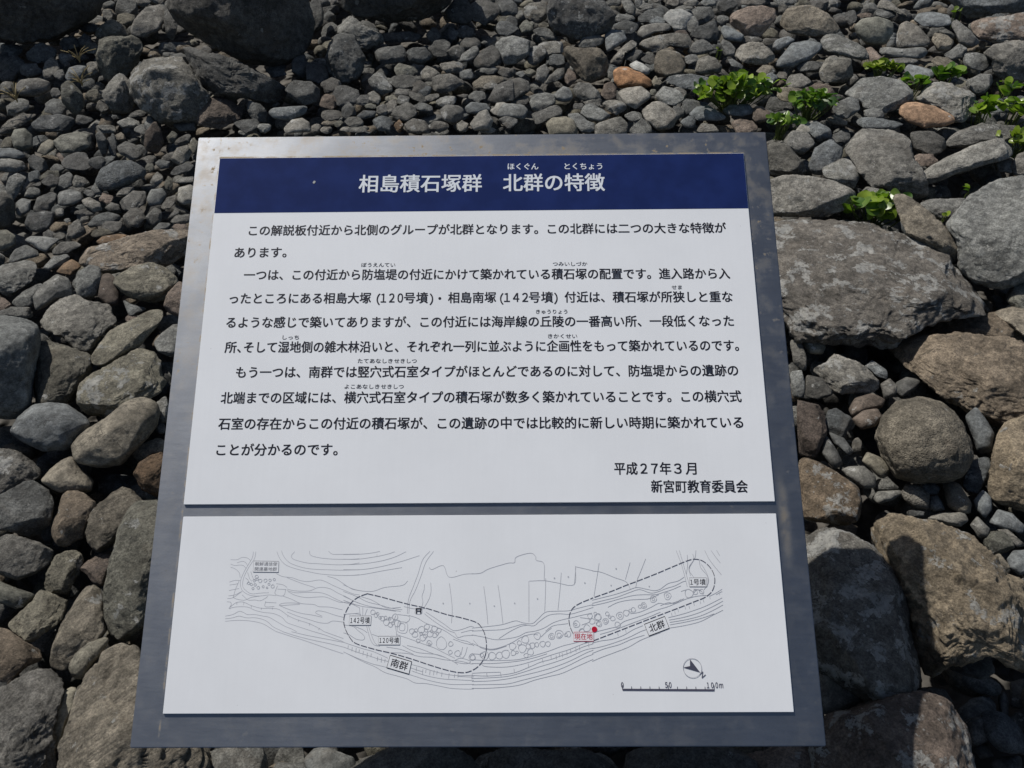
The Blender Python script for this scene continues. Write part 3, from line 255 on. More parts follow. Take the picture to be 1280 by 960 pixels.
('pebble', -0.742, 2.954, 0.245, 69.2, 14.1, 0.029, 0.73, 'a', (0.08, 0.084, 0.085), 0.08, 33, '34 -3 19 -20 10 -43 -6 -38 -18 -31 -32 -21 -27 2 -22 24 -7 35 8 43 22 35 23 15', 'small angular dark grey pebble further below and left of the sunlit angular pale stone'),
('pebble', -1.468, 2.254, 0.16, 65.2, 33.1, 0.025, 0.9, 'a', (0.141, 0.145, 0.143), 0.4, 36, '-27 -3 -6 24 27 31 37 17 10 -13 -20 -42 -26 -27', 'small lichen-flecked angular light grey pebble just below the flat pale left-edge stone'),
('cobble', 0.747, 2.679, 0.201, 66.7, -15.6, 0.017, 0.77, 's', (0.134, 0.145, 0.154), 0, 44, '-57 -6 -32 14 29 23 56 -2 11 -20 -30 -20', 'long bluish grey cobble just right of the smooth bluish oval'),
('cobble', 0.683, 3.085, 0.253, 70.0, -12.5, 0.021, 0.72, 'a', (0.129, 0.131, 0.129), 0, 39, '-51 -18 -29 21 3 30 36 12 58 -5 21 -21 -32 -23', 'long angular grey cobble just below and right of the white lichen stone'),
('cobble', -0.026, 2.68, 0.201, 65.9, 0.6, 0.023, 1.1, 's', (0.18, 0.175, 0.163), 0, 36, '47 0 35 -11 21 -20 -1 -26 -22 -19 -41 -12 -47 1 -31 10 -25 24 -1 25 16 17 43 15', 'oval light grey cobble further above and left of the olive stone behind the top edge'),
('stone', -1.531, 2.364, 0.166, 66.4, 32.9, 0.021, 0.69, 's', (0.171, 0.17, 0.162), 0, 41, '-32 28 9 20 42 2 42 -20 12 -27 -44 -2', 'smooth flat pale stone at the left edge, lower of two stacked ones'),
('pebble', 0.669, 1.477, 0.071, 50.6, -24.4, 0.018, 0.51, 'n', (0.159, 0.164, 0.162), 0.08, 35, '-24 22 0 34 16 4 23 -28 -4 -31', 'small roundish grey pebble just left of the lichen-grey stone'),
('cobble', -1.157, 2.102, 0.136, 62.2, 28.8, 0.015, 0.85, 'n', (0.109, 0.114, 0.115), 0, 45, '-53 -11 -18 16 16 19 47 -5 34 -15 -8 -13', 'long grey cobble just above the thin orange stone'),
('cobble', 1.045, 2.966, 0.235, 69.7, -19.4, 0.019, 0.68, 'a', (0.097, 0.098, 0.096), 0, 43, '59 7 45 -4 29 -12 7 -22 -24 -23 -35 -13 -55 -7 -58 5 -32 15 -2 17 24 19 51 17', 'long angular dark grey cobble just below the tilted bluish slab'),
('cobble', 0.727, 3.333, 0.286, 71.9, -12.3, 0.025, 0.62, 'a', (0.144, 0.147, 0.145), 0, 30, '-49 10 -28 26 28 29 43 -3 12 -34 -14 -36 -34 -3', 'angular grey cobble just right of the white lichen stone'),
('cobble', 0.933, 2.777, 0.216, 68.0, -18.6, 0.021, 0.67, 'a', (0.2, 0.18, 0.149), 0, 35, '50 6 35 -6 21 -15 6 -26 -18 -25 -35 -17 -40 -5 -42 7 -29 19 -5 20 15 21 39 18', 'long angular tan grey cobble further below the tilted bluish slab'),
('cobble', -0.084, 2.863, 0.221, 67.6, 1.7, 0.021, 1.07, 'n', (0.144, 0.13, 0.108), 0, 42, '-55 -6 -19 20 56 17 61 2 22 -11 -20 -24 -44 -22', 'long tan grey cobble further above and left of the olive stone behind the top edge'),
('pebble', -1.067, 2.102, 0.14, 61.9, 26.9, 0.024, 0.69, 'a', (0.115, 0.112, 0.105), 0.15, 29, '-30 10 6 29 23 16 26 -16 0 -28 -25 -13', 'small angular grey pebble just above the long flat slab'),
('pebble', 1.559, 3.112, 0.264, 71.9, -26.6, 0.025, 0.34, 'n', (0.213, 0.192, 0.159), 0, 28, '-38 2 -35 28 8 25 37 9 34 -24 -6 -31', 'small roundish tan grey pebble further above the layered light stone'),
('cobble', 0.225, 2.595, 0.195, 65.2, -4.9, 0.026, 1.01, 'n', (0.135, 0.14, 0.14), 0, 38, '-52 26 -17 32 15 8 47 -4 35 -30 -1 -27', 'oval grey cobble just right of the olive stone behind the top edge'),
('pebble', 0.982, 2.862, 0.222, 68.7, -18.9, 0.021, 1.06, 'n', (0.202, 0.196, 0.182), 0.15, 34, '-39 -8 -29 20 6 27 47 7 26 -18 -22 -29', 'small oval light grey pebble just below the tilted bluish slab'),
('pebble', -0.259, 3.086, 0.252, 69.7, 4.8, 0.023, 0.94, 'a', (0.092, 0.093, 0.091), 0.08, 29, '34 -1 33 -16 18 -26 -1 -29 -23 -30 -31 -13 -45 2 -25 14 -18 30 3 29 21 26 38 16', 'small angular dark grey pebble just below the top middle boulder'),
('pebble', 0.615, 3.146, 0.26, 70.4, -11.1, 0.029, 1.05, 'n', (0.104, 0.084, 0.073), 0, 28, '29 2 27 -14 22 -32 6 -40 -12 -31 -22 -16 -38 -2 -29 15 -20 28 -5 33 14 36 27 20', 'small roundish brownish pebble just below the white lichen stone'),
('pebble', -0.019, 3.399, 0.288, 71.9, 0.3, 0.03, 1.07, 'a', (0.09, 0.093, 0.094), 0, 27, '43 0 39 -18 16 -24 -2 -28 -26 -33 -35 -15 -40 0 -33 15 -22 28 -2 32 18 27 34 17', 'small angular dark grey pebble further left of the dark rough boulder'),
('pebble', 0.086, 3.033, 0.248, 69.2, -1.6, 0.031, 0.91, 'a', (0.13, 0.127, 0.121), 0.3, 25, '17 -26 -3 -35 -20 -27 -30 -16 -37 -3 -33 14 -14 23 3 29 23 32 34 19 34 3 27 -11', 'small lichen-flecked angular grey pebble just below and left of the dark rough boulder'),
('pebble', -1.037, 2.202, 0.151, 62.8, 25.2, 0.02, 0.69, 's', (0.116, 0.12, 0.119), 0.08, 26, '-29 -2 -9 25 24 21 31 -1 7 -24 -24 -24', 'small roundish grey pebble just below and right of the bluish oval cobble'),
('cobble', 0.141, 3.093, 0.251, 69.6, -2.6, 0.023, 0.93, 'a', (0.165, 0.163, 0.153), 0.3, 34, '-50 -1 -26 20 33 23 49 5 30 -16 -20 -28', 'lichen-flecked long angular light grey cobble just below and left of the dark rough boulder'),
('cobble', 0.288, 3.139, 0.258, 70.1, -5.2, 0.023, 0.79, 'n', (0.133, 0.136, 0.134), 0.15, 34, '-48 -11 -31 13 3 28 43 15 50 -3 6 -23 -39 -24', 'oval grey cobble just above the teardrop stone'),
('pebble', -1.515, 2.914, 0.231, 70.4, 27.5, 0.023, 0.86, 's', (0.103, 0.111, 0.118), 0, 29, '-40 -7 -17 21 11 25 40 16 38 -2 -2 -27 -32 -22', 'small oval bluish grey pebble just below and left of the blocky squarish rock'),
('pebble', 1.505, 2.37, 0.166, 66.3, -32.4, 0.021, 1.0, 'n', (0.167, 0.165, 0.158), 0.08, 26, '26 7 25 -5 26 -20 8 -22 -7 -24 -21 -18 -28 -6 -27 6 -24 18 -9 20 5 26 20 20', 'small roundish grey pebble just right of the leaning pale slab'),
('cobble', -0.021, 3.24, 0.267, 70.7, 0.4, 0.022, 1.08, 'n', (0.092, 0.097, 0.1), 0, 30, '51 0 35 -11 23 -22 1 -27 -26 -26 -35 -12 -39 0 -37 12 -27 27 1 27 21 19 39 12', 'oval dark grey cobble further left of the dark rough boulder'),
('pebble', 0.95, 1.083, 0.031, 46.5, -41.3, 0.017, 0.38, 's', (0.128, 0.127, 0.121), 0.08, 28, '-19 -4 -16 20 15 8 21 -10 7 -19', 'small roundish grey pebble just above the shadow-crossed tan rock'),
('pebble', 0.708, 1.666, 0.089, 54.1, -23.0, 0.024, 0.65, 'n', (0.083, 0.086, 0.087), 0.15, 28, '-26 14 -7 28 25 0 21 -21 -8 -23', 'small roundish dark grey pebble just above and left of the olive egg cobble'),
('pebble', -1.402, 2.001, 0.131, 62.5, 35.0, 0.022, 0.6, 's', (0.129, 0.126, 0.108), 0, 29, '-14 31 19 25 34 2 24 -22 -11 -28 -34 -16', 'small roundish olive grey pebble just above the square-cut stone'),
('cobble', 0.535, 3.346, 0.28, 71.7, -9.1, 0.028, 1.09, 'a', (0.079, 0.083, 0.084), 0, 35, '-55 -11 -21 15 44 32 50 4 4 -23 -48 -28', 'angular dark grey cobble just left of the white lichen stone'),
('pebble', -1.018, 2.415, 0.176, 65.0, 22.9, 0.023, 0.85, 'n', (0.178, 0.17, 0.154), 0.3, 26, '-35 -7 -8 22 26 28 32 5 13 -20 -22 -28', 'small lichen-flecked roundish light grey pebble just below the big mottled stone'),
('pebble', 0.787, 1.166, 0.033, 45.8, -34.0, 0.019, 0.6, 's', (0.143, 0.143, 0.136), 0, 38, '-22 -16 -20 2 19 23 26 18 14 -3 -9 -23', 'small roundish light grey pebble just below and left of the ball-like boulder'),
('pebble', -1.804, 3.068, 0.25, 72.1, 30.4, 0.026, 0.9, 'a', (0.096, 0.099, 0.099), 0, 30, '39 -7 24 -16 11 -24 -10 -30 -25 -18 -31 -6 -35 6 -29 19 -11 28 10 21 27 17 39 6', 'small angular dark grey pebble further above the olive long cobble'),
('pebble', 0.741, 0.74, 0.006, 36.9, -45.0, 0.013, 0.4, 'n', (0.09, 0.09, 0.088), 0, 49, '-31 -16 -12 4 9 14 29 4 16 -3', 'small oval dark grey pebble just above the broad bottom right rock'),
('pebble', -0.951, 2.213, 0.151, 62.6, 23.3, 0.023, 0.93, 's', (0.163, 0.159, 0.147), 0.15, 27, '-30 -7 -16 26 20 28 29 13 18 -26 -22 -27', 'small roundish light grey pebble further above the long flat slab'),
('pebble', 0.813, 2.641, 0.202, 66.6, -17.1, 0.022, 0.67, 's', (0.12, 0.098, 0.084), 0, 25, '33 2 33 -11 18 -19 5 -24 -13 -29 -24 -17 -30 -5 -26 6 -25 23 -6 28 11 21 25 14', 'small roundish brownish pebble further right of the smooth bluish oval'),
('cobble', 0.808, 3.18, 0.268, 71.0, -14.3, 0.025, 0.63, 's', (0.15, 0.163, 0.172), 0.08, 31, '-44 15 -32 30 15 16 48 0 38 -25 -23 -20', 'oval bluish grey cobble just below and left of the rusty brown boulder'),
('pebble', -0.85, 2.588, 0.191, 66.1, 18.2, 0.02, 0.89, 'a', (0.079, 0.081, 0.081), 0, 33, '35 -4 28 -14 16 -24 -6 -23 -22 -14 -31 -5 -44 7 -32 16 -13 18 3 18 25 19 36 8', 'small long angular dark grey pebble just below and right of the reddish diamond stone'),
('pebble', -1.61, 2.939, 0.236, 70.8, 28.7, 0.025, 1.05, 'a', (0.146, 0.142, 0.131), 0.08, 29, '-36 -23 -8 25 15 39 27 23 25 -9 -9 -35', 'small angular light grey pebble just below the top left corner boulder'),
('pebble', -1.226, 1.981, 0.119, 61.2, 31.7, 0.015, 1.08, 'n', (0.136, 0.134, 0.127), 0, 38, '-33 4 -5 18 29 10 43 -5 -1 -14 -37 -12', 'small long grey pebble just above the brown orange round stone'),
('pebble', 0.725, 1.301, 0.052, 47.9, -29.1, 0.018, 0.57, 's', (0.08, 0.084, 0.086), 0.08, 35, '-39 17 2 14 31 -8 23 -21 -13 -6', 'small oval dark grey pebble just above the brown speckled rock'),
('pebble', 0.749, 2.574, 0.191, 65.7, -16.2, 0.02, 0.78, 'n', (0.169, 0.138, 0.119), 0.08, 34, '-47 9 -23 23 20 22 40 7 37 -19 -18 -26', 'small oval brownish pebble just below and right of the smooth bluish oval'),
('pebble', 0.341, 2.697, 0.204, 66.3, -7.2, 0.021, 0.87, 'a', (0.185, 0.178, 0.163), 0.3, 32, '-45 10 -23 20 31 18 40 -8 8 -27 -30 -11', 'small lichen-flecked long angular light grey pebble further below the orange cobble'),
('pebble', -1.626, 2.688, 0.207, 69.2, 31.2, 0.02, 0.79, 'a', (0.154, 0.155, 0.149), 0.15, 28, '-43 -17 -30 7 28 27 37 10 25 -14 -24 -21', 'small angular light grey pebble further above the flat pale left-edge stone'),
('cobble', 1.53, 2.983, 0.238, 70.9, -27.2, 0.017, 0.85, 'n', (0.144, 0.13, 0.108), 0.15, 38, '-49 -3 -38 19 3 19 41 3 55 -13 3 -20', 'long tan grey cobble just above the layered light stone'),
('pebble', 0.554, 2.757, 0.212, 67.1, -11.4, 0.027, 1.07, 'a', (0.155, 0.151, 0.142), 0, 26, '25 0 28 -17 17 -26 5 -32 -9 -31 -17 -17 -33 -4 -24 13 -18 27 -4 32 10 26 25 19', 'small angular grey pebble just above and right of the light rounded block'),
('cobble', 1.557, 2.355, 0.179, 66.6, -33.5, 0.033, 0.67, 'n', (0.145, 0.141, 0.133), 0, 37, '-38 -27 -33 19 12 56 45 -25 -25 -43', 'roundish grey cobble just above the big rounded right boulder'),
('pebble', -1.514, 2.703, 0.203, 68.9, 29.3, 0.019, 1.06, 'a', (0.116, 0.12, 0.12), 0, 30, '37 -7 21 -16 9 -25 -8 -23 -21 -16 -38 -7 -25 5 -26 20 -8 24 7 21 23 18 29 6', 'small angular grey pebble further above the olive long cobble'),
('pebble', 1.296, 1.737, 0.096, 59.0, -36.7, 0.022, 0.87, 'a', (0.172, 0.171, 0.165), 0, 35, '27 11 24 -1 21 -13 11 -25 -6 -22 -19 -18 -30 -11 -24 2 -22 14 -10 23 4 21 20 22', 'small angular grey pebble just below the big rounded right boulder'),
('cobble', 0.399, 3.049, 0.251, 69.5, -7.5, 0.035, 1.08, 'a', (0.149, 0.144, 0.134), 0.08, 35, '-46 -30 -10 13 26 45 49 34 43 16 5 5 -1 -37 -35 -43', 'angular grey cobble just above and left of the whitish pebble'),
('pebble', 0.837, 0.685, -0.094, 35.9, -50.7, 0.013, 0.34, 's', (0.093, 0.092, 0.089), 0.08, 28, '-13 -11 -16 4 0 16 19 4 6 -14', 'small roundish dark grey pebble just below the shaded rounded cobble'),
('stone', -1.185, 1.896, 0.112, 60.0, 32.0, 0.016, 0.89, 's', (0.143, 0.097, 0.062), 0.15, 33, '-36 -2 -10 15 14 20 27 4 28 -9 -5 -20', 'brown orange round stone left of the grey pointed stone'),
('pebble', -0.797, 1.398, 0.063, 50.3, 29.7, 0.014, 0.46, 'n', (0.163, 0.164, 0.159), 0.5, 36, '13 -6 5 -18 -3 -30 -11 -32 -14 -21 -16 -10 -14 4 -8 22 1 22 9 27 19 27 16 10', 'small lichen-flecked oval light grey pebble just below and right of the lichen-banded rock'),
('pebble', 1.268, 2.396, 0.168, 65.6, -27.9, 0.017, 0.77, 'a', (0.198, 0.161, 0.139), 0, 36, '42 9 29 -2 24 -12 7 -18 -10 -19 -31 -19 -31 -7 -34 2 -24 13 -5 16 16 24 22 12', 'small angular brownish pebble just right of the large irregular rock'),
('pebble', -0.115, 2.693, 0.202, 66.0, 2.4, 0.018, 0.74, 's', (0.104, 0.113, 0.119), 0.08, 34, '-42 3 -21 20 33 15 47 -7 5 -19 -31 -18', 'small long bluish grey pebble further left of the olive stone behind the top edge'),
('pebble', 0.881, 1.467, 0.065, 52.0, -31.0, 0.016, 0.81, 's', (0.091, 0.088, 0.083), 0.15, 28, '-21 4 -6 24 16 13 19 -6 0 -28', 'small roundish dark grey pebble just above and left of the ball-like boulder'),
('cobble', 0.427, 3.242, 0.27, 70.9, -7.5, 0.02, 0.79, 'n', (0.081, 0.085, 0.086), 0.08, 33, '49 3 32 -9 23 -21 2 -25 -18 -22 -34 -14 -49 -1 -31 10 -22 22 -3 27 15 20 34 15', 'oval dark grey cobble just right of the dark rough boulder'),
('pebble', -0.616, 2.831, 0.221, 67.9, 12.3, 0.023, 0.87, 'n', (0.091, 0.088, 0.084), 0.15, 27, '34 -2 31 -15 15 -22 -2 -22 -24 -24 -28 -8 -38 4 -30 16 -12 20 5 27 20 18 35 11', 'small roundish dark grey pebble further below the sunlit angular pale stone'),
('pebble', -1.445, 2.368, 0.17, 66.1, 31.4, 0.021, 0.74, 'n', (0.078, 0.08, 0.08), 0, 26, '-21 19 -1 31 22 8 24 -21 -6 -28 -23 -4', 'small roundish dark grey pebble just right of the flat pale left-edge stone'),
('pebble', -1.681, 2.934, 0.233, 71.0, 29.8, 0.022, 0.85, 'n', (0.085, 0.088, 0.088), 0.15, 29, '39 -8 24 -17 7 -21 -11 -26 -20 -14 -36 -7 -33 6 -25 17 -10 24 7 21 27 19 28 5', 'small oval dark grey pebble just below the top left corner boulder'),
('cobble', -1.602, 2.615, 0.194, 68.5, 31.5, 0.013, 0.93, 'a', (0.149, 0.142, 0.128), 0, 51, '64 9 38 -1 21 -8 -2 -16 -24 -14 -42 -13 -64 -9 -39 0 -25 8 0 14 22 14 46 14', 'long angular light grey cobble further above the flat pale left-edge stone'),
('pebble', -1.218, 2.047, 0.134, 62.0, 30.8, 0.024, 0.65, 'a', (0.148, 0.145, 0.136), 0, 25, '-30 -16 -13 15 17 29 21 5 23 -13 -10 -22', 'small angular light grey pebble further above the brown orange round stone'),
('pebble', -0.415, 2.599, 0.191, 65.3, 9.1, 0.023, 1.06, 'a', (0.105, 0.114, 0.121), 0, 27, '-35 12 -13 25 26 16 32 -6 21 -24 -18 -21', 'small angular bluish grey pebble further below the sunlit angular pale stone'),
('pebble', -1.564, 2.437, 0.169, 67.0, 32.7, 0.02, 1.08, 's', (0.1, 0.108, 0.115), 0, 41, '-32 25 9 15 39 0 45 -19 21 -23 -43 -2', 'small oval bluish grey pebble just above the flat pale left-edge stone'),
('pebble', 1.596, 3.055, 0.248, 71.5, -27.6, 0.027, 0.96, 'n', (0.153, 0.156, 0.154), 0.08, 31, '-43 -14 -18 8 -3 32 28 21 30 -12 -6 -27', 'small roundish grey pebble further above the layered light stone'),
('cobble', -0.386, 3.18, 0.257, 70.4, 6.9, 0.016, 0.98, 'a', (0.08, 0.078, 0.075), 0, 39, '62 -2 47 -11 23 -16 -1 -15 -32 -18 -52 -8 -42 3 -43 12 -25 19 2 19 23 14 40 8', 'long angular dark grey cobble just below the top middle boulder'),
('pebble', -1.228, 1.92, 0.115, 60.6, 32.6, 0.014, 0.89, 'n', (0.179, 0.183, 0.179), 0, 35, '-39 -8 -2 16 36 12 35 -1 3 -12 -35 -16', 'small long pale pebble just above and left of the brown orange round stone'),
('pebble', -1.611, 3.122, 0.256, 72.0, 27.3, 0.023, 0.77, 'a', (0.09, 0.091, 0.09), 0, 27, '27 -6 24 -19 7 -24 -10 -24 -26 -20 -29 -7 -36 4 -24 14 -12 24 7 25 22 17 39 8', 'small angular dark grey pebble just below and right of the top left corner boulder'),
('pebble', -0.373, 2.932, 0.232, 68.4, 7.3, 0.022, 0.79, 'a', (0.115, 0.115, 0.102), 0.15, 31, '-38 10 -18 27 28 9 46 -5 26 -22 -31 -15', 'small angular olive grey pebble further below and right of the sunlit angular pale stone'),
('pebble', 0.172, 2.769, 0.215, 66.9, -3.6, 0.023, 0.75, 's', (0.131, 0.136, 0.137), 0.15, 26, '31 0 31 -12 18 -21 1 -24 -15 -21 -30 -14 -39 -2 -24 8 -16 17 -1 29 18 23 27 11', 'small roundish grey pebble just below and left of the teardrop stone'),
('pebble', 0.832, 3.42, 0.294, 72.6, -13.7, 0.024, 0.69, 'a', (0.09, 0.092, 0.092), 0.08, 27, '37 1 35 -13 25 -26 4 -28 -13 -25 -33 -19 -39 -4 -36 10 -29 27 -5 24 15 25 38 19', 'small angular dark grey pebble just above and left of the rusty brown boulder'),
('pebble', 0.884, 2.643, 0.194, 66.6, -18.5, 0.018, 0.99, 'a', (0.088, 0.092, 0.094), 0, 32, '36 5 41 -6 19 -12 3 -18 -17 -19 -33 -14 -40 -5 -37 5 -21 12 -5 17 17 22 29 14', 'small long angular dark grey pebble further below the tilted bluish slab'),
('pebble', -1.155, 2.585, 0.194, 66.9, 24.1, 0.025, 0.9, 'a', (0.122, 0.126, 0.125), 0, 25, '23 -5 18 -19 4 -25 -10 -30 -19 -20 -21 -8 -28 4 -15 14 -7 29 8 28 17 20 25 10', 'small angular grey pebble just below the big mottled stone'),
('pebble', -0.823, 2.94, 0.231, 69.1, 15.6, 0.018, 1.05, 'a', (0.09, 0.09, 0.088), 0, 28, '25 -3 31 -19 11 -21 -5 -23 -23 -22 -28 -9 -41 4 -22 12 -12 22 5 25 20 19 38 11', 'small angular dark grey pebble just right of the dark wedge slab'),
('pebble', 0.328, 2.787, 0.218, 67.2, -6.7, 0.023, 0.79, 'n', (0.128, 0.104, 0.089), 0.08, 23, '-29 -11 -18 24 4 32 24 13 25 -22 -9 -28', 'small roundish brownish pebble just left of the smooth stone before the orange cobble'),
('pebble', 0.87, 1.526, 0.072, 52.9, -29.7, 0.015, 0.77, 'n', (0.157, 0.17, 0.18), 0.15, 30, '-30 0 -18 19 19 6 31 -15 3 -14', 'small oval bluish grey pebble just right of the lichen-grey stone'),
('pebble', -1.459, 3.3, 0.278, 72.7, 23.8, 0.022, 0.7, 'a', (0.116, 0.109, 0.09), 0.08, 28, '43 -5 25 -14 9 -18 -8 -27 -27 -21 -36 -8 -28 5 -30 19 -11 24 7 23 20 16 37 9', 'small angular olive grey pebble just left of the pale cracked rock at upper left'),
('pebble', -0.607, 2.729, 0.208, 66.9, 12.5, 0.022, 0.88, 'a', (0.134, 0.109, 0.093), 0, 26, '35 -3 27 -14 13 -20 -3 -24 -17 -18 -35 -11 -30 3 -24 15 -12 24 4 20 21 21 28 9', 'small angular brownish pebble further below the sunlit angular pale stone'),
('pebble', -1.055, 2.593, 0.188, 66.6, 22.1, 0.02, 1.04, 'n', (0.097, 0.095, 0.092), 0, 31, '-38 8 -14 24 38 1 27 -22 -20 -14', 'small oval dark grey pebble just below the big mottled stone'),
('pebble', -1.271, 2.454, 0.193, 66.4, 27.4, 0.016, 0.17, 'a', (0.115, 0.116, 0.114), 0.08, 34, '-10 31 7 40 19 6 5 -34 -13 -40 -15 -6', 'small long angular grey pebble just right of the olive long cobble'),
('cobble', 1.46, 3.392, 0.29, 73.3, -23.3, 0.023, 0.99, 'n', (0.19, 0.182, 0.166), 0.08, 43, '-57 -6 -45 25 -15 24 75 -23 52 -31 10 -7', 'long light grey cobble just above and right of the olive rounded stone'),
('pebble', -0.15, 3.117, 0.255, 69.9, 2.8, 0.023, 0.79, 'n', (0.091, 0.089, 0.085), 0, 27, '37 0 37 -13 17 -18 -1 -28 -16 -16 -36 -12 -41 1 -31 13 -18 22 1 20 22 22 32 11', 'small oval dark grey pebble just below and right of the top middle boulder'),
('pebble', 0.414, 2.562, 0.192, 65.0, -9.2, 0.025, 0.73, 'a', (0.145, 0.147, 0.143), 0, 29, '-38 -8 -3 32 24 21 37 -16 -32 -25', 'small angular grey pebble just below and left of the light rounded block'),
('pebble', -0.212, 2.959, 0.233, 68.5, 4.1, 0.018, 0.81, 'a', (0.164, 0.158, 0.146), 0.5, 32, '47 -2 31 -10 20 -19 -1 -18 -23 -19 -34 -9 -39 1 -42 13 -18 16 0 20 20 16 36 9', 'small lichen-flecked long angular light grey pebble further below the top middle boulder'),
('pebble', 0.43, 3.042, 0.244, 69.4, -8.0, 0.024, 0.99, 'a', (0.095, 0.095, 0.093), 0.08, 28, '39 2 28 -9 19 -20 2 -26 -14 -18 -34 -15 -40 -2 -27 9 -20 19 -4 26 12 19 32 15', 'small angular dark grey pebble just above the whitish pebble'),
('pebble', -1.411, 2.161, 0.142, 64.0, 33.1, 0.021, 1.0, 's', (0.108, 0.112, 0.112), 0.15, 23, '-14 16 6 24 27 13 12 -15 -14 -26 -24 -14', 'small roundish grey pebble further below the flat pale left-edge stone'),
('pebble', -0.286, 2.912, 0.228, 68.2, 5.6, 0.02, 1.03, 'n', (0.171, 0.165, 0.151), 0.3, 27, '-33 5 -8 28 20 16 40 -2 7 -24 -21 -23', 'small lichen-flecked roundish light grey pebble further below the top middle boulder'),
('pebble', -0.591, 2.65, 0.196, 66.1, 12.6, 0.018, 0.99, 'n', (0.091, 0.088, 0.083), 0, 27, '34 -3 25 -11 17 -20 -2 -22 -18 -15 -28 -7 -34 3 -32 15 -13 19 4 18 21 15 34 8', 'small oval dark grey pebble further below the sunlit angular pale stone'),
('pebble', -1.141, 2.053, 0.125, 61.5, 29.1, 0.012, 0.96, 'n', (0.115, 0.107, 0.087), 0, 41, '-39 9 -8 14 31 6 43 -9 8 -13 -32 -7', 'small long olive grey pebble just above the thin orange stone'),
('pebble', -1.123, 2.073, 0.13, 61.7, 28.4, 0.016, 0.64, 'a', (0.095, 0.093, 0.089), 0.08, 31, '29 -7 26 -14 12 -15 -4 -17 -19 -9 -29 -1 -32 8 -21 13 -12 20 6 13 22 8 32 0', 'small angular dark grey pebble just above the thin orange stone'),
('pebble', 1.291, 3.029, 0.244, 70.7, -23.1, 0.023, 1.01, 'n', (0.19, 0.154, 0.133), 0, 26, '-39 22 -18 30 34 -4 43 -17 4 -27 -21 -7', 'small roundish brownish pebble just below the olive rounded stone'),
('pebble', 0.587, 2.692, 0.205, 66.6, -12.3, 0.021, 0.79, 'a', (0.093, 0.097, 0.098), 0.15, 20, '26 2 25 -10 19 -24 3 -20 -11 -26 -23 -16 -24 -2 -27 12 -17 22 -3 22 11 27 21 14', 'small angular dark grey pebble just above and left of the smooth bluish oval'),
('pebble', 0.984, 3.118, 0.258, 70.7, -17.5, 0.024, 0.68, 's', (0.144, 0.156, 0.166), 0, 30, '-37 -15 -25 9 15 27 42 16 18 -9 -11 -31', 'small roundish bluish grey pebble just above and left of the tilted bluish slab'),
('pebble', -1.454, 2.466, 0.176, 66.9, 30.5, 0.021, 1.01, 's', (0.142, 0.134, 0.112), 0.15, 24, '-33 -8 -13 14 13 23 31 9 18 -12 -13 -22', 'small roundish olive grey pebble just left of the olive long cobble'),
('cobble', 0.126, 3.198, 0.263, 70.4, -2.2, 0.021, 0.86, 'n', (0.11, 0.114, 0.115), 0.15, 34, '-54 8 -28 22 12 18 49 -15 39 -24 -2 -18', 'long grey cobble just below and left of the dark rough boulder'),
('pebble', -1.016, 2.109, 0.14, 61.7, 25.7, 0.021, 0.62, 'n', (0.122, 0.121, 0.115), 0, 23, '-23 5 8 25 23 17 16 -13 -11 -25 -20 -14', 'small roundish grey pebble just above the long flat slab'),
('pebble', 0.886, 1.185, 0.035, 47.3, -36.8, 0.013, 0.45, 's', (0.119, 0.129, 0.136), 0.15, 28, '-24 -1 -3 14 17 11 17 -6 -2 -16', 'small roundish bluish grey pebble just below the ball-like boulder'),
('pebble', 1.187, 2.662, 0.197, 67.6, -24.0, 0.018, 0.92, 'n', (0.141, 0.145, 0.144), 0, 27, '30 6 37 -4 20 -11 6 -17 -14 -21 -27 -14 -31 -5 -33 5 -18 12 -4 18 15 22 24 13', 'small oval grey pebble just below the pale-spotted boulder'),
('pebble', 1.073, 1.573, 0.124, 56.2, -34.3, 0.013, 0.6, 's', (0.126, 0.136, 0.144), 0.15, 30, '20 7 21 1 18 -7 5 -12 -6 -15 -15 -13 -27 -11 -24 -2 -12 5 -5 12 9 18 18 14', 'small bluish pebble lying on the tan broken slab'),
('stone', -1.099, 1.997, 0.139, 61.0, 28.8, 0.009, 1.02, 's', (0.149, 0.101, 0.065), 0.15, 43, '-43 -1 -18 12 22 8 47 -3 24 -10 -29 -9', 'thin orange brown stone on top of the long flat slab left of the sign'),
('pebble', -0.202, 3.056, 0.249, 69.4, 3.8, 0.021, 0.61, 'a', (0.097, 0.096, 0.092), 0.15, 25, '34 -1 26 -12 16 -22 -1 -23 -16 -18 -33 -12 -37 1 -22 10 -16 22 1 25 16 19 31 12', 'small angular dark grey pebble just below and right of the top middle boulder'),
('pebble', 0.45, 2.955, 0.233, 68.7, -8.7, 0.018, 0.98, 's', (0.287, 0.293, 0.287), 0.08, 28, '-41 8 -17 24 8 15 39 -6 31 -22 7 -19 -28 -5', 'pale bluish white pebble touching the orange cobble'),
]
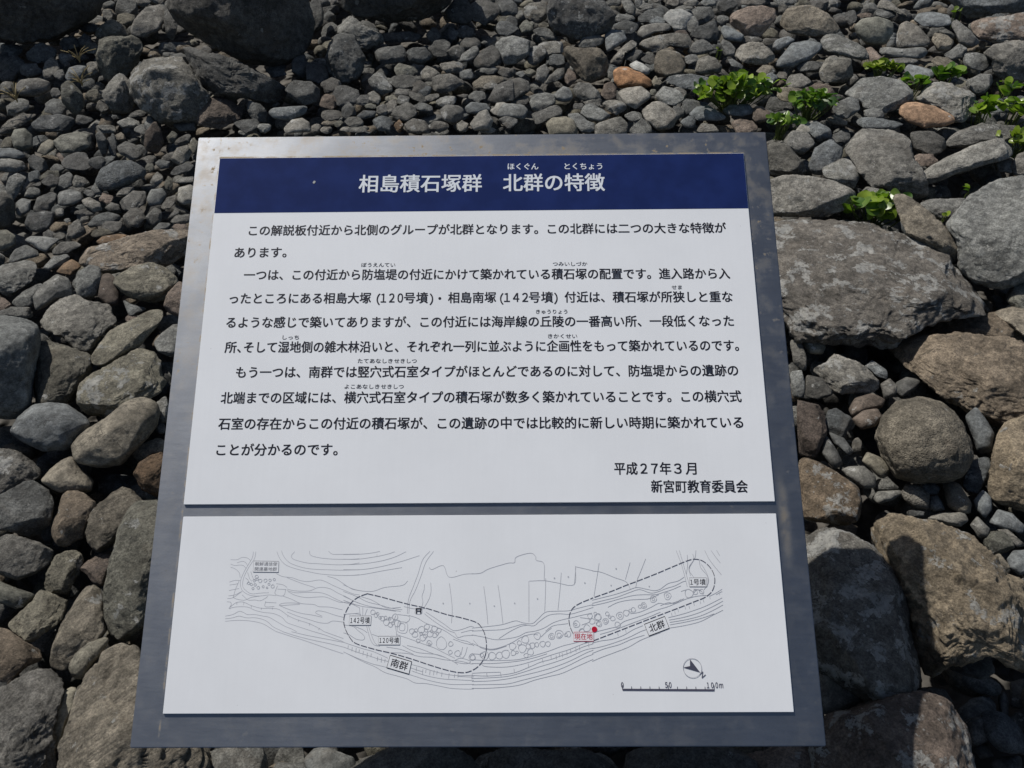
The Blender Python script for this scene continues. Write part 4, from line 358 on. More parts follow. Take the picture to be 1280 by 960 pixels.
SMALL = [
('pebble', -1.215, 2.172, 0.143, 63.2, 29.2, 0.02, 0.89, 's', (0.176, 0.17, 0.157), 0, 26, '-23 20 0 23 22 0 20 -23 -3 -22 -21 1', ''),
('pebble', 0.025, 2.75, 0.207, 66.5, -0.5, 0.014, 0.92, 'a', (0.116, 0.114, 0.109), 0.15, 26, '35 0 34 -10 20 -17 -1 -16 -21 -17 -35 -10 -32 -1 -34 8 -23 17 -1 16 20 17 33 9', ''),
('pebble', 0.962, 1.003, 0.022, 45.2, -43.8, 0.014, 0.55, 'n', (0.157, 0.141, 0.117), 0.08, 26, '-19 3 -11 17 18 2 8 -19', ''),
('pebble', 0.98, 0.948, 0.018, 44.6, -46.0, 0.014, 0.49, 's', (0.098, 0.095, 0.09), 0.15, 40, '-22 -17 -8 20 22 11 11 -14', ''),
('pebble', -0.152, 3.036, 0.248, 69.2, 2.9, 0.021, 0.78, 'n', (0.146, 0.149, 0.146), 0.4, 27, '32 19 36 11 28 -3 10 -16 -7 -20 -24 -26 -44 -28 -33 -11 -26 2 -10 13 9 26 27 28', ''),
('pebble', -0.312, 2.818, 0.218, 67.4, 6.3, 0.022, 0.91, 's', (0.08, 0.077, 0.073), 0.08, 25, '-33 -17 -19 18 1 26 36 3 30 -10 -8 -22', ''),
('pebble', -0.356, 0.59, 0.01, 26.4, 31.1, 0.028, 0.25, 's', (0.126, 0.127, 0.124), 0.15, 63, '36 -21 23 -29 7 -28 -11 -29 -21 -12 -36 2 -34 17 -24 27 -10 35 9 21 31 14 32 -5', ''),
('pebble', -0.173, 3.204, 0.266, 70.5, 3.1, 0.02, 0.74, 'a', (0.088, 0.088, 0.086), 0, 24, '31 -2 26 -13 16 -23 -1 -22 -19 -23 -25 -11 -39 0 -28 11 -15 18 1 27 16 18 34 12', ''),
('pebble', -1.329, 2.284, 0.159, 64.8, 30.2, 0.02, 0.71, 'n', (0.127, 0.129, 0.127), 0, 23, '-24 -9 -12 16 17 23 24 7 11 -18 -18 -22', ''),
('pebble', 0.104, 2.901, 0.232, 68.1, -2.1, 0.022, 0.81, 'a', (0.131, 0.131, 0.127), 0, 26, '-22 -19 -18 17 10 35 25 9 7 -32 -19 -28', ''),
('pebble', 1.388, 3.011, 0.234, 70.6, -24.7, 0.014, 0.89, 'n', (0.162, 0.159, 0.151), 0.15, 47, '64 10 48 3 35 -4 7 -11 -21 -12 -56 -15 -53 -8 -56 -2 -27 5 0 12 29 14 46 12', ''),
('pebble', 0.882, 1.144, 0.034, 46.6, -37.6, 0.014, 0.44, 's', (0.097, 0.105, 0.111), 0.08, 21, '-9 -14 -16 9 -5 19 20 -3 3 -16', ''),
('pebble', 0.776, 3.08, 0.254, 70.2, -14.1, 0.026, 0.73, 'n', (0.139, 0.14, 0.137), 0.08, 23, '-27 8 -27 33 5 20 27 3 28 -24 -6 -27', ''),
('pebble', 0.16, 3.002, 0.239, 68.9, -3.1, 0.017, 0.86, 'a', (0.088, 0.093, 0.096), 0.08, 21, '26 2 31 -12 20 -22 2 -18 -14 -22 -29 -13 -27 0 -28 14 -15 22 1 21 16 22 26 13', ''),
('pebble', -0.449, 3.183, 0.257, 70.4, 8.0, 0.015, 1.0, 'a', (0.088, 0.085, 0.081), 0.15, 31, '37 -2 33 -10 24 -20 0 -18 -16 -13 -36 -8 -49 2 -34 12 -15 16 4 16 25 16 41 8', ''),
('pebble', 1.045, 2.523, 0.182, 66.0, -22.5, 0.015, 0.97, 'n', (0.089, 0.092, 0.093), 0.15, 24, '27 5 25 -5 22 -16 4 -17 -11 -20 -21 -12 -30 -4 -28 6 -16 12 -7 21 7 16 22 15', ''),
('pebble', 0.152, 2.889, 0.23, 68.0, -3.0, 0.022, 0.78, 'n', (0.123, 0.12, 0.113), 0.15, 26, '-39 -31 -28 -4 4 24 30 29 29 -2 -8 -21', ''),
('pebble', -1.373, 2.286, 0.157, 65.0, 31.0, 0.017, 0.68, 'a', (0.085, 0.084, 0.082), 0.08, 27, '28 -7 16 -13 6 -18 -7 -18 -17 -11 -26 -4 -27 7 -16 12 -7 17 7 21 13 9 27 4', ''),
('pebble', 0.87, 3.164, 0.254, 70.7, -15.4, 0.014, 0.84, 'n', (0.091, 0.088, 0.083), 0.08, 38, '58 5 42 -3 27 -9 5 -15 -19 -13 -48 -13 -47 -4 -44 3 -28 11 -1 13 26 16 38 10', ''),
('pebble', -0.22, 2.738, 0.206, 66.5, 4.6, 0.019, 0.94, 'n', (0.148, 0.148, 0.141), 0.5, 27, '37 8 28 -2 22 -12 4 -21 -13 -17 -25 -13 -33 -7 -36 3 -22 12 -4 16 13 18 27 15', ''),
('pebble', -0.536, 2.664, 0.204, 66.2, 11.4, 0.021, 0.65, 'a', (0.089, 0.091, 0.091), 0.15, 22, '24 -2 20 -17 7 -21 -4 -25 -15 -21 -23 -12 -22 2 -17 14 -8 22 3 29 13 21 19 11', ''),
('pebble', 0.796, 1.194, 0.036, 46.5, -33.7, 0.012, 0.49, 'n', (0.114, 0.114, 0.109), 0.08, 30, '-17 -17 -13 13 7 11 26 4 7 -8', ''),
('pebble', -1.388, 2.31, 0.159, 65.3, 31.0, 0.015, 0.66, 'a', (0.114, 0.111, 0.094), 0, 26, '26 3 27 -5 17 -13 0 -13 -15 -16 -23 -10 -31 -3 -26 6 -13 12 1 17 12 12 29 12', ''),
('pebble', -0.236, 2.584, 0.189, 65.0, 5.2, 0.017, 0.74, 's', (0.115, 0.11, 0.102), 0.15, 28, '35 -2 28 -9 16 -15 0 -20 -13 -12 -32 -9 -36 1 -26 9 -17 17 2 17 17 13 32 7', ''),
('pebble', 1.007, 1.063, 0.027, 46.8, -43.5, 0.011, 0.51, 'n', (0.145, 0.14, 0.129), 0.15, 38, '-32 0 -15 11 28 -1 16 -13 -4 -4', ''),
('pebble', -1.27, 2.384, 0.167, 65.5, 28.1, 0.015, 0.76, 'n', (0.08, 0.083, 0.084), 0, 24, '23 -5 16 -12 7 -20 -7 -20 -16 -12 -22 -4 -28 6 -18 14 -6 16 6 17 19 14 26 5', ''),
('pebble', -0.967, 1.737, 0.094, 56.7, 29.1, 0.022, 0.8, 'n', (0.12, 0.126, 0.127), 0.08, 31, '-15 33 -2 13 32 -9 -5 -18 -15 -15', ''),
('pebble', -1.001, 2.349, 0.162, 64.1, 23.1, 0.012, 0.75, 'n', (0.089, 0.091, 0.091), 0, 30, '-38 -7 -17 10 12 16 37 7 19 -11 -20 -15', ''),
('pebble', -1.747, 2.901, 0.226, 70.9, 31.1, 0.017, 0.92, 'a', (0.08, 0.08, 0.079), 0, 23, '25 -4 19 -13 8 -22 -7 -18 -24 -16 -25 -4 -29 6 -19 14 -6 18 8 21 19 14 32 7', ''),
('pebble', -0.025, 3.301, 0.272, 71.1, 0.4, 0.017, 1.04, 'a', (0.129, 0.125, 0.107), 0.15, 23, '30 -1 29 -12 18 -22 -1 -18 -19 -21 -30 -12 -28 -1 -35 11 -19 19 -1 18 19 21 33 11', ''),
('pebble', -1.463, 2.944, 0.235, 70.5, 26.4, 0.022, 0.76, 'a', (0.156, 0.152, 0.141), 0, 20, '24 -5 11 -15 1 -22 -10 -28 -20 -22 -21 -10 -20 2 -19 18 -5 24 6 21 17 20 26 11', ''),
('pebble', -1.241, 2.605, 0.191, 67.3, 25.5, 0.014, 0.79, 'n', (0.165, 0.166, 0.16), 0.08, 29, '-34 9 3 19 34 -4 31 -16 -27 -10', ''),
('pebble', -1.406, 2.763, 0.213, 69.1, 27.0, 0.02, 0.67, 'n', (0.126, 0.12, 0.101), 0.15, 21, '26 -1 22 -12 10 -17 -3 -22 -15 -19 -22 -11 -26 -1 -23 11 -9 17 4 21 19 20 20 7', ''),
('pebble', -0.5, 2.744, 0.207, 66.8, 10.3, 0.016, 0.8, 'a', (0.092, 0.092, 0.091), 0, 28, '40 -3 22 -9 16 -18 -3 -17 -19 -13 -34 -7 -31 2 -31 11 -14 14 1 16 21 16 27 6', ''),
('pebble', -0.505, 2.579, 0.183, 65.1, 11.1, 0.008, 1.09, 'n', (0.153, 0.15, 0.14), 0.15, 40, '47 -5 37 -8 24 -12 -2 -11 -21 -7 -40 -2 -54 4 -50 10 -19 9 1 10 30 8 47 1', ''),
('pebble', -0.512, 2.607, 0.192, 65.5, 11.1, 0.017, 0.8, 'n', (0.112, 0.11, 0.104), 0, 25, '31 -2 29 -11 12 -14 -3 -21 -16 -12 -28 -6 -33 3 -23 10 -15 18 2 16 19 15 26 6', ''),
('pebble', -1.519, 3.093, 0.251, 71.6, 26.2, 0.019, 0.87, 'a', (0.119, 0.119, 0.104), 0.08, 23, '15 15 24 2 28 -11 19 -17 13 -27 -1 -19 -15 -16 -27 -3 -23 9 -23 21 -11 22 1 23', ''),
('pebble', 0.453, 3.405, 0.29, 72.1, -7.6, 0.023, 0.89, 'n', (0.123, 0.124, 0.12), 0.08, 21, '-35 25 2 26 28 -2 23 -31 -9 -23', ''),
('pebble', -1.349, 2.698, 0.207, 68.4, 26.6, 0.02, 0.67, 'a', (0.137, 0.134, 0.126), 0, 19, '22 -3 16 -14 5 -19 -9 -24 -15 -13 -26 -7 -22 5 -15 14 -6 21 5 18 20 20 23 8', ''),
('pebble', -0.289, 3.181, 0.262, 70.4, 5.2, 0.025, 1.01, 'n', (0.086, 0.084, 0.08), 0.15, 23, '28 0 21 -13 10 -20 -2 -30 -15 -22 -22 -11 -29 2 -20 13 -9 19 2 32 13 21 21 12', ''),
('pebble', -1.246, 2.466, 0.183, 66.2, 26.8, 0.014, 0.71, 'a', (0.076, 0.079, 0.081), 0, 31, '13 -3 5 -15 -3 -35 -11 -32 -16 -27 -17 -14 -11 2 -8 23 2 23 12 37 16 28 16 13', ''),
('pebble', 0.889, 2.936, 0.231, 69.1, -16.9, 0.017, 0.75, 'n', (0.18, 0.162, 0.134), 0.08, 26, '-35 -7 -16 17 21 17 34 0 1 -22', ''),
('pebble', -1.288, 2.283, 0.155, 64.6, 29.4, 0.019, 0.68, 'n', (0.175, 0.172, 0.16), 0, 23, '-21 4 -6 23 16 9 26 -12 6 -17 -22 -10', ''),
('pebble', -0.005, 3.278, 0.273, 71.0, 0.1, 0.023, 0.9, 'a', (0.077, 0.079, 0.079), 0.15, 19, '27 0 21 -12 15 -25 0 -22 -14 -26 -21 -12 -27 0 -22 14 -11 21 0 28 11 20 24 14', ''),
('pebble', 0.543, 2.661, 0.2, 66.2, -11.5, 0.02, 0.8, 'n', (0.126, 0.128, 0.126), 0.08, 19, '21 2 23 -10 11 -15 3 -25 -10 -21 -18 -12 -24 -2 -18 8 -16 21 -3 21 8 20 20 14', ''),
('pebble', -1.589, 3.254, 0.267, 72.6, 26.0, 0.014, 0.79, 'n', (0.079, 0.083, 0.086), 0.15, 27, '34 -4 26 -12 13 -17 -5 -18 -21 -11 -30 -4 -38 6 -27 13 -10 16 6 16 22 12 34 5', ''),
('pebble', -0.115, 2.772, 0.209, 66.8, 2.4, 0.015, 1.09, 'a', (0.116, 0.119, 0.118), 0.08, 24, '29 0 30 -11 11 -12 -1 -22 -14 -13 -26 -8 -33 1 -24 8 -16 17 0 17 16 16 26 9', ''),
('pebble', -1.721, 2.819, 0.218, 70.3, 31.4, 0.018, 0.78, 'a', (0.129, 0.126, 0.118), 0.08, 23, '20 -4 21 -16 5 -16 -9 -21 -19 -13 -25 -5 -28 5 -16 11 -8 21 6 17 20 15 28 5', ''),
('pebble', 0.056, 3.258, 0.268, 70.8, -1.0, 0.022, 1.08, 's', (0.129, 0.131, 0.117), 0.08, 20, '25 0 27 -12 15 -20 0 -19 -18 -22 -24 -10 -30 0 -23 9 -15 19 -1 26 11 16 30 14', ''),
('pebble', 0.201, 2.882, 0.229, 67.9, -4.0, 0.019, 0.8, 'n', (0.173, 0.141, 0.121), 0, 24, '-20 1 -8 32 17 15 23 -7 0 -30 -17 -17', ''),
('pebble', 0.674, 3.266, 0.273, 71.3, -11.7, 0.022, 0.94, 'a', (0.15, 0.153, 0.15), 0, 23, '-26 -7 -7 35 23 6 26 -13 -3 -29', ''),
('pebble', 0.399, 2.645, 0.195, 65.8, -8.6, 0.014, 0.89, 'n', (0.143, 0.147, 0.145), 0.15, 24, '-34 1 -8 17 23 13 30 -8 -9 -19', ''),
('pebble', 0.63, 2.58, 0.185, 65.4, -13.7, 0.012, 0.98, 'n', (0.212, 0.206, 0.19), 0.08, 31, '-35 -15 -20 14 15 14 42 -7', ''),
('pebble', 1.055, 2.617, 0.193, 66.8, -21.9, 0.012, 0.6, 's', (0.197, 0.177, 0.147), 0, 29, '-39 1 -17 16 34 4 33 -11 -9 -13', ''),
('pebble', -1.307, 2.577, 0.184, 67.2, 26.9, 0.015, 1.09, 'a', (0.112, 0.11, 0.103), 0.15, 24, '26 -6 24 -14 9 -15 -4 -12 -20 -11 -25 -3 -27 4 -26 13 -12 16 4 12 19 9 30 2', ''),
('pebble', 0.573, 2.609, 0.192, 65.7, -12.4, 0.016, 0.9, 's', (0.12, 0.13, 0.138), 0, 20, '22 2 22 -8 15 -17 2 -19 -10 -17 -19 -11 -28 -2 -21 7 -13 12 -4 21 10 20 19 12', ''),
('pebble', -0.995, 2.183, 0.144, 62.4, 24.5, 0.015, 0.84, 'a', (0.124, 0.122, 0.115), 0.15, 20, '-25 -5 -6 13 26 18 21 -1 -6 -18 -25 -14', ''),
('pebble', 1.287, 3.322, 0.279, 72.5, -21.2, 0.02, 0.93, 'a', (0.093, 0.094, 0.093), 0, 21, '23 3 21 -10 15 -20 8 -32 -5 -21 -16 -14 -22 -3 -25 12 -16 19 -7 23 5 27 15 16', ''),
('pebble', -1.589, 3.019, 0.241, 71.2, 27.8, 0.019, 0.85, 's', (0.122, 0.126, 0.125), 0, 21, '29 -5 18 -12 6 -15 -7 -22 -19 -16 -22 -5 -23 4 -20 16 -6 21 6 15 17 13 25 6', ''),
('pebble', -0.399, 2.697, 0.204, 66.3, 8.4, 0.017, 0.85, 'a', (0.136, 0.131, 0.121), 0.08, 21, '17 -2 13 -14 6 -25 -4 -28 -11 -20 -17 -12 -19 0 -16 14 -7 20 2 23 12 24 19 14', ''),
('pebble', -0.015, 2.924, 0.228, 68.2, 0.3, 0.014, 0.66, 'a', (0.097, 0.094, 0.089), 0.15, 24, '32 0 29 -8 17 -13 2 -17 -16 -14 -25 -8 -36 0 -30 8 -17 15 2 12 20 15 32 8', ''),
('pebble', -0.941, 2.109, 0.132, 61.2, 24.0, 0.011, 0.84, 's', (0.121, 0.118, 0.112), 0, 28, '-32 0 -13 14 25 10 29 -4 13 -14 -24 -9', ''),
('pebble', -1.398, 2.628, 0.192, 67.9, 28.0, 0.015, 0.82, 'a', (0.077, 0.08, 0.081), 0.08, 25, '33 -7 21 -12 9 -15 -6 -14 -20 -10 -27 -2 -23 4 -21 12 -12 18 4 15 15 8 24 2', ''),
('pebble', 1.439, 3.37, 0.278, 73.0, -23.1, 0.014, 0.91, 'a', (0.137, 0.141, 0.141), 0.15, 27, '33 4 37 -3 26 -12 3 -15 -15 -12 -32 -11 -42 -5 -38 3 -22 9 -6 15 15 15 30 11', ''),
('pebble', -1.436, 2.313, 0.157, 65.5, 31.8, 0.014, 0.87, 's', (0.112, 0.122, 0.129), 0.08, 17, '16 -4 15 -15 3 -17 -6 -15 -18 -15 -19 -4 -16 5 -12 13 -3 17 6 17 17 15 18 5', ''),
('pebble', -0.009, 2.612, 0.19, 65.1, 0.2, 0.013, 0.96, 'n', (0.125, 0.128, 0.127), 0, 23, '31 0 20 -7 14 -14 1 -18 -14 -16 -20 -7 -27 0 -27 11 -12 15 1 14 13 14 25 9', ''),
('pebble', -1.565, 3.149, 0.255, 72.0, 26.4, 0.018, 1.1, 'a', (0.108, 0.107, 0.103), 0, 21, '20 -4 12 -14 3 -25 -7 -21 -20 -23 -20 -10 -21 2 -13 13 -3 20 10 29 15 17 24 10', ''),
('pebble', 0.428, 3.333, 0.274, 71.5, -7.3, 0.013, 0.85, 'n', (0.125, 0.128, 0.126), 0.15, 28, '-39 0 -25 15 27 12 45 -6 14 -13 -28 -14', ''),
('pebble', -0.315, 2.763, 0.208, 66.8, 6.5, 0.018, 1.05, 'n', (0.108, 0.107, 0.101), 0, 25, '32 -16 24 -20 10 -19 -6 -10 -22 -3 -31 7 -32 16 -25 21 -8 15 8 13 20 2 33 -8', ''),
('pebble', 0.945, 3.471, 0.291, 72.9, -15.2, 0.015, 0.8, 'n', (0.149, 0.144, 0.135), 0, 34, '45 3 52 -6 28 -13 2 -15 -24 -17 -52 -14 -47 -4 -47 5 -28 12 -4 16 26 19 44 12', ''),
('pebble', -0.463, 2.758, 0.209, 66.9, 9.5, 0.02, 1.06, 'n', (0.166, 0.162, 0.151), 0.15, 19, '17 -14 13 -25 -1 -18 -15 -14 -20 -1 -22 10 -18 19 -7 20 3 23 12 11 22 3 23 -8', ''),
('pebble', -1.413, 2.234, 0.147, 64.6, 32.3, 0.014, 0.76, 'n', (0.153, 0.155, 0.149), 0, 23, '-26 -5 -5 17 19 11 22 -9 -8 -15', ''),
('pebble', 0.555, 3.316, 0.271, 71.4, -9.5, 0.013, 1.08, 's', (0.141, 0.153, 0.162), 0.15, 27, '42 2 31 -5 24 -14 1 -12 -22 -17 -31 -9 -39 -2 -34 5 -21 11 -3 18 15 11 35 9', ''),
('pebble', -0.293, 2.706, 0.199, 66.2, 6.2, 0.013, 1.04, 'n', (0.121, 0.125, 0.125), 0.15, 27, '27 -6 34 -15 13 -13 -3 -13 -21 -8 -29 0 -35 8 -21 10 -15 17 4 14 19 7 31 0', ''),
('pebble', -1.227, 2.252, 0.15, 64.0, 28.6, 0.016, 1.0, 'a', (0.126, 0.131, 0.131), 0, 19, '17 -5 11 -14 2 -19 -6 -17 -14 -15 -19 -7 -17 3 -10 11 -3 17 8 24 13 14 15 5', ''),
('pebble', -1.588, 2.489, 0.178, 67.5, 32.5, 0.014, 0.84, 'n', (0.113, 0.107, 0.09), 0.15, 17, '-21 -1 0 18 23 17 9 -18 -25 -12', ''),
('pebble', -0.082, 2.948, 0.228, 68.3, 1.6, 0.012, 1.05, 's', (0.145, 0.148, 0.145), 0, 25, '36 -1 25 -7 16 -13 -1 -17 -14 -11 -34 -8 -29 0 -34 8 -16 12 0 13 21 15 28 6', ''),
('pebble', -0.476, 2.657, 0.196, 66.0, 10.2, 0.013, 0.7, 's', (0.1, 0.108, 0.115), 0, 27, '-36 -4 -9 15 35 8 24 -9 -13 -15', ''),
('pebble', -0.072, 2.844, 0.218, 67.4, 1.5, 0.017, 1.02, 'n', (0.175, 0.167, 0.152), 0.4, 18, '23 6 23 -2 20 -12 7 -17 -4 -16 -17 -17 -28 -11 -26 0 -15 9 -5 17 10 22 20 15', ''),
('pebble', 0.269, 2.732, 0.204, 66.5, -5.6, 0.013, 0.67, 'a', (0.14, 0.138, 0.13), 0.08, 26, '28 1 26 -5 19 -12 -1 -15 -16 -10 -29 -7 -36 -1 -31 5 -18 10 -2 11 18 14 32 9', ''),
('pebble', -0.296, 2.794, 0.214, 67.1, 6.0, 0.015, 0.78, 's', (0.096, 0.104, 0.11), 0, 19, '27 13 22 2 18 -8 9 -17 -4 -19 -15 -17 -22 -11 -27 -2 -21 9 -6 13 5 19 17 18', ''),
('pebble', -0.157, 2.907, 0.227, 68.1, 3.1, 0.014, 0.7, 's', (0.12, 0.126, 0.127), 0.08, 18, '25 -1 26 -11 12 -16 -1 -15 -16 -17 -25 -9 -24 0 -24 10 -12 15 0 18 16 19 19 7', ''),
('pebble', -1.14, 2.24, 0.148, 63.5, 27.0, 0.012, 0.77, 'n', (0.138, 0.134, 0.126), 0.15, 24, '-31 -4 -5 13 25 11 25 -3 -6 -15', ''),
('pebble', -1.038, 2.505, 0.18, 65.8, 22.5, 0.014, 0.81, 'a', (0.083, 0.082, 0.079), 0, 22, '23 9 28 2 15 -6 3 -14 -11 -16 -19 -12 -29 -10 -25 -2 -17 7 -4 12 10 16 23 16', ''),
('pebble', -1.062, 2.293, 0.157, 63.8, 24.9, 0.016, 0.85, 'a', (0.176, 0.172, 0.16), 0, 21, '-22 -4 7 23 19 13 16 -7 -14 -22', ''),
('pebble', 0.491, 3.022, 0.238, 69.2, -9.2, 0.015, 0.95, 'a', (0.08, 0.079, 0.076), 0, 22, '26 1 30 -9 13 -12 2 -18 -12 -15 -22 -10 -33 -2 -22 6 -18 15 -2 16 12 15 26 11', ''),
('pebble', -1.455, 2.851, 0.219, 69.7, 27.0, 0.014, 0.92, 'a', (0.09, 0.094, 0.095), 0.08, 18, '27 4 23 -5 11 -11 0 -16 -13 -18 -23 -13 -22 -4 -21 4 -15 13 0 17 12 15 21 11', ''),
('pebble', 0.64, 3.012, 0.239, 69.3, -12.0, 0.015, 0.66, 'n', (0.15, 0.153, 0.151), 0.08, 18, '26 2 28 -9 14 -14 2 -16 -12 -18 -22 -11 -24 -2 -27 8 -15 14 -3 17 12 19 18 9', ''),
('pebble', -0.426, 2.682, 0.2, 66.2, 9.0, 0.017, 0.73, 'n', (0.135, 0.133, 0.126), 0, 19, '27 -1 18 -9 11 -17 -2 -18 -13 -14 -24 -8 -19 2 -21 12 -9 15 2 19 14 16 17 6', ''),
('pebble', 0.762, 1.301, 0.047, 48.1, -30.3, 0.01, 0.39, 'a', (0.149, 0.145, 0.135), 0, 20, '10 4 12 -6 8 -11 5 -15 0 -19 -5 -11 -9 -4 -10 5 -11 14 -6 16 -1 15 5 11', ''),
('pebble', -1.805, 3.013, 0.241, 71.7, 30.9, 0.015, 0.81, 'a', (0.078, 0.081, 0.081), 0, 18, '19 -4 9 -12 1 -25 -9 -21 -17 -18 -21 -9 -16 3 -12 14 -2 20 8 23 17 19 18 8', ''),
('pebble', -0.219, 3.199, 0.262, 70.5, 3.9, 0.021, 0.94, 'n', (0.092, 0.094, 0.094), 0.15, 17, '23 -1 16 -10 11 -20 -1 -23 -11 -16 -20 -10 -24 0 -17 9 -12 20 1 23 10 15 23 11', ''),
('pebble', 1.071, 3.47, 0.292, 73.0, -17.1, 0.012, 0.6, 'a', (0.158, 0.16, 0.156), 0, 34, '54 4 38 -3 29 -11 6 -16 -14 -12 -46 -14 -43 -4 -48 4 -24 11 -1 14 25 16 37 10', ''),
('pebble', -1.187, 2.208, 0.143, 63.4, 28.3, 0.014, 1.03, 'a', (0.164, 0.133, 0.115), 0, 18, '19 -4 12 -10 6 -17 -5 -15 -10 -8 -21 -4 -18 4 -10 9 -5 17 6 16 11 8 19 4', ''),
('pebble', -0.371, 2.803, 0.21, 67.2, 7.5, 0.011, 1.03, 'a', (0.133, 0.131, 0.125), 0.08, 23, '33 -2 25 -8 12 -11 -2 -13 -17 -11 -29 -6 -26 1 -27 8 -16 13 1 12 13 9 30 6', ''),
('pebble', 0.895, 2.882, 0.224, 68.7, -17.3, 0.017, 0.72, 's', (0.129, 0.14, 0.148), 0, 17, '24 3 17 -6 15 -16 3 -17 -9 -18 -18 -11 -18 -2 -22 8 -14 14 -5 20 6 16 16 12', ''),
('pebble', -1.153, 2.162, 0.139, 62.8, 28.1, 0.013, 0.72, 's', (0.093, 0.091, 0.086), 0.15, 21, '-22 5 1 16 19 4 17 -13 -13 -11', ''),
('pebble', -0.364, 2.746, 0.206, 66.7, 7.6, 0.015, 0.96, 'n', (0.125, 0.127, 0.125), 0.15, 17, '20 -1 19 -9 11 -16 -1 -17 -10 -12 -22 -8 -23 1 -16 9 -11 17 2 16 12 14 23 8', ''),
('pebble', -1.067, 2.377, 0.164, 64.6, 24.2, 0.013, 0.62, 's', (0.118, 0.122, 0.122), 0.08, 20, '-23 8 -5 16 22 4 16 -14 -9 -14', ''),
('pebble', -1.229, 2.663, 0.195, 67.7, 24.8, 0.01, 0.85, 'n', (0.131, 0.131, 0.127), 0.15, 24, '31 3 31 -4 16 -9 -1 -9 -17 -11 -30 -8 -30 -3 -24 3 -17 8 0 12 16 12 20 6', ''),
('pebble', -0.159, 2.582, 0.189, 64.9, 3.5, 0.015, 0.74, 'n', (0.178, 0.17, 0.154), 0.08, 15, '17 0 18 -10 10 -17 -1 -16 -11 -16 -17 -8 -20 1 -17 10 -8 14 0 20 8 14 19 11', ''),
('pebble', 0.835, 1.124, 0.027, 45.6, -36.6, 0.01, 0.37, 'a', (0.087, 0.09, 0.091), 0.15, 22, '13 7 16 3 11 -3 2 -6 -6 -12 -12 -11 -14 -7 -16 -4 -12 2 -3 6 5 11 14 12', ''),
('pebble', -1.315, 1.757, 0.095, 59.3, 36.8, 0.019, 0.97, 'n', (0.135, 0.11, 0.095), 0.08, 24, '-7 27 15 10 23 -13 6 -19 -23 -12', ''),
('pebble', -0.017, 2.619, 0.192, 65.2, 0.4, 0.013, 0.64, 'n', (0.121, 0.122, 0.119), 0.3, 21, '26 0 22 -6 13 -11 0 -12 -17 -14 -22 -6 -27 0 -23 6 -13 10 0 15 12 10 27 7', ''),
('pebble', -1.23, 2.145, 0.133, 62.9, 29.8, 0.009, 1.02, 'n', (0.089, 0.088, 0.084), 0.15, 29, '30 -8 23 -11 12 -12 -3 -8 -16 -3 -26 2 -29 8 -21 10 -10 10 3 11 15 4 20 -2', ''),
('pebble', -0.797, 2.578, 0.187, 65.8, 17.2, 0.015, 0.76, 'a', (0.165, 0.169, 0.165), 0.08, 17, '19 -2 17 -9 9 -14 -3 -17 -14 -12 -16 -4 -19 3 -20 12 -7 14 4 14 14 11 21 5', ''),
('pebble', -1.548, 3.356, 0.277, 73.1, 24.8, 0.016, 1.08, 'n', (0.1, 0.099, 0.094), 0, 15, '18 -2 13 -13 4 -22 -7 -19 -18 -19 -20 -8 -15 2 -14 14 -5 22 5 18 16 19 20 9', ''),
('pebble', -1.38, 2.353, 0.162, 65.6, 30.4, 0.012, 0.64, 'n', (0.13, 0.131, 0.127), 0.15, 20, '21 -5 13 -9 6 -14 -5 -15 -11 -7 -22 -2 -20 5 -12 9 -6 14 5 14 13 8 19 2', ''),
('pebble', -0.995, 2.471, 0.178, 65.4, 21.9, 0.014, 0.83, 'a', (0.134, 0.13, 0.111), 0.15, 22, '15 -3 9 -13 2 -22 -6 -24 -11 -18 -16 -10 -15 2 -8 13 -1 22 7 26 11 16 15 9', ''),
('pebble', -0.936, 2.072, 0.126, 60.7, 24.3, 0.011, 0.93, 'a', (0.157, 0.128, 0.11), 0, 22, '18 -4 19 -11 8 -11 -3 -12 -13 -7 -17 -1 -23 5 -15 9 -9 14 3 9 14 7 21 2', ''),
('pebble', -0.983, 2.302, 0.151, 63.5, 23.1, 0.008, 1.1, 'n', (0.172, 0.17, 0.161), 0, 26, '-33 4 -2 9 29 6 20 -11 -28 -4', ''),
('pebble', -1.241, 2.231, 0.145, 63.8, 29.1, 0.011, 0.81, 'a', (0.107, 0.109, 0.108), 0, 21, '20 -5 19 -11 7 -10 -3 -12 -13 -7 -18 -1 -22 6 -14 10 -8 15 4 9 14 7 20 1', ''),
('pebble', 0.771, 3.459, 0.29, 72.6, -12.6, 0.014, 0.76, 'n', (0.135, 0.141, 0.142), 0, 22, '31 2 29 -6 18 -12 1 -14 -17 -16 -23 -8 -36 -2 -29 5 -18 11 -4 17 11 12 30 11', ''),
('pebble', -0.989, 2.079, 0.127, 61.1, 25.4, 0.009, 0.91, 'n', (0.121, 0.124, 0.123), 0, 23, '-29 -2 -3 12 25 4 16 -10 -17 -7', ''),
('pebble', -0.586, 2.615, 0.187, 65.6, 12.6, 0.009, 0.97, 'a', (0.157, 0.141, 0.117), 0.08, 28, '34 -3 31 -8 18 -10 -1 -8 -21 -7 -26 -1 -38 3 -33 8 -15 8 1 10 17 5 33 1', ''),
('pebble', -1.192, 2.573, 0.184, 66.8, 24.9, 0.014, 1.06, 'a', (0.119, 0.12, 0.117), 0, 17, '17 -3 13 -9 7 -17 -5 -15 -11 -8 -19 -4 -22 4 -14 10 -5 12 4 15 14 12 20 5', ''),
('pebble', -0.961, 1.704, 0.087, 56.1, 29.4, 0.01, 0.62, 'n', (0.164, 0.133, 0.115), 0, 17, '14 -5 12 -10 4 -11 -5 -12 -10 -6 -15 -1 -16 5 -11 9 -5 13 3 9 12 8 15 1', ''),
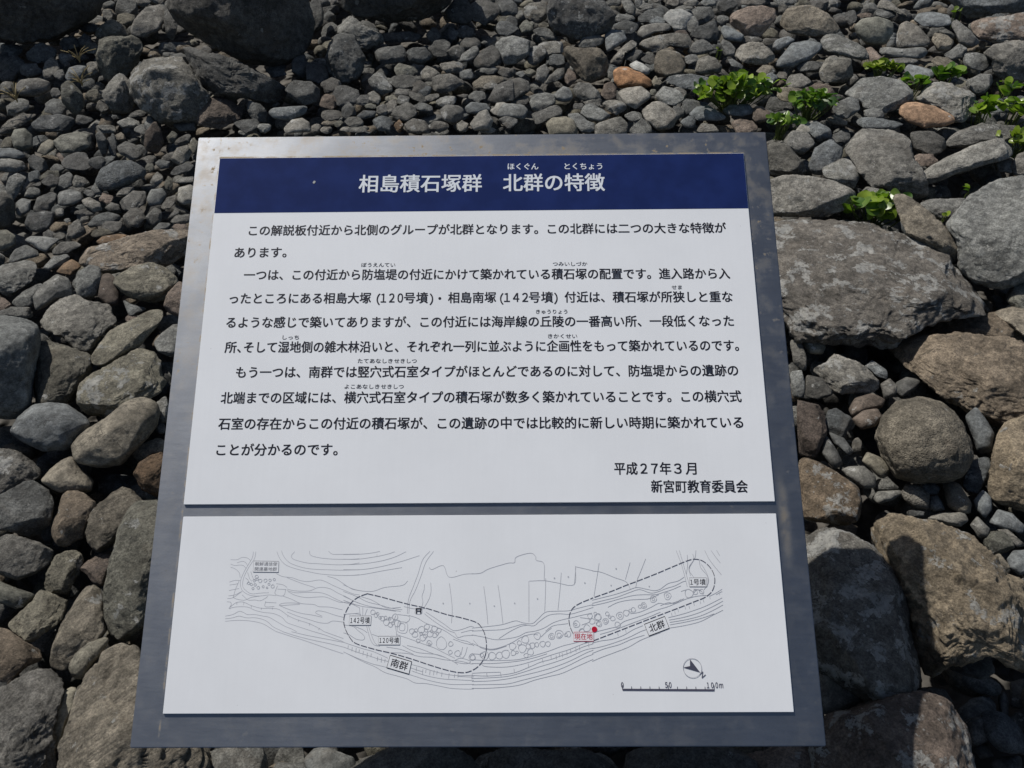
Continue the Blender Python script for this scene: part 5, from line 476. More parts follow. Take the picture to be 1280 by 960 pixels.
('pebble', -1.573, 2.911, 0.225, 70.5, 28.4, 0.015, 1.06, 's', (0.111, 0.112, 0.109), 0, 14, '16 -3 11 -11 4 -20 -7 -17 -12 -11 -18 -6 -20 4 -11 11 -3 15 6 18 16 16 16 6', ''),
('pebble', -1.077, 2.519, 0.183, 66.1, 23.1, 0.014, 0.62, 'n', (0.123, 0.123, 0.107), 0, 16, '-17 3 6 20 19 7 6 -15 -14 -17', ''),
('pebble', 0.79, 2.986, 0.234, 69.3, -14.8, 0.015, 1.03, 'n', (0.14, 0.146, 0.148), 0, 21, '-31 13 -13 17 29 -4 22 -18 -13 -8', ''),
('pebble', -1.019, 2.269, 0.155, 63.4, 24.2, 0.011, 0.69, 'a', (0.114, 0.111, 0.095), 0.15, 21, '-12 4 8 25 14 8 4 -18 -12 -20', ''),
('pebble', 1.046, 3.395, 0.285, 72.6, -17.1, 0.017, 0.78, 'a', (0.082, 0.079, 0.074), 0.15, 14, '20 2 17 -6 16 -18 4 -18 -7 -19 -16 -11 -19 -1 -20 9 -13 15 -4 21 6 17 17 12', ''),
('pebble', 0.799, 3.308, 0.274, 71.7, -13.6, 0.016, 0.76, 'a', (0.162, 0.166, 0.164), 0.08, 14, '20 1 16 -7 14 -17 4 -21 -6 -16 -14 -10 -21 -2 -23 9 -13 15 -2 15 8 17 19 12', ''),
('pebble', -1.444, 3.46, 0.29, 73.5, 22.7, 0.015, 0.67, 'n', (0.129, 0.128, 0.122), 0, 21, '30 -4 23 -10 13 -15 -2 -15 -13 -10 -31 -6 -30 3 -21 9 -11 16 7 15 17 8 32 4', ''),
('pebble', -1.542, 2.787, 0.213, 69.6, 29.0, 0.015, 0.7, 'n', (0.113, 0.113, 0.11), 0, 14, '17 -4 12 -12 3 -16 -5 -16 -14 -15 -16 -6 -15 2 -11 11 -3 19 6 17 13 12 15 4', ''),
('pebble', -0.079, 2.571, 0.183, 64.7, 1.8, 0.01, 0.89, 'a', (0.163, 0.155, 0.141), 0, 23, '31 0 22 -5 13 -10 -1 -11 -14 -9 -24 -5 -28 0 -23 5 -14 9 -1 12 12 8 22 5', ''),
('pebble', -1.263, 2.034, 0.122, 61.9, 31.8, 0.011, 1.05, 'a', (0.113, 0.11, 0.102), 0.08, 15, '13 -4 11 -10 3 -12 -4 -12 -13 -9 -15 -2 -12 4 -12 11 -3 12 5 12 12 9 16 2', ''),
('pebble', 0.523, 3.425, 0.285, 72.2, -8.7, 0.013, 0.82, 'n', (0.126, 0.127, 0.124), 0.15, 19, '22 2 29 -7 16 -12 2 -13 -13 -15 -19 -7 -31 -1 -23 7 -13 12 -1 15 11 12 25 10', ''),
('pebble', -1.373, 2.388, 0.169, 65.9, 29.9, 0.011, 0.95, 'n', (0.133, 0.108, 0.093), 0, 24, '-15 23 -2 27 11 -11 11 -36 -1 -18', ''),
('pebble', 0.399, 3.463, 0.289, 72.3, -6.6, 0.01, 0.68, 'n', (0.141, 0.142, 0.137), 0, 21, '26 1 28 -5 20 -12 1 -11 -16 -12 -30 -8 -31 -1 -31 5 -17 10 -1 12 17 12 33 8', ''),
('pebble', 0.495, 2.858, 0.221, 67.9, -9.8, 0.018, 0.86, 'a', (0.172, 0.159, 0.13), 0, 15, '19 1 14 -8 9 -14 2 -20 -6 -16 -14 -11 -19 -1 -14 7 -10 15 -3 20 6 14 14 10', ''),
('pebble', -0.269, 2.763, 0.208, 66.8, 5.6, 0.011, 0.75, 'a', (0.143, 0.14, 0.131), 0.08, 20, '25 7 25 2 17 -5 4 -9 -10 -14 -18 -11 -30 -9 -25 -2 -15 5 -2 10 10 12 24 13', ''),
('pebble', -1.302, 2.571, 0.186, 67.2, 26.9, 0.014, 0.67, 'n', (0.128, 0.128, 0.123), 0.15, 24, '-26 14 -5 15 25 -11 13 -18 -14 0', ''),
('pebble', -0.79, 1.35, 0.049, 49.2, 30.3, 0.008, 0.61, 'n', (0.15, 0.145, 0.134), 0, 14, '8 -3 7 -9 2 -13 -4 -12 -7 -8 -10 -2 -11 5 -5 9 0 11 5 12 9 9 10 3', ''),
('pebble', -0.406, 2.755, 0.206, 66.8, 8.4, 0.012, 0.7, 'a', (0.137, 0.132, 0.112), 0.15, 17, '24 -1 17 -7 8 -11 -1 -13 -14 -13 -17 -5 -21 1 -19 8 -8 10 2 13 13 12 17 5', ''),
('pebble', 0.701, 3.465, 0.288, 72.5, -11.4, 0.01, 0.86, 'a', (0.162, 0.159, 0.15), 0, 21, '35 2 24 -3 20 -10 2 -11 -14 -12 -30 -9 -26 -1 -30 5 -15 9 -1 12 16 12 24 7', ''),
('pebble', -1.284, 2.249, 0.146, 64.2, 29.7, 0.008, 0.67, 'a', (0.12, 0.117, 0.11), 0, 19, '17 -4 18 -10 8 -10 -3 -9 -15 -6 -18 0 -19 5 -18 10 -7 10 3 8 16 6 21 0', ''),
('pebble', -1.244, 2.525, 0.18, 66.6, 26.2, 0.012, 0.85, 'n', (0.159, 0.143, 0.119), 0, 15, '-15 8 7 16 17 -3 6 -15 -15 -9', ''),
('pebble', -1.295, 2.042, 0.124, 62.2, 32.4, 0.01, 0.69, 'a', (0.114, 0.113, 0.109), 0, 16, '16 -5 11 -9 4 -11 -4 -8 -14 -8 -15 -1 -14 4 -11 9 -4 10 4 13 10 6 15 1', ''),
('pebble', -0.019, 2.939, 0.226, 68.2, 0.4, 0.009, 0.91, 'a', (0.138, 0.133, 0.125), 0, 19, '22 0 21 -6 15 -12 0 -12 -11 -9 -21 -6 -30 0 -19 5 -12 10 0 13 13 10 22 6', ''),
('pebble', -1.57, 3.441, 0.288, 73.6, 24.5, 0.011, 0.67, 'a', (0.151, 0.153, 0.148), 0, 18, '25 3 24 -3 14 -9 0 -11 -15 -13 -27 -10 -22 -3 -27 3 -13 8 0 11 17 14 24 9', ''),
('pebble', 0.063, 2.924, 0.228, 68.2, -1.2, 0.013, 0.62, 'n', (0.136, 0.132, 0.113), 0.15, 17, '23 0 18 -7 10 -11 0 -16 -9 -10 -17 -7 -25 0 -17 6 -11 11 0 15 10 11 18 6', ''),
('pebble', -0.364, 2.585, 0.189, 65.1, 8.0, 0.013, 0.91, 'a', (0.157, 0.107, 0.069), 0, 18, '14 -1 11 -10 5 -15 -2 -21 -7 -15 -11 -8 -15 1 -10 10 -4 14 3 23 8 15 11 8', ''),
('pebble', 0.766, 1.364, 0.05, 49.2, -29.3, 0.007, 0.71, 'a', (0.164, 0.164, 0.157), 0, 15, '8 3 9 -4 8 -10 5 -12 0 -12 -5 -10 -8 -3 -8 4 -8 10 -5 14 0 10 5 10', ''),
('pebble', 1.355, 3.357, 0.275, 72.7, -22.0, 0.008, 0.62, 'a', (0.189, 0.154, 0.132), 0.15, 22, '24 3 29 -2 18 -7 2 -9 -13 -10 -22 -7 -34 -4 -27 2 -16 6 -3 10 12 10 28 9', ''),
('pebble', 0.939, 2.911, 0.222, 68.9, -17.9, 0.011, 1.03, 'a', (0.155, 0.149, 0.138), 0, 15, '18 2 19 -5 11 -9 3 -13 -7 -13 -14 -8 -22 -2 -14 5 -12 11 -2 12 7 13 15 9', ''),
('pebble', -1.103, 2.361, 0.161, 64.6, 25.0, 0.01, 0.89, 's', (0.108, 0.108, 0.096), 0.15, 13, '13 -3 10 -10 3 -12 -4 -17 -8 -9 -14 -5 -13 3 -8 9 -3 15 4 12 12 11 12 4', ''),
('pebble', -0.597, 2.57, 0.184, 65.3, 13.1, 0.01, 0.61, 'a', (0.166, 0.159, 0.144), 0.08, 16, '18 -2 14 -6 9 -10 -2 -12 -12 -9 -16 -4 -20 2 -17 7 -9 10 2 9 13 9 21 4', ''),
('pebble', -1.301, 2.142, 0.135, 63.2, 31.3, 0.012, 0.91, 'a', (0.163, 0.162, 0.155), 0.15, 12, '11 -3 7 -8 2 -13 -5 -13 -9 -9 -12 -3 -12 3 -8 10 -2 11 4 11 11 11 13 4', ''),
('pebble', 0.494, 3.449, 0.294, 72.4, -8.2, 0.013, 0.7, 'a', (0.15, 0.154, 0.152), 0.15, 18, '14 0 14 -11 12 -25 2 -24 -5 -20 -14 -14 -17 -1 -15 11 -9 18 -3 25 7 26 11 11', ''),
('pebble', 0.631, 3.472, 0.291, 72.5, -10.3, 0.013, 0.93, 'a', (0.158, 0.153, 0.143), 0, 17, '27 2 21 -7 14 -14 2 -16 -9 -13 -24 -11 -22 -1 -23 8 -13 13 -2 16 10 16 16 9', ''),
('pebble', -0.47, 2.711, 0.2, 66.4, 9.8, 0.01, 0.81, 'a', (0.119, 0.12, 0.106), 0, 16, '19 -1 19 -7 8 -9 -1 -9 -14 -11 -15 -3 -22 1 -15 6 -9 10 1 11 9 7 19 4', ''),
('pebble', -0.63, 2.58, 0.186, 65.4, 13.7, 0.01, 0.65, 'a', (0.16, 0.153, 0.139), 0.08, 13, '15 -1 12 -7 7 -13 -2 -11 -8 -9 -15 -5 -17 2 -12 8 -4 10 2 12 10 11 15 5', ''),
('pebble', 0.221, 2.714, 0.199, 66.2, -4.6, 0.009, 0.93, 'n', (0.091, 0.09, 0.087), 0.08, 14, '16 0 19 -6 9 -9 0 -9 -9 -10 -18 -7 -18 -1 -16 4 -12 10 -1 9 10 11 18 6', ''),
('pebble', -0.969, 2.133, 0.136, 61.7, 24.4, 0.012, 0.84, 'n', (0.128, 0.128, 0.124), 0.08, 18, '-26 -14 9 15 17 0 -7 -9', ''),
('pebble', 0.03, 2.915, 0.224, 68.0, -0.6, 0.01, 0.82, 'a', (0.134, 0.139, 0.14), 0, 13, '17 0 17 -6 8 -9 0 -12 -8 -9 -13 -5 -18 0 -16 6 -8 9 0 12 9 11 12 5', ''),
('pebble', -0.562, 2.608, 0.187, 65.6, 12.2, 0.009, 0.81, 'a', (0.12, 0.118, 0.103), 0.08, 12, '15 -1 14 -7 6 -9 -1 -10 -10 -10 -13 -4 -13 1 -15 8 -6 10 2 9 10 9 15 4', ''),
('pebble', 0.12, 3.282, 0.265, 70.9, -2.1, 0.008, 0.86, 'a', (0.127, 0.122, 0.103), 0.08, 13, '19 0 20 -5 10 -8 0 -9 -11 -9 -19 -5 -19 0 -19 5 -11 8 0 9 12 10 18 5', ''),
('pebble', -0.86, 2.56, 0.181, 65.7, 18.6, 0.008, 0.71, 'a', (0.153, 0.152, 0.145), 0.08, 14, '19 -2 13 -6 7 -8 -2 -9 -10 -6 -15 -2 -16 2 -14 6 -8 10 2 8 8 5 16 2', ''),
('pebble', -1.418, 2.283, 0.147, 65.0, 31.8, 0.007, 1.1, 'a', (0.107, 0.107, 0.103), 0.08, 14, '15 -4 10 -5 5 -7 -3 -8 -10 -4 -12 0 -13 4 -13 8 -5 8 2 6 8 4 16 0', ''),
('pebble', -0.166, 2.78, 0.205, 66.8, 3.4, 0.006, 0.83, 'a', (0.087, 0.086, 0.084), 0, 17, '23 -1 19 -4 9 -6 -1 -7 -13 -6 -16 -2 -22 0 -20 4 -9 5 -1 8 12 6 15 2', ''),
('pebble', 0.479, 2.801, 0.21, 67.3, -9.7, 0.01, 0.74, 'a', (0.135, 0.135, 0.118), 0, 9, '12 1 10 -4 6 -8 2 -12 -5 -12 -9 -6 -9 0 -13 6 -8 10 -1 9 4 9 11 8', ''),
('pebble', -1.573, 2.984, 0.231, 70.9, 27.8, 0.008, 0.68, 's', (0.09, 0.089, 0.085), 0, 9, '11 -2 9 -7 3 -9 -2 -8 -7 -6 -12 -3 -13 2 -7 6 -2 8 3 9 9 7 10 2', ''),
('pebble', -1.268, 2.11, 0.128, 62.7, 31.0, 0.006, 0.85, 'n', (0.164, 0.167, 0.164), 0, 9, '9 -2 6 -5 1 -5 -3 -7 -6 -4 -7 -1 -9 3 -6 5 -2 6 2 6 6 5 6 1', ''),
('pebble', 0.568, 3.492, 0.289, 72.6, -9.2, 0.01, 1.02, 'n', (0.166, 0.159, 0.147), 0.15, 13, '20 1 19 -3 13 -8 2 -9 -11 -11 -16 -5 -21 -1 -17 4 -11 8 0 11 9 7 19 6', ''),
('pebble', -0.101, 3.149, 0.249, 69.9, 1.8, 0.007, 0.64, 's', (0.149, 0.151, 0.147), 0, 9, '13 0 10 -3 6 -5 0 -8 -7 -6 -10 -3 -14 0 -10 3 -6 6 0 8 7 6 10 3', ''),
]
MAP_LINES = [
'1110 2391 1198 2390 1268 2421 1342 2411 1389 2375',
'1202 2347 1273 2368 1326 2347 1351 2304',
'1115 2333 1175 2312 1233 2318 1292 2311 1332 2275',
'1119 2290 1179 2269 1242 2219 1263 2148',
'1416 2497 1408 2418 1364 2332 1314 2233 1273 2119 1280 2034 1322 1964 1428 1914 1559 1907 1673 1920 1775 1909',
'1450 2497 1438 2403 1387 2318 1343 2232 1308 2133 1309 2034 1357 1978 1440 1935 1570 1946 1671 1948',
'1266 2112 1193 2113 1122 2092',
'1251 2112 1233 2070 1126 2052',
'1240 2070 1211 1993 1191 1887',
'1261 2006 1189 1993 1125 1979',
'1113 1874 1191 1887 1307 1971',
'1124 1909 1210 1922 1293 1964',
'1191 1887 1244 1866 1346 1852 1430 1886 1559 1907',
'1311 1922 1358 1880 1404 1852 1491 1854 1564 1844 1633 1879 1660 1906',
'1110 1832 1161 1825 1171 1790 1147 1741 1189 1755 1267 1766 1397 1761 1502 1719 1619 1691 1750 1676 1868 1628 1945 1558 2063 1517 2150 1489 2311 1439',
'1146 1748 1193 1790 1248 1824 1334 1827 1424 1789 1498 1765 1586 1746 1730 1743 1832 1725 1953 1648 2086 1592 2247 1543 2380 1481 2454 1438',
'1105 1644 1204 1665 1287 1706 1346 1692 1405 1664 1506 1663 1623 1642 1696 1628 1801 1573 1920 1510 2008 1476 2082 1440',
'1108 1610 1208 1623 1292 1644 1395 1622 1510 1622 1612 1601 1686 1566 1763 1504 1867 1456 1896 1440',
'1111 1578 1240 1588 1369 1588 1514 1571 1631 1539 1721 1490 1810 1441',
'1739 2496 1773 2423 1830 2352 1907 2301 2041 2258 2189 2226 2336 2197 2482 2182 2628 2174 2773 2174 2889 2183',
'1801 2510 1839 2430 1918 2351 2038 2301 2171 2269 2332 2254 2478 2249 2624 2244 2886 2247',
'1984 2494 1941 2437 1973 2394 2063 2365 2181 2340 2328 2331 2474 2320 2620 2315 2766 2322 2882 2340',
'2188 2504 2203 2450 2278 2421 2397 2402 2543 2391 2762 2390 2879 2397',
'2449 2499 2503 2460 2613 2456 2876 2460',
'1753 2202 1844 2162 1976 2145 2080 2109 2197 2094 2341 2115 2429 2093 2549 2036 2667 1987 2815 1930 2902 1915',
'2454 2164 2572 2128 2677 2064 2797 1993 2899 1972',
'1903 2148 2022 2102 2141 2059 2289 2016',
'1914 1997 2002 1975 2118 1968 2234 1974 2318 2009 2405 2016 2508 1994 2612 1938 2730 1888 2834 1832 2907 1804',
'1915 1976 2033 1947 2177 1953 2351 1949 2454 1924 2587 1861 2720 1811 2908 1776',
'1931 1961 2035 1912 2182 1883 2326 1890 2441 1889 2559 1847 2647 1819 2748 1818 2910 1748',
'1763 2068 1852 2053 1912 2018',
'1783 1997 1900 1990',
'1780 2039 1756 1934 1869 1908 1899 1997',
'1636 1837 1635 1767 1757 1767',
'1638 1823 1782 1815',
'2101 1793 1958 1787 1828 1780 1862 1808 1984 1814 2100 1807',
'1862 1906 1981 1863 2115 1807 2289 1792 2362 1764 2507 1757 2681 1721',
'2413 1639 2324 1681 2351 1709 2453 1694 2584 1652 2701 1624',
'2414 1625 2283 1654 2109 1682 1932 1738 1828 1780',
'1935 1696 2083 1641 2229 1599 2375 1557 2490 1549 2560 1577 2704 1562',
'2770 1666 2913 1679',
'1359 2218 1395 2133 1426 2104',
'1401 2232 1437 2147 1470 2104',
'1336 2147 1383 2105 1357 2062',
'1248 1817 1246 1796',
'1341 1831 1342 1789',
'1446 1782 1445 1754',
'1585 1753 1583 1726',
'1737 1753 1734 1728',
'1952 1655 1950 1627',
'2100 1596 2096 1569',
'2254 1550 2246 1519',
'2386 1488 2374 1458',
'1805 1444 1993 1386 2196 1326 2429 1249 2602 1194 2724 1156',
'1897 1441 2078 1386 2310 1331 2541 1284 2719 1242',
'2012 1441 2220 1394 2480 1346 2716 1302',
'2312 1440 2477 1393 2594 1351 2715 1310',
'2455 1439 2591 1392 2713 1351',
'2656 2453 2874 2457 3048 2473 3156 2494',
'2659 2391 2855 2390 3093 2421 3266 2457 3363 2489',
'2663 2317 2880 2324 3140 2357 3355 2414 3516 2488',
'2667 2251 2927 2252 3186 2291 3444 2354 3702 2434',
'2671 2172 2909 2182 3210 2234 3468 2275',
'2677 2050 2853 1982 3070 1961 3240 2012 3476 2038 3550 2095',
'3842 2491 3747 2380 3688 2189 3628 2021 3568 1854 3557 1668',
'3892 2490 3792 2348 3731 2168 3661 1979 3590 1833 3578 1668',
'3778 2052 3775 1979 3750 1895 3763 1812 3733 1709',
'3863 2073 3870 1957 3847 1864 3796 1770 3744 1709',
'3837 2273 3881 2248 4031 2298 4110 2145 4315 2182 4445 2190',
'4118 2061 4148 1852 4161 1707 4153 1543',
'2682 1962 2857 1899 3011 1825 3185 1783 3336 1741 3487 1720',
'2685 1900 2883 1815 3057 1763 3251 1731 3466 1699',
'2688 1847 2906 1774 3122 1742 3402 1700',
'2900 1899 3075 1846 3228 1762 3315 1741 3465 1751',
'3507 1761 3658 1730 3807 1733',
'2907 1753 2930 1629 2957 1609 2955 1753',
'3016 1732 2987 1650',
'3035 1526 3083 1404 3130 1302 3174 1261',
'3015 1516 3064 1363 3121 1272 3207 1251',
'2698 1661 2826 1671 2933 1660',
'2705 1527 2834 1507 2900 1455 2989 1384 2981 1333 2885 1343 2797 1394 2710 1425',
'2855 1506 2964 1465 3029 1424',
'3094 1404 3223 1362',
'2717 1303 2846 1262 2975 1222 3125 1181 3318 1100',
'2720 1243 2892 1182 3064 1131 3192 1090 3320 1060',
'2723 1182 2853 1121 3004 1051 3154 990 3283 920 3431 880 3579 840 3685 790 3832 780 4000 750 4167 720 4376 710 4460 713',
'2767 1162 2939 1091 3110 1030 3280 990 3450 940 3620 890 3789 840 3957 800 4166 769 4417 769 4460 769',
'3639 939 3830 879 4040 839 4207 828 4416 818 4459 819',
'3637 1019 3785 979 3912 938 4080 898 4248 878 4416 881 4459 880',
'3617 979 3744 939 3786 929',
'4248 868 4416 861 4459 863',
'3358 1170 3569 1159 3739 1119 3908 1108 4077 1077 4288 1057 4414 1026 4457 1028',
'3502 1260 3674 1179 3822 1158 3991 1138 4161 1067 4246 1017',
'3292 1241 3483 1210 3654 1149',
'3413 1402 3606 1341 3777 1280 3926 1229 4075 1158 4203 1097',
'3566 1260 3736 1219 3907 1158 4076 1107',
'3575 1647 3704 1606 3812 1544 3984 1482 4091 1431 4241 1339 4369 1308 4454 1257 4455 1256',
'3809 1688 3939 1605 4068 1522 4176 1451 4282 1460 4409 1501 4453 1492',
'3788 1667 3897 1585 4026 1502 4133 1441 4197 1420 4241 1359 4325 1379 4454 1387',
'4282 1420 4409 1450 4453 1446',
'4178 1339 4326 1288 4455 1261',
'3404 1648 3386 1566 3424 1382 3351 1342',
'3425 1658 3575 1637 3587 1586 3535 1545',
'4203 1067 4287 1097 4414 1056 4351 1027 4204 1047',
'4369 1237 4339 1137 4297 1097 4265 1137',
'4306 1237 4286 1137',
'3439 1566 3557 1545 3550 1422 3433 1443 3439 1566',
'3461 1545 3525 1529 3521 1453 3457 1463 3461 1545',
'3957 1259 3966 1329 4018 1370 4072 1329 4094 1258 4053 1208 3990 1218 3957 1259',
'3669 1730 3748 1725 3745 1663 3664 1668 3669 1730',
'2783 1263 2778 1218',
'2837 1242 2833 1188',
'2890 1232 2887 1168',
'2933 1212 2929 1167',
'2987 1191 2983 1137',
'3041 1171 3037 1107',
'3094 1161 3090 1117',
'3180 1120 3176 1066',
'3233 1110 3230 1046',
'3281 1090 3276 1046',
'3701 989 3696 935',
'3785 959 3781 895',
'3827 958 3822 915',
'3880 942 3875 889',
'3933 948 3928 885',
'3975 938 3969 894',
'4038 922 4033 869',
'4133 908 4127 844',
'4206 898 4201 854',
'4252 908 4247 854',
'4436 897 4431 834',
'4418 2187 4541 2197 4643 2250 4827 2306 4930 2331 5002 2335 5028 2410 5218 2461 5289 2414 5299 2364 5401 2319 5402 2093',
'5198 2088 5402 2093 5561 2067 5804 2038 5830 2265 5851 2271 6069 2221',
'5834 2265 5809 2042',
'4583 2021 4615 1790 4641 1527',
'4776 2036 4807 1829 4842 1536',
'5194 2084 5192 1788 5190 1554',
'5423 2123 5416 1925 5403 1689',
'5635 2198 5617 2003 5581 1708',
'4426 1479 4627 1498 4828 1522 5009 1570 5110 1545 5230 1534 5311 1592 5413 1680 5555 1693 5716 1698 5838 1727 6000 1765 6056 1776',
'4426 1441 4627 1450 4828 1459 4989 1497 5110 1525 5250 1505 5331 1563 5453 1640 5594 1659 5735 1653 5877 1687 6040 1736 6055 1739',
'4427 1393 4588 1363 4748 1330 4908 1343 5049 1371 5149 1419 5270 1438 5390 1476 5512 1543 5633 1581 5754 1606 5896 1639 6038 1667',
'4788 1343 4928 1429 5069 1496 5170 1515',
'4428 1287 4548 1239 4688 1210 4828 1238 4968 1295 5089 1361 5229 1399 5309 1389',
'4448 1325 4549 1229 4708 1200 4888 1247',
'4429 1153 4549 1144',
'5410 1437 5511 1504 5632 1523 5713 1533',
'5349 1361 5410 1418 5491 1476',
'4430 1078 4629 1067 4828 1067 5027 1076 5167 1104 5306 1141 5466 1188 5627 1245 5787 1282 5948 1320 6044 1339',
'4431 1030 4689 1029 4948 1047 5147 1075 5306 1113 5426 1150',
'4550 1030 4610 992 4828 982 5007 1000 5166 1037 5326 1084 5506 1140 5706 1197 5907 1272 6043 1306',
'4432 908 4630 916 4809 920',
'4432 880 4627 873 4809 884 5007 915 5206 990 5345 1046 5465 1074 5605 1121 5745 1168 5906 1234 6042 1274',
'4433 842 4670 851 4908 869 5126 924 5305 980 5504 1036 5704 1102 5905 1187 6040 1220',
'4433 805 4690 813 4928 841 5145 887 5344 933 5543 989 5743 1064 5944 1158 6040 1192',
'4434 764 4690 767 4908 775 5105 821 5303 868 5502 923 5702 998 5902 1092 6038 1142',
'4434 721 4631 720 4908 738 5085 765 5263 821 5462 867 5621 904 5820 988 6001 1063 6036 1079',
'5875 1610 5995 1590 5994 1551 5893 1513',
'5851 1436 5912 1474',
'4626 916 4633 864',
'4809 920 4815 867',
'4987 962 4993 910',
'5176 1028 5182 975',
'5365 1084 5371 1031',
'5476 1131 5481 1078',
'5586 1165 5591 1112',
'5736 1206 5741 1153',
'5856 1244 5861 1191',
'5977 1282 5982 1228',
'5625 1159 5630 1106',
'5545 1131 5550 1078',
'5686 1184 5690 1130',
'5806 1225 5811 1172',
'6053 2221 6182 2200 6351 2132 6510 2072 6560 1978',
'6153 2322 6114 2116 6069 1886',
'6574 2329 6501 2104',
'6788 2377 6697 2176 6662 2103 6636 1998',
'7208 2488 7264 2322 7298 2174 7331 2006',
'7252 2488 7287 2343 7321 2195 7364 2016',
'7356 2428 7353 2300 7330 2174',
'7433 2438 7439 2363 7368 2258 7383 2152',
'7479 2487 7457 2385 7371 2237 7424 2131',
'7515 2374 7529 2257 7608 2151 7612 2047 7553 1963',
'7542 2299 7600 2193 7625 2088 7598 2005',
'7598 2486 7654 2362 7752 2224 7802 2161',
'7684 2486 7743 2394 7798 2319',
'7760 2485 7798 2415',
'6042 1834 6171 1865 6343 1906 6516 1957 6646 1998 6774 1977 6880 1956 6966 1976 7077 2049 7207 2080 7296 2132',
'6041 1793 6213 1834 6385 1875 6558 1936 6688 1971 6835 1925 6943 1945 7052 1986 7161 2017 7271 2069 7314 2079',
'6040 1762 6233 1803 6427 1854 6599 1894 6749 1904 6898 1904 7007 1934 7115 1965 7246 2017',
'6252 1741 6382 1802 6533 1833 6682 1842 6811 1852 6941 1903',
'7242 1944 7307 1964',
'6030 1414 6158 1444 6286 1474 6371 1494 6458 1555 6587 1596 6716 1636 6824 1677 6953 1717 7061 1748 7191 1799 7322 1850 7452 1881 7580 1891',
'6135 1393 6284 1434 6455 1494 6627 1555 6799 1615 6951 1676',
'6547 1657 6675 1677 6827 1738 6935 1790 7041 1779 7171 1809 7279 1850',
'6955 1759 7064 1799 7148 1789 7236 1840',
'7412 1922 7457 1964 7520 1943 7538 1901',
'7415 1974 7500 1964',
'6026 1283 6154 1312 6302 1332 6451 1382 6581 1453 6710 1503',
'6024 1212 6172 1242 6342 1292 6513 1352 6664 1422 6750 1452',
'6023 1152 6192 1212 6383 1261 6554 1331 6725 1381',
'6020 1052 6147 1102 6317 1161 6508 1231 6659 1311 6787 1361 6937 1411',
'7053 1604 7225 1644 7398 1695 7571 1756 7791 1859',
'7062 1573 7265 1609 7459 1664 7634 1735 7799 1817',
'7067 1543 7263 1573 7478 1623 7652 1694 7795 1766',
'7069 1512 7304 1552 7519 1602 7670 1653',
'7067 1471 7259 1501 7473 1551 7648 1633 7790 1698',
'7622 1880 7710 1921 7799 1973',
'7709 1900 7797 1942',
'6368 1413 6375 1376',
'6475 1453 6482 1417',
'7099 1665 7105 1628',
'7187 1716 7193 1679',
'7284 1747 7290 1710',
'7404 1794 7410 1757',
'7490 1818 7496 1781',
'7622 1880 7628 1843',
'7753 1931 7759 1894',
'7338 1757 7344 1720',
'7142 1686 7149 1649',
'7534 1839 7540 1802',
]
MAP_CIRCLES = ['1487 2161 23', '1540 2107 23', '1611 2111 22', '1673 2115 17', '1730 2124 16', '1458 2111 17', '1521 2017 19', '1449 2006 15', '1585 2030 15', '1640 2016 12', '1715 2033 22', '1474 2055 17', '1385 2076 17', '1423 2062 16', '1662 2064 15', '1494 2132 17', '3092 1690 30', '3137 1649 26', '3224 1608 30', '3279 1556 38', '3342 1587 34', '3334 1525 30', '3394 1628 38', '3429 1545 43', '3266 1618 21', '3624 1442 34', '3667 1402 38', '3751 1462 43', '3824 1499 34', '3869 1405 38', '3925 1472 38', '3775 1361 42', '3861 1289 34', '3933 1390 30', '3712 1320 25', '3985 1451 30', '4147 1278 30', '4143 1173 25', '4240 1157 38', '4434 1110 42', '4560 1136 25', '3752 1411 21', '3815 1452 21', '3861 1279 13', '3192 1618 19', '3157 1670 19', '3320 1607 19', '3365 1546 21', '3677 1452 23', '3806 1381 25', '3889 1441 19', '3964 1411 19', '4440 1106 32', '4599 1130 52', '4699 1124 48', '4792 1129 44', '4878 1148 52', '4968 1247 44', '5138 1332 48', '5098 1218 52', '5299 1376 44', '5178 1246 32', '5232 1256 36', '5207 1174 40', '5147 1128 28', '5058 1289 28', '5368 1274 36', '5438 1274 32', '5489 1370 40', '5590 1398 52', '4978 1161 32', '5288 1265 28', '5710 1398 36', '5680 1388 20', '5823 1526 44', '5962 1474 44', '6007 1629 32', '6107 1613 44', '6035 1561 36', '6114 1531 28', '5891 1436 32', '5813 1523 16', '5590 1388 28', '5489 1370 20', '5028 1170 16', '6117 1618 42', '6214 1562 38', '6129 1526 34', '6408 1633 47', '6494 1668 38', '6591 1708 30', '6732 1764 38', '6864 1846 43', '7058 1886 47', '7347 1918 55', '7434 1933 30', '7520 1943 30', '6372 1515 38', '6311 1597 30', '6239 1658 25', '6214 1562 19', '6408 1633 21', '6732 1764 19', '6864 1846 19', '7058 1886 19', '6678 1749 21', '6548 1698 19', '6080 1659 21', '6269 1617 17', '4726 1764 6', '5000 1798 6', '5308 1856 6', '5541 2126 7', '5729 2142 7', '5951 2061 7', '6305 2027 6', '6818 2012 6', '6381 2247 7', '4037 1801 6', '4395 1799 6']
MAP_DASHED = ['3007 1932 3202 1887 3549 1796 3807 1739 4087 1656 4280 1614 4472 1558 4547 1500 4600 1398 4623 1256 4602 1116 4519 996 4394 927 4269 917 4100 948 3889 1008 3613 1095 3358 1164 3145 1211 2887 1287 2799 1364 2728 1486 2706 1589 2728 1692 2797 1816 2890 1888 3007 1932', '5947 1291 5809 1368 5761 1436 5729 1533 5731 1630 5777 1727 5880 1795 6043 1859 6043 1861 6302 1948 6476 2016 6650 2078 6912 2175 7131 2263 7352 2349 7461 2370 7567 2342 7658 2256 7704 2151 7702 2046 7658 1942 7557 1864 7426 1814 7230 1741 6992 1656 6734 1564 6497 1477 6240 1383 6027 1307 6028 1320 5947 1291']
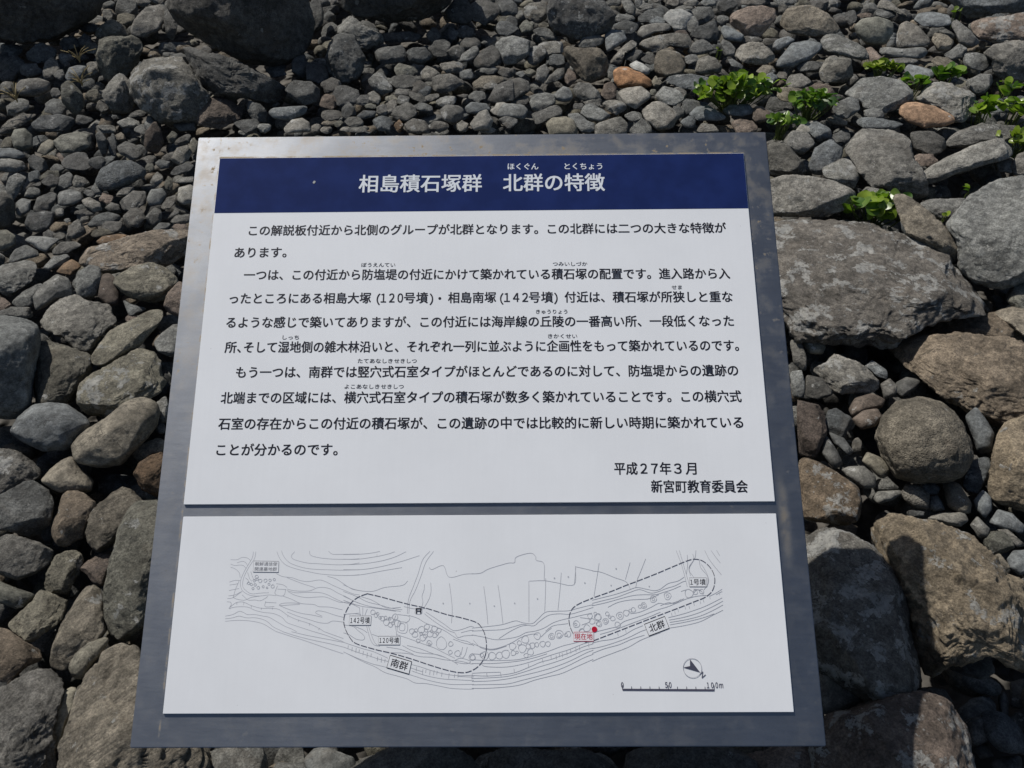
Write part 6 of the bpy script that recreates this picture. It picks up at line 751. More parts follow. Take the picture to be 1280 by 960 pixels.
TEXTS = [
('title', '相島積石塚群', 0.2609, 0.7981, 0.4515, 0.7975, 0.031),
('title', '北群の特徴', 0.4852, 0.7977, 0.6422, 0.7969, 0.031),
('title', 'ほくぐん', 0.4922, 0.8352, 0.5399, 0.8346, 0.0118),
('title', 'とくちょう', 0.581, 0.8346, 0.6395, 0.834, 0.0118),
('body', 'この解説板付近から北側のグループが北群となります。この北群には二つの大きな特徴が', 0.0954, 0.726, 0.8242, 0.7238, 0.018),
('body', 'あります。', 0.0767, 0.6894, 0.1555, 0.6894, 0.018),
('body', '一つは、この付近から防塩堤の付近にかけて築かれている積石塚の配置です。進入路から入', 0.094, 0.6525, 0.8245, 0.6485, 0.018),
('body', 'ったところにある相島大塚', 0.0756, 0.6145, 0.2873, 0.6136, 0.018),
('body', '（', 0.296, 0.6114, 0.3008, 0.6113, 0.018),
('body', '１２０', 0.3023, 0.6135, 0.3352, 0.6134, 0.018),
('body', '号墳', 0.3371, 0.6133, 0.3725, 0.6133, 0.018),
('body', '）', 0.3755, 0.6107, 0.3802, 0.6107, 0.018),
('body', '・', 0.3838, 0.6132, 0.3969, 0.6131, 0.018),
('body', '相島南塚', 0.4029, 0.6131, 0.4741, 0.613, 0.018),
('body', '（', 0.4805, 0.6105, 0.4851, 0.6105, 0.018),
('body', '１４２', 0.4865, 0.6129, 0.5218, 0.6127, 0.018),
('body', '号墳', 0.5234, 0.6127, 0.5591, 0.6126, 0.018),
('body', '）', 0.5609, 0.6105, 0.5656, 0.6104, 0.018),
('body', '付近は、積石塚が所狭しと重な', 0.5766, 0.6126, 0.8255, 0.6111, 0.018),
('body', 'るような感じで築いてありますが、この付近には海岸線の丘陵の一番高い所、一段低くなった', 0.0743, 0.5764, 0.8244, 0.5729, 0.018),
('body', '所、', 0.0755, 0.5376, 0.0991, 0.5374, 0.018),
('body', 'そして湿地側の雑木林沿いと、それぞれ一列に並ぶように企画性をもって築かれているのです。', 0.1039, 0.5374, 0.8289, 0.5348, 0.018),
('body', 'もう一つは、南群では竪穴式石室タイプがほとんどであるのに対して、防塩堤からの遺跡の', 0.0954, 0.4989, 0.8249, 0.4966, 0.018),
('body', '北端までの区域には、横穴式石室タイプの積石塚が数多く築かれていることです。この横穴式', 0.0768, 0.4605, 0.8267, 0.4577, 0.018),
('body', '石室の存在からこの付近の積石塚が、この遺跡の中では比較的に新しい時期に築かれている', 0.0767, 0.4219, 0.826, 0.4193, 0.018),
('body', 'ことが分かるのです。', 0.0777, 0.384, 0.2498, 0.3834, 0.018),
('body', '平成', 0.6409, 0.3538, 0.673, 0.3536, 0.018),
('body', '２７', 0.6775, 0.3536, 0.7016, 0.3535, 0.018),
('body', '年', 0.7047, 0.3535, 0.7201, 0.3534, 0.018),
('body', '３', 0.7246, 0.3533, 0.7347, 0.3533, 0.018),
('body', '月', 0.7408, 0.3533, 0.7555, 0.3532, 0.018),
('body', '新宮町教育委員会', 0.6913, 0.3282, 0.8252, 0.3274, 0.018),
('ruby', 'ぼうえんてい', 0.2707, 0.6725, 0.3219, 0.672, 0.0074),
('ruby', 'つみいしづか', 0.5597, 0.6715, 0.6117, 0.671, 0.0074),
('ruby', 'せま', 0.7364, 0.632, 0.7517, 0.6319, 0.0074),
('ruby', 'きゅうりょう', 0.5336, 0.5949, 0.58, 0.5945, 0.0074),
('ruby', 'しっち', 0.1595, 0.5574, 0.1836, 0.5572, 0.0074),
('ruby', 'きかくせい', 0.5508, 0.5563, 0.5936, 0.556, 0.0074),
('ruby', 'たてあなしき', 0.2722, 0.5201, 0.3232, 0.5197, 0.0074),
('ruby', 'せきしつ', 0.3256, 0.5197, 0.3585, 0.5195, 0.0074),
('ruby', 'よこあなしき', 0.255, 0.4813, 0.3055, 0.4809, 0.0074),
('ruby', 'せきしつ', 0.3078, 0.4809, 0.3407, 0.4807, 0.0074),
]
BOXES = [('１４２号墳', (0.2782, 0.1641, 0.3074, 0.164, 0.3071, 0.1521, 0.2781, 0.1522), 'black'), ('１２０号墳', (0.3182, 0.1378, 0.3471, 0.1377, 0.3472, 0.1268, 0.3183, 0.1269), 'black'), ('南群', (0.3349, 0.1136, 0.3634, 0.1054, 0.3602, 0.0898, 0.3307, 0.098), 'black'), ('北群', (0.6731, 0.1518, 0.7006, 0.1618, 0.706, 0.1467, 0.6785, 0.1369), 'black'), ('１号墳', (0.7368, 0.2121, 0.7601, 0.212, 0.7593, 0.2004, 0.7361, 0.2005), 'plain'), ('現在地', (0.5789, 0.1421, 0.6052, 0.142, 0.6048, 0.1305, 0.5782, 0.1306), 'red'), ('朝鮮通信使\n関連墓地群', (0.1433, 0.2372, 0.1775, 0.2365, 0.1781, 0.222, 0.1434, 0.2225), 'grey')]
MISC = {'dot': (0.6063, 0.1456), 'compass': (0.7335, 0.0962), 'cr': (0.0121,), 'bar0': (0.6406, 0.0697), 'bar1': (0.7604, 0.0687), 'n': (0.7461, 0.0877), 'arrow': (0.731, 0.1073, 0.7432, 0.0909, 0.7215, 0.097, 0.7305, 0.0987), 'l0': (0.6406, 0.0755), 'l50': (0.7006, 0.0754), 'l100': (0.7615, 0.0749), 'mark': (0.3709, 0.1697), 'title': (0.0382, 0.8608, 0.8616, 0.8604, 0.863, 0.7639, 0.0371, 0.7659), 'up': (0.0382, 0.8608, 0.8616, 0.8604, 0.8616, 0.3142, 0.0386, 0.3158), 'lo': (0.0381, 0.299, 0.8634, 0.2975, 0.8598, 0.0415, 0.0412, 0.0416)}
BOARD_ORIGIN = (-0.4958, 0.5013, 0.3136)
BOARD_X = (0.99992, -0.00325, 0.01206)
BOARD_Y = (-0.0036, 0.84943, 0.52769)
PLANTS = [
((0.734, 2.724, 0.225), 0.133, 0.064, 85, 0.042, 0, 'largest leafy green plant, sprawling bush among stones behind the sign'),
((0.97, 2.655, 0.217), 0.063, 0.057, 46, 0.037, 1, 'dense dark green plant just right of the largest leafy one'),
((0.852, 2.551, 0.205), 0.043, 0.031, 20, 0.033, 1, "low green plant at the sign's top right corner"),
((1.268, 2.89, 0.244), 0.066, 0.022, 22, 0.041, 2, 'low yellowish green plant above the pale-spotted boulder'),
((1.351, 2.795, 0.233), 0.04, 0.024, 9, 0.04, 1, 'few green leaves drooping between the pale-spotted boulder and the layered light stone'),
((1.482, 2.847, 0.239), 0.049, 0.027, 9, 0.065, 1, 'broad-leaved green plant above the layered light stone'),
((1.646, 2.744, 0.227), 0.04, 0.032, 6, 0.048, 0, 'sparse round-leaved plant under the large right-edge boulder'),
((1.533, 2.626, 0.213), 0.047, 0.044, 12, 0.049, 0, 'round-leaved plant with pale glossy leaves right of the layered light stone'),
((1.627, 2.626, 0.213), 0.047, 0.041, 14, 0.047, 0, 'round-leaved plant cut by the right edge'),
((1.035, 2.1, 0.154), 0.07, 0.054, 26, 0.054, 0, 'bright green broad-leaved plant wedged against the upright wedge'),
((1.568, 2.452, 0.194), 0.05, 0.037, 12, 0.05, 2, 'yellowish green plant at the right edge above the big rounded right boulder'),
((1.32, 2.19, 0.164), 0.016, 0.01, 3, 0.03, 0, 'tiny green sprout in the black gap under the leaning pale slab'),
((1.21, 2.071, 0.151), 0.013, 0.011, 3, 0.022, 0, 'tiny green sprout beside the upright wedge'),
((0.731, 3.012, 0.258), 0.011, 0.013, 3, 0.023, 2, 'single pale green seedling above the flat-topped stone'),
((1.679, 3.31, 0.293), 0.014, 0.014, 3, 0.024, 2, 'pale green seedling below the top right corner boulder'),
]
DRY_GRASS = [((-1.49, 2.916, 0.267), 'wispy dry grass tuft above the blocky squarish rock'), ((-1.428, 2.758, 0.249), 'dry straw tuft left of the blocky squarish rock'), ((-1.605, 2.658, 0.237), 'dry straw tuft on the left edge, upper part')]


# ------------------------------------------------------------------ helpers
def link(o, parent=None):
    col.objects.link(o)
    if parent is not None:
        o.parent = parent
    return o

def tag(o, label=None, cat=None, group=None, kind=None):
    if label: o['label'] = label
    if cat: o['category'] = cat
    if group: o['group'] = group
    if kind: o['kind'] = kind
    return o

def empty(name, loc):
    o = bpy.data.objects.new(name, None)
    o.empty_display_size = 0.1
    o.location = loc
    return link(o)

def mesh_np(name, verts, faces, smooth=True):
    """verts (n,3), faces (m,k) arrays -> mesh data"""
    me = bpy.data.meshes.new(name)
    verts = np.asarray(verts, dtype=np.float32)
    faces = np.asarray(faces, dtype=np.int32)
    m, k = faces.shape
    me.vertices.add(len(verts)); me.vertices.foreach_set('co', verts.ravel())
    me.loops.add(m * k); me.loops.foreach_set('vertex_index', faces.ravel())
    me.polygons.add(m)
    me.polygons.foreach_set('loop_start', np.arange(m, dtype=np.int32) * k)
    me.polygons.foreach_set('loop_total', np.full(m, k, dtype=np.int32))
    me.polygons.foreach_set('use_smooth', np.full(m, smooth, dtype=bool))
    me.update(calc_edges=True)
    me.validate()
    return me

class N:
    """small wrapper to write node trees briefly"""
    def __init__(self, name):
        self.m = bpy.data.materials.new(name)
        self.m.use_nodes = True
        self.t = self.m.node_tree
        self.t.nodes.clear()
        self.out = self.t.nodes.new('ShaderNodeOutputMaterial')
        self.b = self.t.nodes.new('ShaderNodeBsdfPrincipled')
        self.t.links.new(self.b.outputs[0], self.out.inputs[0])
    def n(self, kind, **kw):
        nd = self.t.nodes.new('ShaderNode' + kind)
        for k, v in kw.items():
            setattr(nd, k, v)
        return nd
    def put(self, sock, v):
        if hasattr(v, 'is_output') or isinstance(v, bpy.types.NodeSocket):
            self.t.links.new(v, sock)
        else:
            sock.default_value = v
    def math(self, op, a, b=None, clamp=False):
        nd = self.n('Math', operation=op, use_clamp=clamp)
        self.put(nd.inputs[0], a)
        if b is not None: self.put(nd.inputs[1], b)
        return nd.outputs[0]
    def noise(self, vec, scale, detail=4, rough=0.55, dist=0.0, color=False):
        nd = self.n('TexNoise')
        self.put(nd.inputs['Vector'], vec)
        nd.inputs['Scale'].default_value = scale
        nd.inputs['Detail'].default_value = detail
        nd.inputs['Roughness'].default_value = rough
        nd.inputs['Distortion'].default_value = dist
        return nd.outputs['Color' if color else 0]
    def ramp(self, v, lo, hi, a=0.0, b=1.0):
        nd = self.n('MapRange')
        nd.interpolation_type = 'SMOOTHSTEP'
        self.put(nd.inputs[0], v)
        for i, x in zip((1, 2, 3, 4), (lo, hi, a, b)):
            self.put(nd.inputs[i], x)
        return nd.outputs[0]
    def mix(self, f, a, b, blend='MIX'):
        nd = self.n('Mix', data_type='RGBA', blend_type=blend)
        self.put(nd.inputs[0], f); self.put(nd.inputs[6], a); self.put(nd.inputs[7], b)
        return nd.outputs[2]
    def bump(self, h, dist, strength=1.0, normal=None):
        nd = self.n('Bump')
        nd.inputs['Distance'].default_value = dist
        nd.inputs['Strength'].default_value = strength
        self.put(nd.inputs['Height'], h)
        if normal is not None: self.put(nd.inputs['Normal'], normal)
        return nd.outputs[0]

def c4(r, g, b): return (r, g, b, 1.0)

def simple_mat(name, rgb, rough=0.6, spec=0.4, metal=0.0, vary=0.1, scale=40):
    w = N(name)
    tc = w.n('TexCoord').outputs['Object']
    f = w.ramp(w.noise(tc, scale), 0.3, 0.7, 1 - vary, 1 + vary)
    cc = w.mix(1.0, c4(*rgb), f, 'MULTIPLY')
    w.put(w.b.inputs['Base Color'], cc)
    w.b.inputs['Roughness'].default_value = rough
    w.b.inputs['Specular IOR Level'].default_value = spec
    w.b.inputs['Metallic'].default_value = metal
    return w.m

# ------------------------------------------------------------------ stone material
def stone_mat(name, from_attribute, pitted=False, grooved=False, worn=False):
    w = N(name)
    tc = w.n('TexCoord').outputs['Object']
    if from_attribute:
        at = w.n('Attribute', attribute_name='tone', attribute_type='GEOMETRY')
        base, li = at.outputs['Color'], at.outputs['Alpha']
        vec = tc
    else:
        oi = w.n('ObjectInfo')
        base, li = oi.outputs['Color'], oi.outputs['Alpha']
        off = w.n('VectorMath', operation='SCALE')
        w.put(off.inputs[0], (13.1, 7.7, 29.3))
        w.put(off.inputs['Scale'], oi.outputs['Random'])
        ad = w.n('VectorMath', operation='ADD')
        w.put(ad.inputs[0], tc); w.put(ad.inputs[1], off.outputs[0])
        vec = ad.outputs[0]
    broad = w.noise(vec, 11, 5, 0.6, 0.4)
    mid = w.noise(vec, 55, 6, 0.68)
    fine = w.noise(vec, 260, 4, 0.75)
    f = w.math('MULTIPLY', w.ramp(broad, 0.3, 0.7, 0.70, 1.30), w.ramp(mid, 0.34, 0.66, 0.66, 1.34))
    f = w.math('MULTIPLY', f, w.ramp(fine, 0.32, 0.68, 0.74 if worn else 0.62, 1.26 if worn else 1.38))
    cc = w.mix(1.0, w.mix(1.0, base, c4(1.24, 1.22, 1.15), 'MULTIPLY'), f, 'MULTIPLY')
    # rusty and sandy stains
    st = w.ramp(w.noise(vec, 7.5, 6, 0.62, 0.6), 0.56, 0.76, 0.0, 0.35)
    cc = w.mix(st, cc, c4(0.165, 0.13, 0.095))
    # dark mineral skin
    dk = w.ramp(w.noise(vec, 19, 7, 0.7), 0.56, 0.70, 0.0, 0.4)
    cc = w.mix(dk, cc, c4(0.05, 0.05, 0.05))
    # hairline cracks
    cr = w.ramp(w.math('ABSOLUTE', w.math('SUBTRACT', w.noise(vec, 7.0, 5, 0.6, 0.3), 0.5)), 0.0, 0.010, 1.0, 0.0)
    cr = w.math('MULTIPLY', cr, w.ramp(w.noise(vec, 5.0, 2), 0.50, 0.58))
    cc = w.mix(w.math('MULTIPLY', cr, 0.55), cc, c4(0.03, 0.028, 0.025))
    # lichen crusts, amount per stone
    lv = w.n('VectorMath', operation='MULTIPLY_ADD')
    w.put(lv.inputs[0], w.noise(vec, 90, 3, 0.6, 0, True)); w.put(lv.inputs[1], (0.02, 0.02, 0.02)); w.put(lv.inputs[2], vec)
    ln = w.noise(lv.outputs[0], 21, 9, 0.66, 0.2)
    th = w.math('SUBTRACT', 0.635, w.math('MULTIPLY', li, 0.205))
    lm = w.ramp(w.math('SUBTRACT', ln, th), 0.0, 0.035, 0.0, 1.0)
    grain = w.ramp(w.noise(vec, 170, 5, 0.8), 0.34, 0.52, 0.25, 1.0)
    lm = w.math('MULTIPLY', lm, grain)
    vor = w.n('TexVoronoi'); w.put(vor.inputs['Vector'], vec); vor.inputs['Scale'].default_value = 75
    spot = w.math('MULTIPLY', w.ramp(vor.outputs['Distance'], 0.16, 0.24, 1.0, 0.0), w.ramp(w.noise(vec, 16, 3), 0.56, 0.62))
    spot = w.math('MULTIPLY', spot, w.ramp(li, 0.1, 0.6, 0.0, 0.8))
    lm = w.math('MAXIMUM', lm, spot)
    lc = w.mix(w.ramp(w.noise(vec, 40, 4), 0.35, 0.65), c4(0.36, 0.365, 0.35), c4(0.52, 0.515, 0.48))
    cc = w.mix(w.math('MULTIPLY', lm, 0.75), cc, lc)
    w.put(w.b.inputs['Base Color'], cc)
    w.b.inputs['Roughness'].default_value = 0.82
    w.b.inputs['Specular IOR Level'].default_value = 0.28
    h1 = w.noise(vec, 42, 9, 0.72)
    nb = w.bump(h1, 0.018, 0.35 if worn else 0.85)
    nb = w.bump(cr, 0.010, -0.7, nb)
    h2 = w.math('ADD', w.noise(vec, 330, 5, 0.75), w.math('MULTIPLY', lm, 0.5))
    nb = w.bump(h2, 0.003, 0.5 if worn else 0.9, nb)
    if pitted:
        v2 = w.n('TexVoronoi'); w.put(v2.inputs['Vector'], vec); v2.inputs['Scale'].default_value = 210
        nb = w.bump(w.ramp(v2.outputs['Distance'], 0.1, 0.5), 0.0028, 0.9, nb)
    if grooved:
        mp = w.n('Mapping'); w.put(mp.inputs['Vector'], vec)
        mp.inputs['Rotation'].default_value = (0, 0, math.radians(-52)); mp.inputs['Scale'].default_value = (6, 55, 20)
        nb = w.bump(w.noise(mp.outputs[0], 1.0, 6, 0.65), 0.014, 0.9, nb)
    w.put(w.b.inputs['Normal'], nb)
    return w.m

STONE = stone_mat('weathered_stone', False)
STONE_PITTED = stone_mat('pitted_stone', False, pitted=True)
STONE_GROOVED = stone_mat('grooved_stone', False, grooved=True)
STONE_WORN = stone_mat('sea_worn_stone', False, worn=True)
STONE_BED = stone_mat('bed_stone', True)

# ------------------------------------------------------------------ stone shapes
def vnoise(p, seed=0):
    """value noise in numpy, about -1..1"""
    q = np.floor(p).astype(np.int64)
    f = p - q
    f = f * f * f * (f * (f * 6 - 15) + 10)
    def hsh(x, y, z):
        n = (x * 374761393 + y * 668265263 + z * 2147483647 + seed * 1274126177) & 0xffffffff
        n = ((n ^ (n >> 13)) * 1274126177) & 0xffffffff
        n = ((n ^ (n >> 16)) * 2246822519) & 0xffffffff
        return ((n ^ (n >> 15)) & 0xffff) / 32767.5 - 1.0
    x, y, z = q[:, 0], q[:, 1], q[:, 2]
    fx, fy, fz = f[:, 0], f[:, 1], f[:, 2]
    def lx(yy, zz): return hsh(x, yy, zz) * (1 - fx) + hsh(x + 1, yy, zz) * fx
    def ly(zz): return lx(y, zz) * (1 - fy) + lx(y + 1, zz) * fy
    return ly(z) * (1 - fz) + ly(z + 1) * fz

def fbm(p, seed, octaves=4, gain=0.5, ridged=False):
    out = np.zeros(len(p)); amp = 1.0
    for o in range(octaves):
        v = vnoise(p * (2.03 ** o) + 17.3 * o, seed + o)
        out += amp * ((0.5 - np.abs(v)) * 1.4 if ridged else v)
        amp *= gain
    return out

ICO = {}
def ico(level):
    if level not in ICO:
        bm = bmesh.new()
        bmesh.ops.create_icosphere(bm, subdivisions=level, radius=1.0)
        v = np.array([x.co[:] for x in bm.verts]); fc = np.array([[q.index for q in f.verts] for f in bm.faces])
        bm.free()
        ICO[level] = (v / np.linalg.norm(v, axis=1)[:, None], fc)
    return ICO[level]

STYLE = {  # roundness exponent, facets, facet depth, low noise, ridged noise
    's': (2.2, 5, 0.86, 0.040, 0.008), 'n': (2.5, 9, 0.79, 0.070, 0.034), 'a': (3.1, 13, 0.70, 0.080, 0.075),
    'p': (2.1, 2, 0.93, 0.030, 0.006), 'g': (2.8, 5, 0.84, 0.05, 0.04)}

def stone_shape(outline, thick, tilt, style, seed, level):
    D, F = ico(level)
    rng = np.random.default_rng(seed)
    n_exp, n_cut, cut, amp, ramp = STYLE[style]
    px, py = outline[:, 0], outline[:, 1]
    K = 128
    th = np.arange(K) * 2 * math.pi / K
    rad = np.zeros(K)
    ax, ay = px, py
    bx, by = np.roll(px, -1), np.roll(py, -1)
    for i, t in enumerate(th):           # cast rays from the middle to the outline
        c, s = math.cos(t), math.sin(t)
        den = c * (by - ay) - s * (bx - ax)
        den = np.where(np.abs(den) < 1e-12, 1e-12, den)
        r = (ax * (by - ay) - ay * (bx - ax)) / den
        kk = (ax * s - ay * c) / den
        ok = (r > 0) & (kk >= -1e-6) & (kk <= 1 + 1e-6)
        rad[i] = r[ok].max() if ok.any() else 0
    rad[rad <= 0] = np.median(rad[rad > 0])
    for _ in range(3):
        rad = 0.25 * np.roll(rad, 1) + 0.5 * rad + 0.25 * np.roll(rad, -1)
    t = np.mod(np.arctan2(D[:, 1], D[:, 0]), 2 * math.pi)
    r = np.interp(t, np.append(th, 2 * math.pi), np.append(rad, rad[0]))
    eq = np.sqrt(np.clip(1 - D[:, 2] ** 2, 0, 1))
    e2 = eq ** (2 / n_exp); z2 = np.sign(D[:, 2]) * np.abs(D[:, 2]) ** (2 / n_exp)
    P = np.stack([r * np.cos(t) * e2, r * np.sin(t) * e2, thick * z2], 1)
    span0 = P[:, :2].min(0), P[:, :2].max(0)
    size = float(np.sqrt(rad.mean() * 2 * thick * 2)) / 2
    # worn planes
    for c_ in range(n_cut):
        m = rng.normal(size=3); m[2] = abs(m[2]) * 1.4 + 0.25
        lo_ = cut
        if c_ < (3 if style in 'ag' else 2 if style == 'n' else 0):
            # the broad worn or split faces that catch the light
            a_ = rng.uniform(0, 6.28) if c_ else 1.5
            m = np.array([math.cos(a_) * 0.42, math.sin(a_) * 0.42, 1.0]); lo_ = cut - 0.13
        m /= np.linalg.norm(m)
        d = P @ m
        lim = d.max() * rng.uniform(lo_, min(0.98, lo_ + 0.12))
        P -= np.outer(np.clip(d - lim, 0, None) * 0.94, m)
    # keep the full reach of the outline after the planes are cut
    lo, hi = P[:, :2].min(0), P[:, :2].max(0)
    P[:, :2] = span0[0] + (P[:, :2] - lo) / (hi - lo) * (span0[1] - span0[0])
    # uneven surface
    q = P / size
    nrm = D * np.array([1, 1, 0.8])
    so = float(rng.uniform(0, 90))
    dd = amp * fbm(q * 0.9 + so, seed, 4)
    if ramp:
        dd = dd + ramp * fbm(q * 2.1 + so + 40, seed + 9, 5, 0.55, True) * 0.8
    if style == 'g':
        rot = np.array([[math.cos(0.92), math.sin(0.92), 0], [-math.sin(0.92), math.cos(0.92), 0], [0, 0, 1]])
        g = (q @ rot.T) * np.array([0.6, 4.2, 1.0])
        dd = dd - 0.10 * np.clip(fbm(g + so, seed + 3, 3, 0.5, True), 0, 1) ** 2
    P = P + nrm * (dd * size)[:, None]
    if level >= 5 and style in 'an':
        # broken ledges where the stone has split
        tv = fbm(q * 1.25 + so + 7, seed + 51, 3, 0.5) * 4.0
        fr = tv - np.floor(tv)
        st_ = np.floor(tv) + np.clip((fr - 0.42) / 0.16, 0, 1)
        dd2 = (st_ - tv) / 4.0 * (0.17 if style == 'a' else 0.075)
        P = P + nrm * (dd2 * size)[:, None]
    if level >= 5:
        P = P + nrm * ((0.016 * fbm(q * 7 + so, seed + 21, 4, 0.6) + (0.030 if style == 'a' else 0.012 if style == 'n' else 0.0) * fbm(q * 4.3 + so, seed + 31, 4, 0.6, True)) * size)[:, None]
    P[:, 2] -= tilt * P[:, 1]
    return P, F

def parse(s):
    v = np.array([float(x) for x in s.split()]).reshape(-1, 2) / 1000.0
    return v

GROUPS = {'boulder': 'boulders of the stone mound', 'slab': 'flat slabs of the stone mound', 'rock': 'rocks of the stone mound',
          'stone': 'stones of the stone mound', 'cobble': 'medium stones between the larger ones', 'pebble': 'small stones between the larger ones'}

def ground_z(x, y):
    t = np.maximum(0, np.asarray(y, dtype=float) - 0.7)
    return 0.12 * t * t / (t + 0.5)

# ------------------------------------------------------------------ ground
def build_ground():
    xs = np.concatenate([[-400, -120, -40, -15, -9], np.linspace(-6, 6, 81), [9, 15, 40, 120, 400]])
    ys = np.concatenate([[-400, -120, -40, -12], np.linspace(-4, 10, 95), [14, 30, 80, 200, 500]])
    X, Y = np.meshgrid(xs, ys)
    Z = ground_z(X, Y) - 0.17
    Z = np.where(Y > 10, ground_z(X, np.minimum(Y, 10)) - 0.17, Z)
    p = np.stack([X.ravel(), Y.ravel(), Z.ravel()], 1)
    p[:, 2] += 0.02 * vnoise(p * 3.0, 5)
    nx, ny = len(xs), len(ys)
    i = np.arange(nx * ny).reshape(ny, nx)
    f = np.stack([i[:-1, :-1].ravel(), i[:-1, 1:].ravel(), i[1:, 1:].ravel(), i[1:, :-1].ravel()], 1)
    o = bpy.data.objects.new('ground', mesh_np('ground', p, f))
    w = N('gravel_soil')
    tc = w.n('TexCoord').outputs['Object']
    v = w.n('TexVoronoi'); w.put(v.inputs['Vector'], tc); v.inputs['Scale'].default_value = 28
    cc = w.mix(w.ramp(w.noise(tc, 9, 6), 0.3, 0.7), c4(0.06, 0.056, 0.05), c4(0.12, 0.11, 0.095))
    w.put(w.b.inputs['Base Color'], cc)
    w.b.inputs['Roughness'].default_value = 0.9
    w.put(w.b.inputs['Normal'], w.bump(w.ramp(v.outputs['Distance'], 0.0, 0.7, 1, 0), 0.03, 0.8))
    o.data.materials.append(w.m)
    tag(link(o), kind='structure')
build_ground()

# ------------------------------------------------------------------ the stones one can tell apart
centres = []
def build_stones():
    for i, (name, x, y, z, pitch, heading, thick, tilt, style, rgb, lichen, px, pts, label) in enumerate(ROCKS):
        out = parse(pts)
        level = 6 if px > 120 else 5 if px > 48 else 4
        P, F = stone_shape(out, thick, tilt, style, 1000 + i, level)
        o = bpy.data.objects.new(name, mesh_np(name, P, F))
        o.location = (x, y, z)
        o.rotation_euler = (math.radians(pitch), 0, math.radians(heading))
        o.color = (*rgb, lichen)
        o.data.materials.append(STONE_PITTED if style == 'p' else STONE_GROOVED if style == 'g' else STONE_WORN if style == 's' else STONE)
        tag(link(o), label, name, GROUPS[name], 'thing')
        sz = out.max(0) - out.min(0)
        centres.append((x, y, z, 0.5 * float(sz.min()), 0.5 * float(sz.max())))
build_stones()

# ------------------------------------------------------------------ countless small stones filling the gaps and the mound beyond
def build_bed():
    rng = np.random.default_rng(11)
    V, FA, CO = [], [], []
    n0 = 0
    def add(P, F, rgb, li):
        nonlocal n0
        V.append(P); FA.append(F + n0); n0 += len(P)
        CO.append(np.tile(np.array([*rgb, li]), (len(P), 1)))
    for i, (name, x, y, z, pitch, heading, thick, tilt, style, rgb, lichen, px, pts, label) in enumerate(SMALL):
        P, F = stone_shape(parse(pts), thick, tilt, style, 5000 + i, 4)
        R = np.array(Euler((math.radians(pitch), 0, math.radians(heading))).to_matrix())
        add(P @ R.T + np.array([x, y, z]), F, rgb, lichen)
        centres.append((x, y, z, thick, thick))
    # a dozen and a half shapes, each used at many sizes and turns
    shapes = []
    a = np.arange(10) * 2 * math.pi / 10
    for k in range(18):
        o = np.stack([np.cos(a) * rng.uniform(0.8, 1.35), np.sin(a) * rng.uniform(0.65, 1.0)], 1) * rng.uniform(0.86, 1.1, (10, 1))
        st = 'snana'[k % 5]
        shapes.append((stone_shape(o, rng.uniform(0.32, 0.7), 0.0, st, 300 + k, 3), stone_shape(o, rng.uniform(0.32, 0.7), 0.0, st, 300 + k, 4)))
    C = np.array(centres)
    tones = np.array([(.118, .120, .118), (.150, .151, .146), (.088, .090, .090), (.104, .113, .120), (.128, .122, .100), (.155, .132, .105), (.100, .098, .095)])
    pts = []
    def scatter(x0, x1, y0, y1, step, lo, hi, inside):
        for yy in np.arange(y0, y1, step):
            for xx in np.arange(x0, x1, step):
                x = xx + rng.uniform(-.5, .5) * step; y = yy + rng.uniform(-.5, .5) * step
                seen = 0.42 < y < 4.9 and abs(x) < 0.60 + 0.45 * y
                if seen == inside:
                    pts.append((x, y, rng.uniform(lo, hi) ** 1.0, seen))
    scatter(-3.2, 3.2, 0.3, 5.0, 0.062, 0.026, 0.052, True)
    scatter(-5.5, 5.5, -1.4, 9.0, 0.15, 0.06, 0.13, False)
    for x, y, s, seen in pts:
        z = float(ground_z(x, y))
        if seen:
            d = np.hypot(C[:, 0] - x, C[:, 1] - y)
            under = (d < 0.5 * (C[:, 3] + C[:, 4]) * 0.9)
            if (d < C[:, 3] * 0.55).any():
                continue
            z += -0.040 - 0.22 * s - (0.035 if under.any() else 0) + rng.uniform(-.015, .015)
        else:
            z += rng.uniform(-0.05, 0.02)
        (P, F) = shapes[rng.integers(18)][1 if (seen and s > .045) else 0]
        R = np.array(Euler((rng.uniform(-.5, .5), rng.uniform(-.5, .5), rng.uniform(0, 6.28))).to_matrix())
        add((P * s) @ R.T + np.array([x, y, z]), F, tones[rng.integers(7)] * rng.uniform(.75, 1.15), rng.choice([0, 0, .1, .3]))
    me = mesh_np('pebble_bed', np.concatenate(V), np.concatenate(FA))
    at = me.attributes.new('tone', 'FLOAT_COLOR', 'POINT')
    at.data.foreach_set('color', np.concatenate(CO).astype(np.float32).ravel())
    me.materials.append(STONE_BED)
    tag(link(bpy.data.objects.new('pebble_bed', me)), 'small grey stones filling the gaps between the larger stones', 'gravel', kind='stuff')
build_bed()

# ------------------------------------------------------------------ the information board
BO, BXV, BYV = Vector(BOARD_ORIGIN), Vector(BOARD_X), Vector(BOARD_Y)
BN = BXV.cross(BYV).normalized()
mid = BO + BXV * 0.45 + BYV * 0.45
SIGN_BASE = Vector((mid.x, mid.y, float(ground_z(mid.x, mid.y)) - 0.05))
MB = np.array([BXV[:], BYV[:], BN[:]])
def onboard(uvh):
    """board coordinates (along, up, out) in metres -> coordinates of the sign's own frame"""
    return np.asarray(uvh) @ MB + np.array((BO - SIGN_BASE)[:])

sign = empty('information_sign', SIGN_BASE)
tag(sign, 'square stainless steel information board with Japanese text and a site map, tilted over the stones', 'information sign')

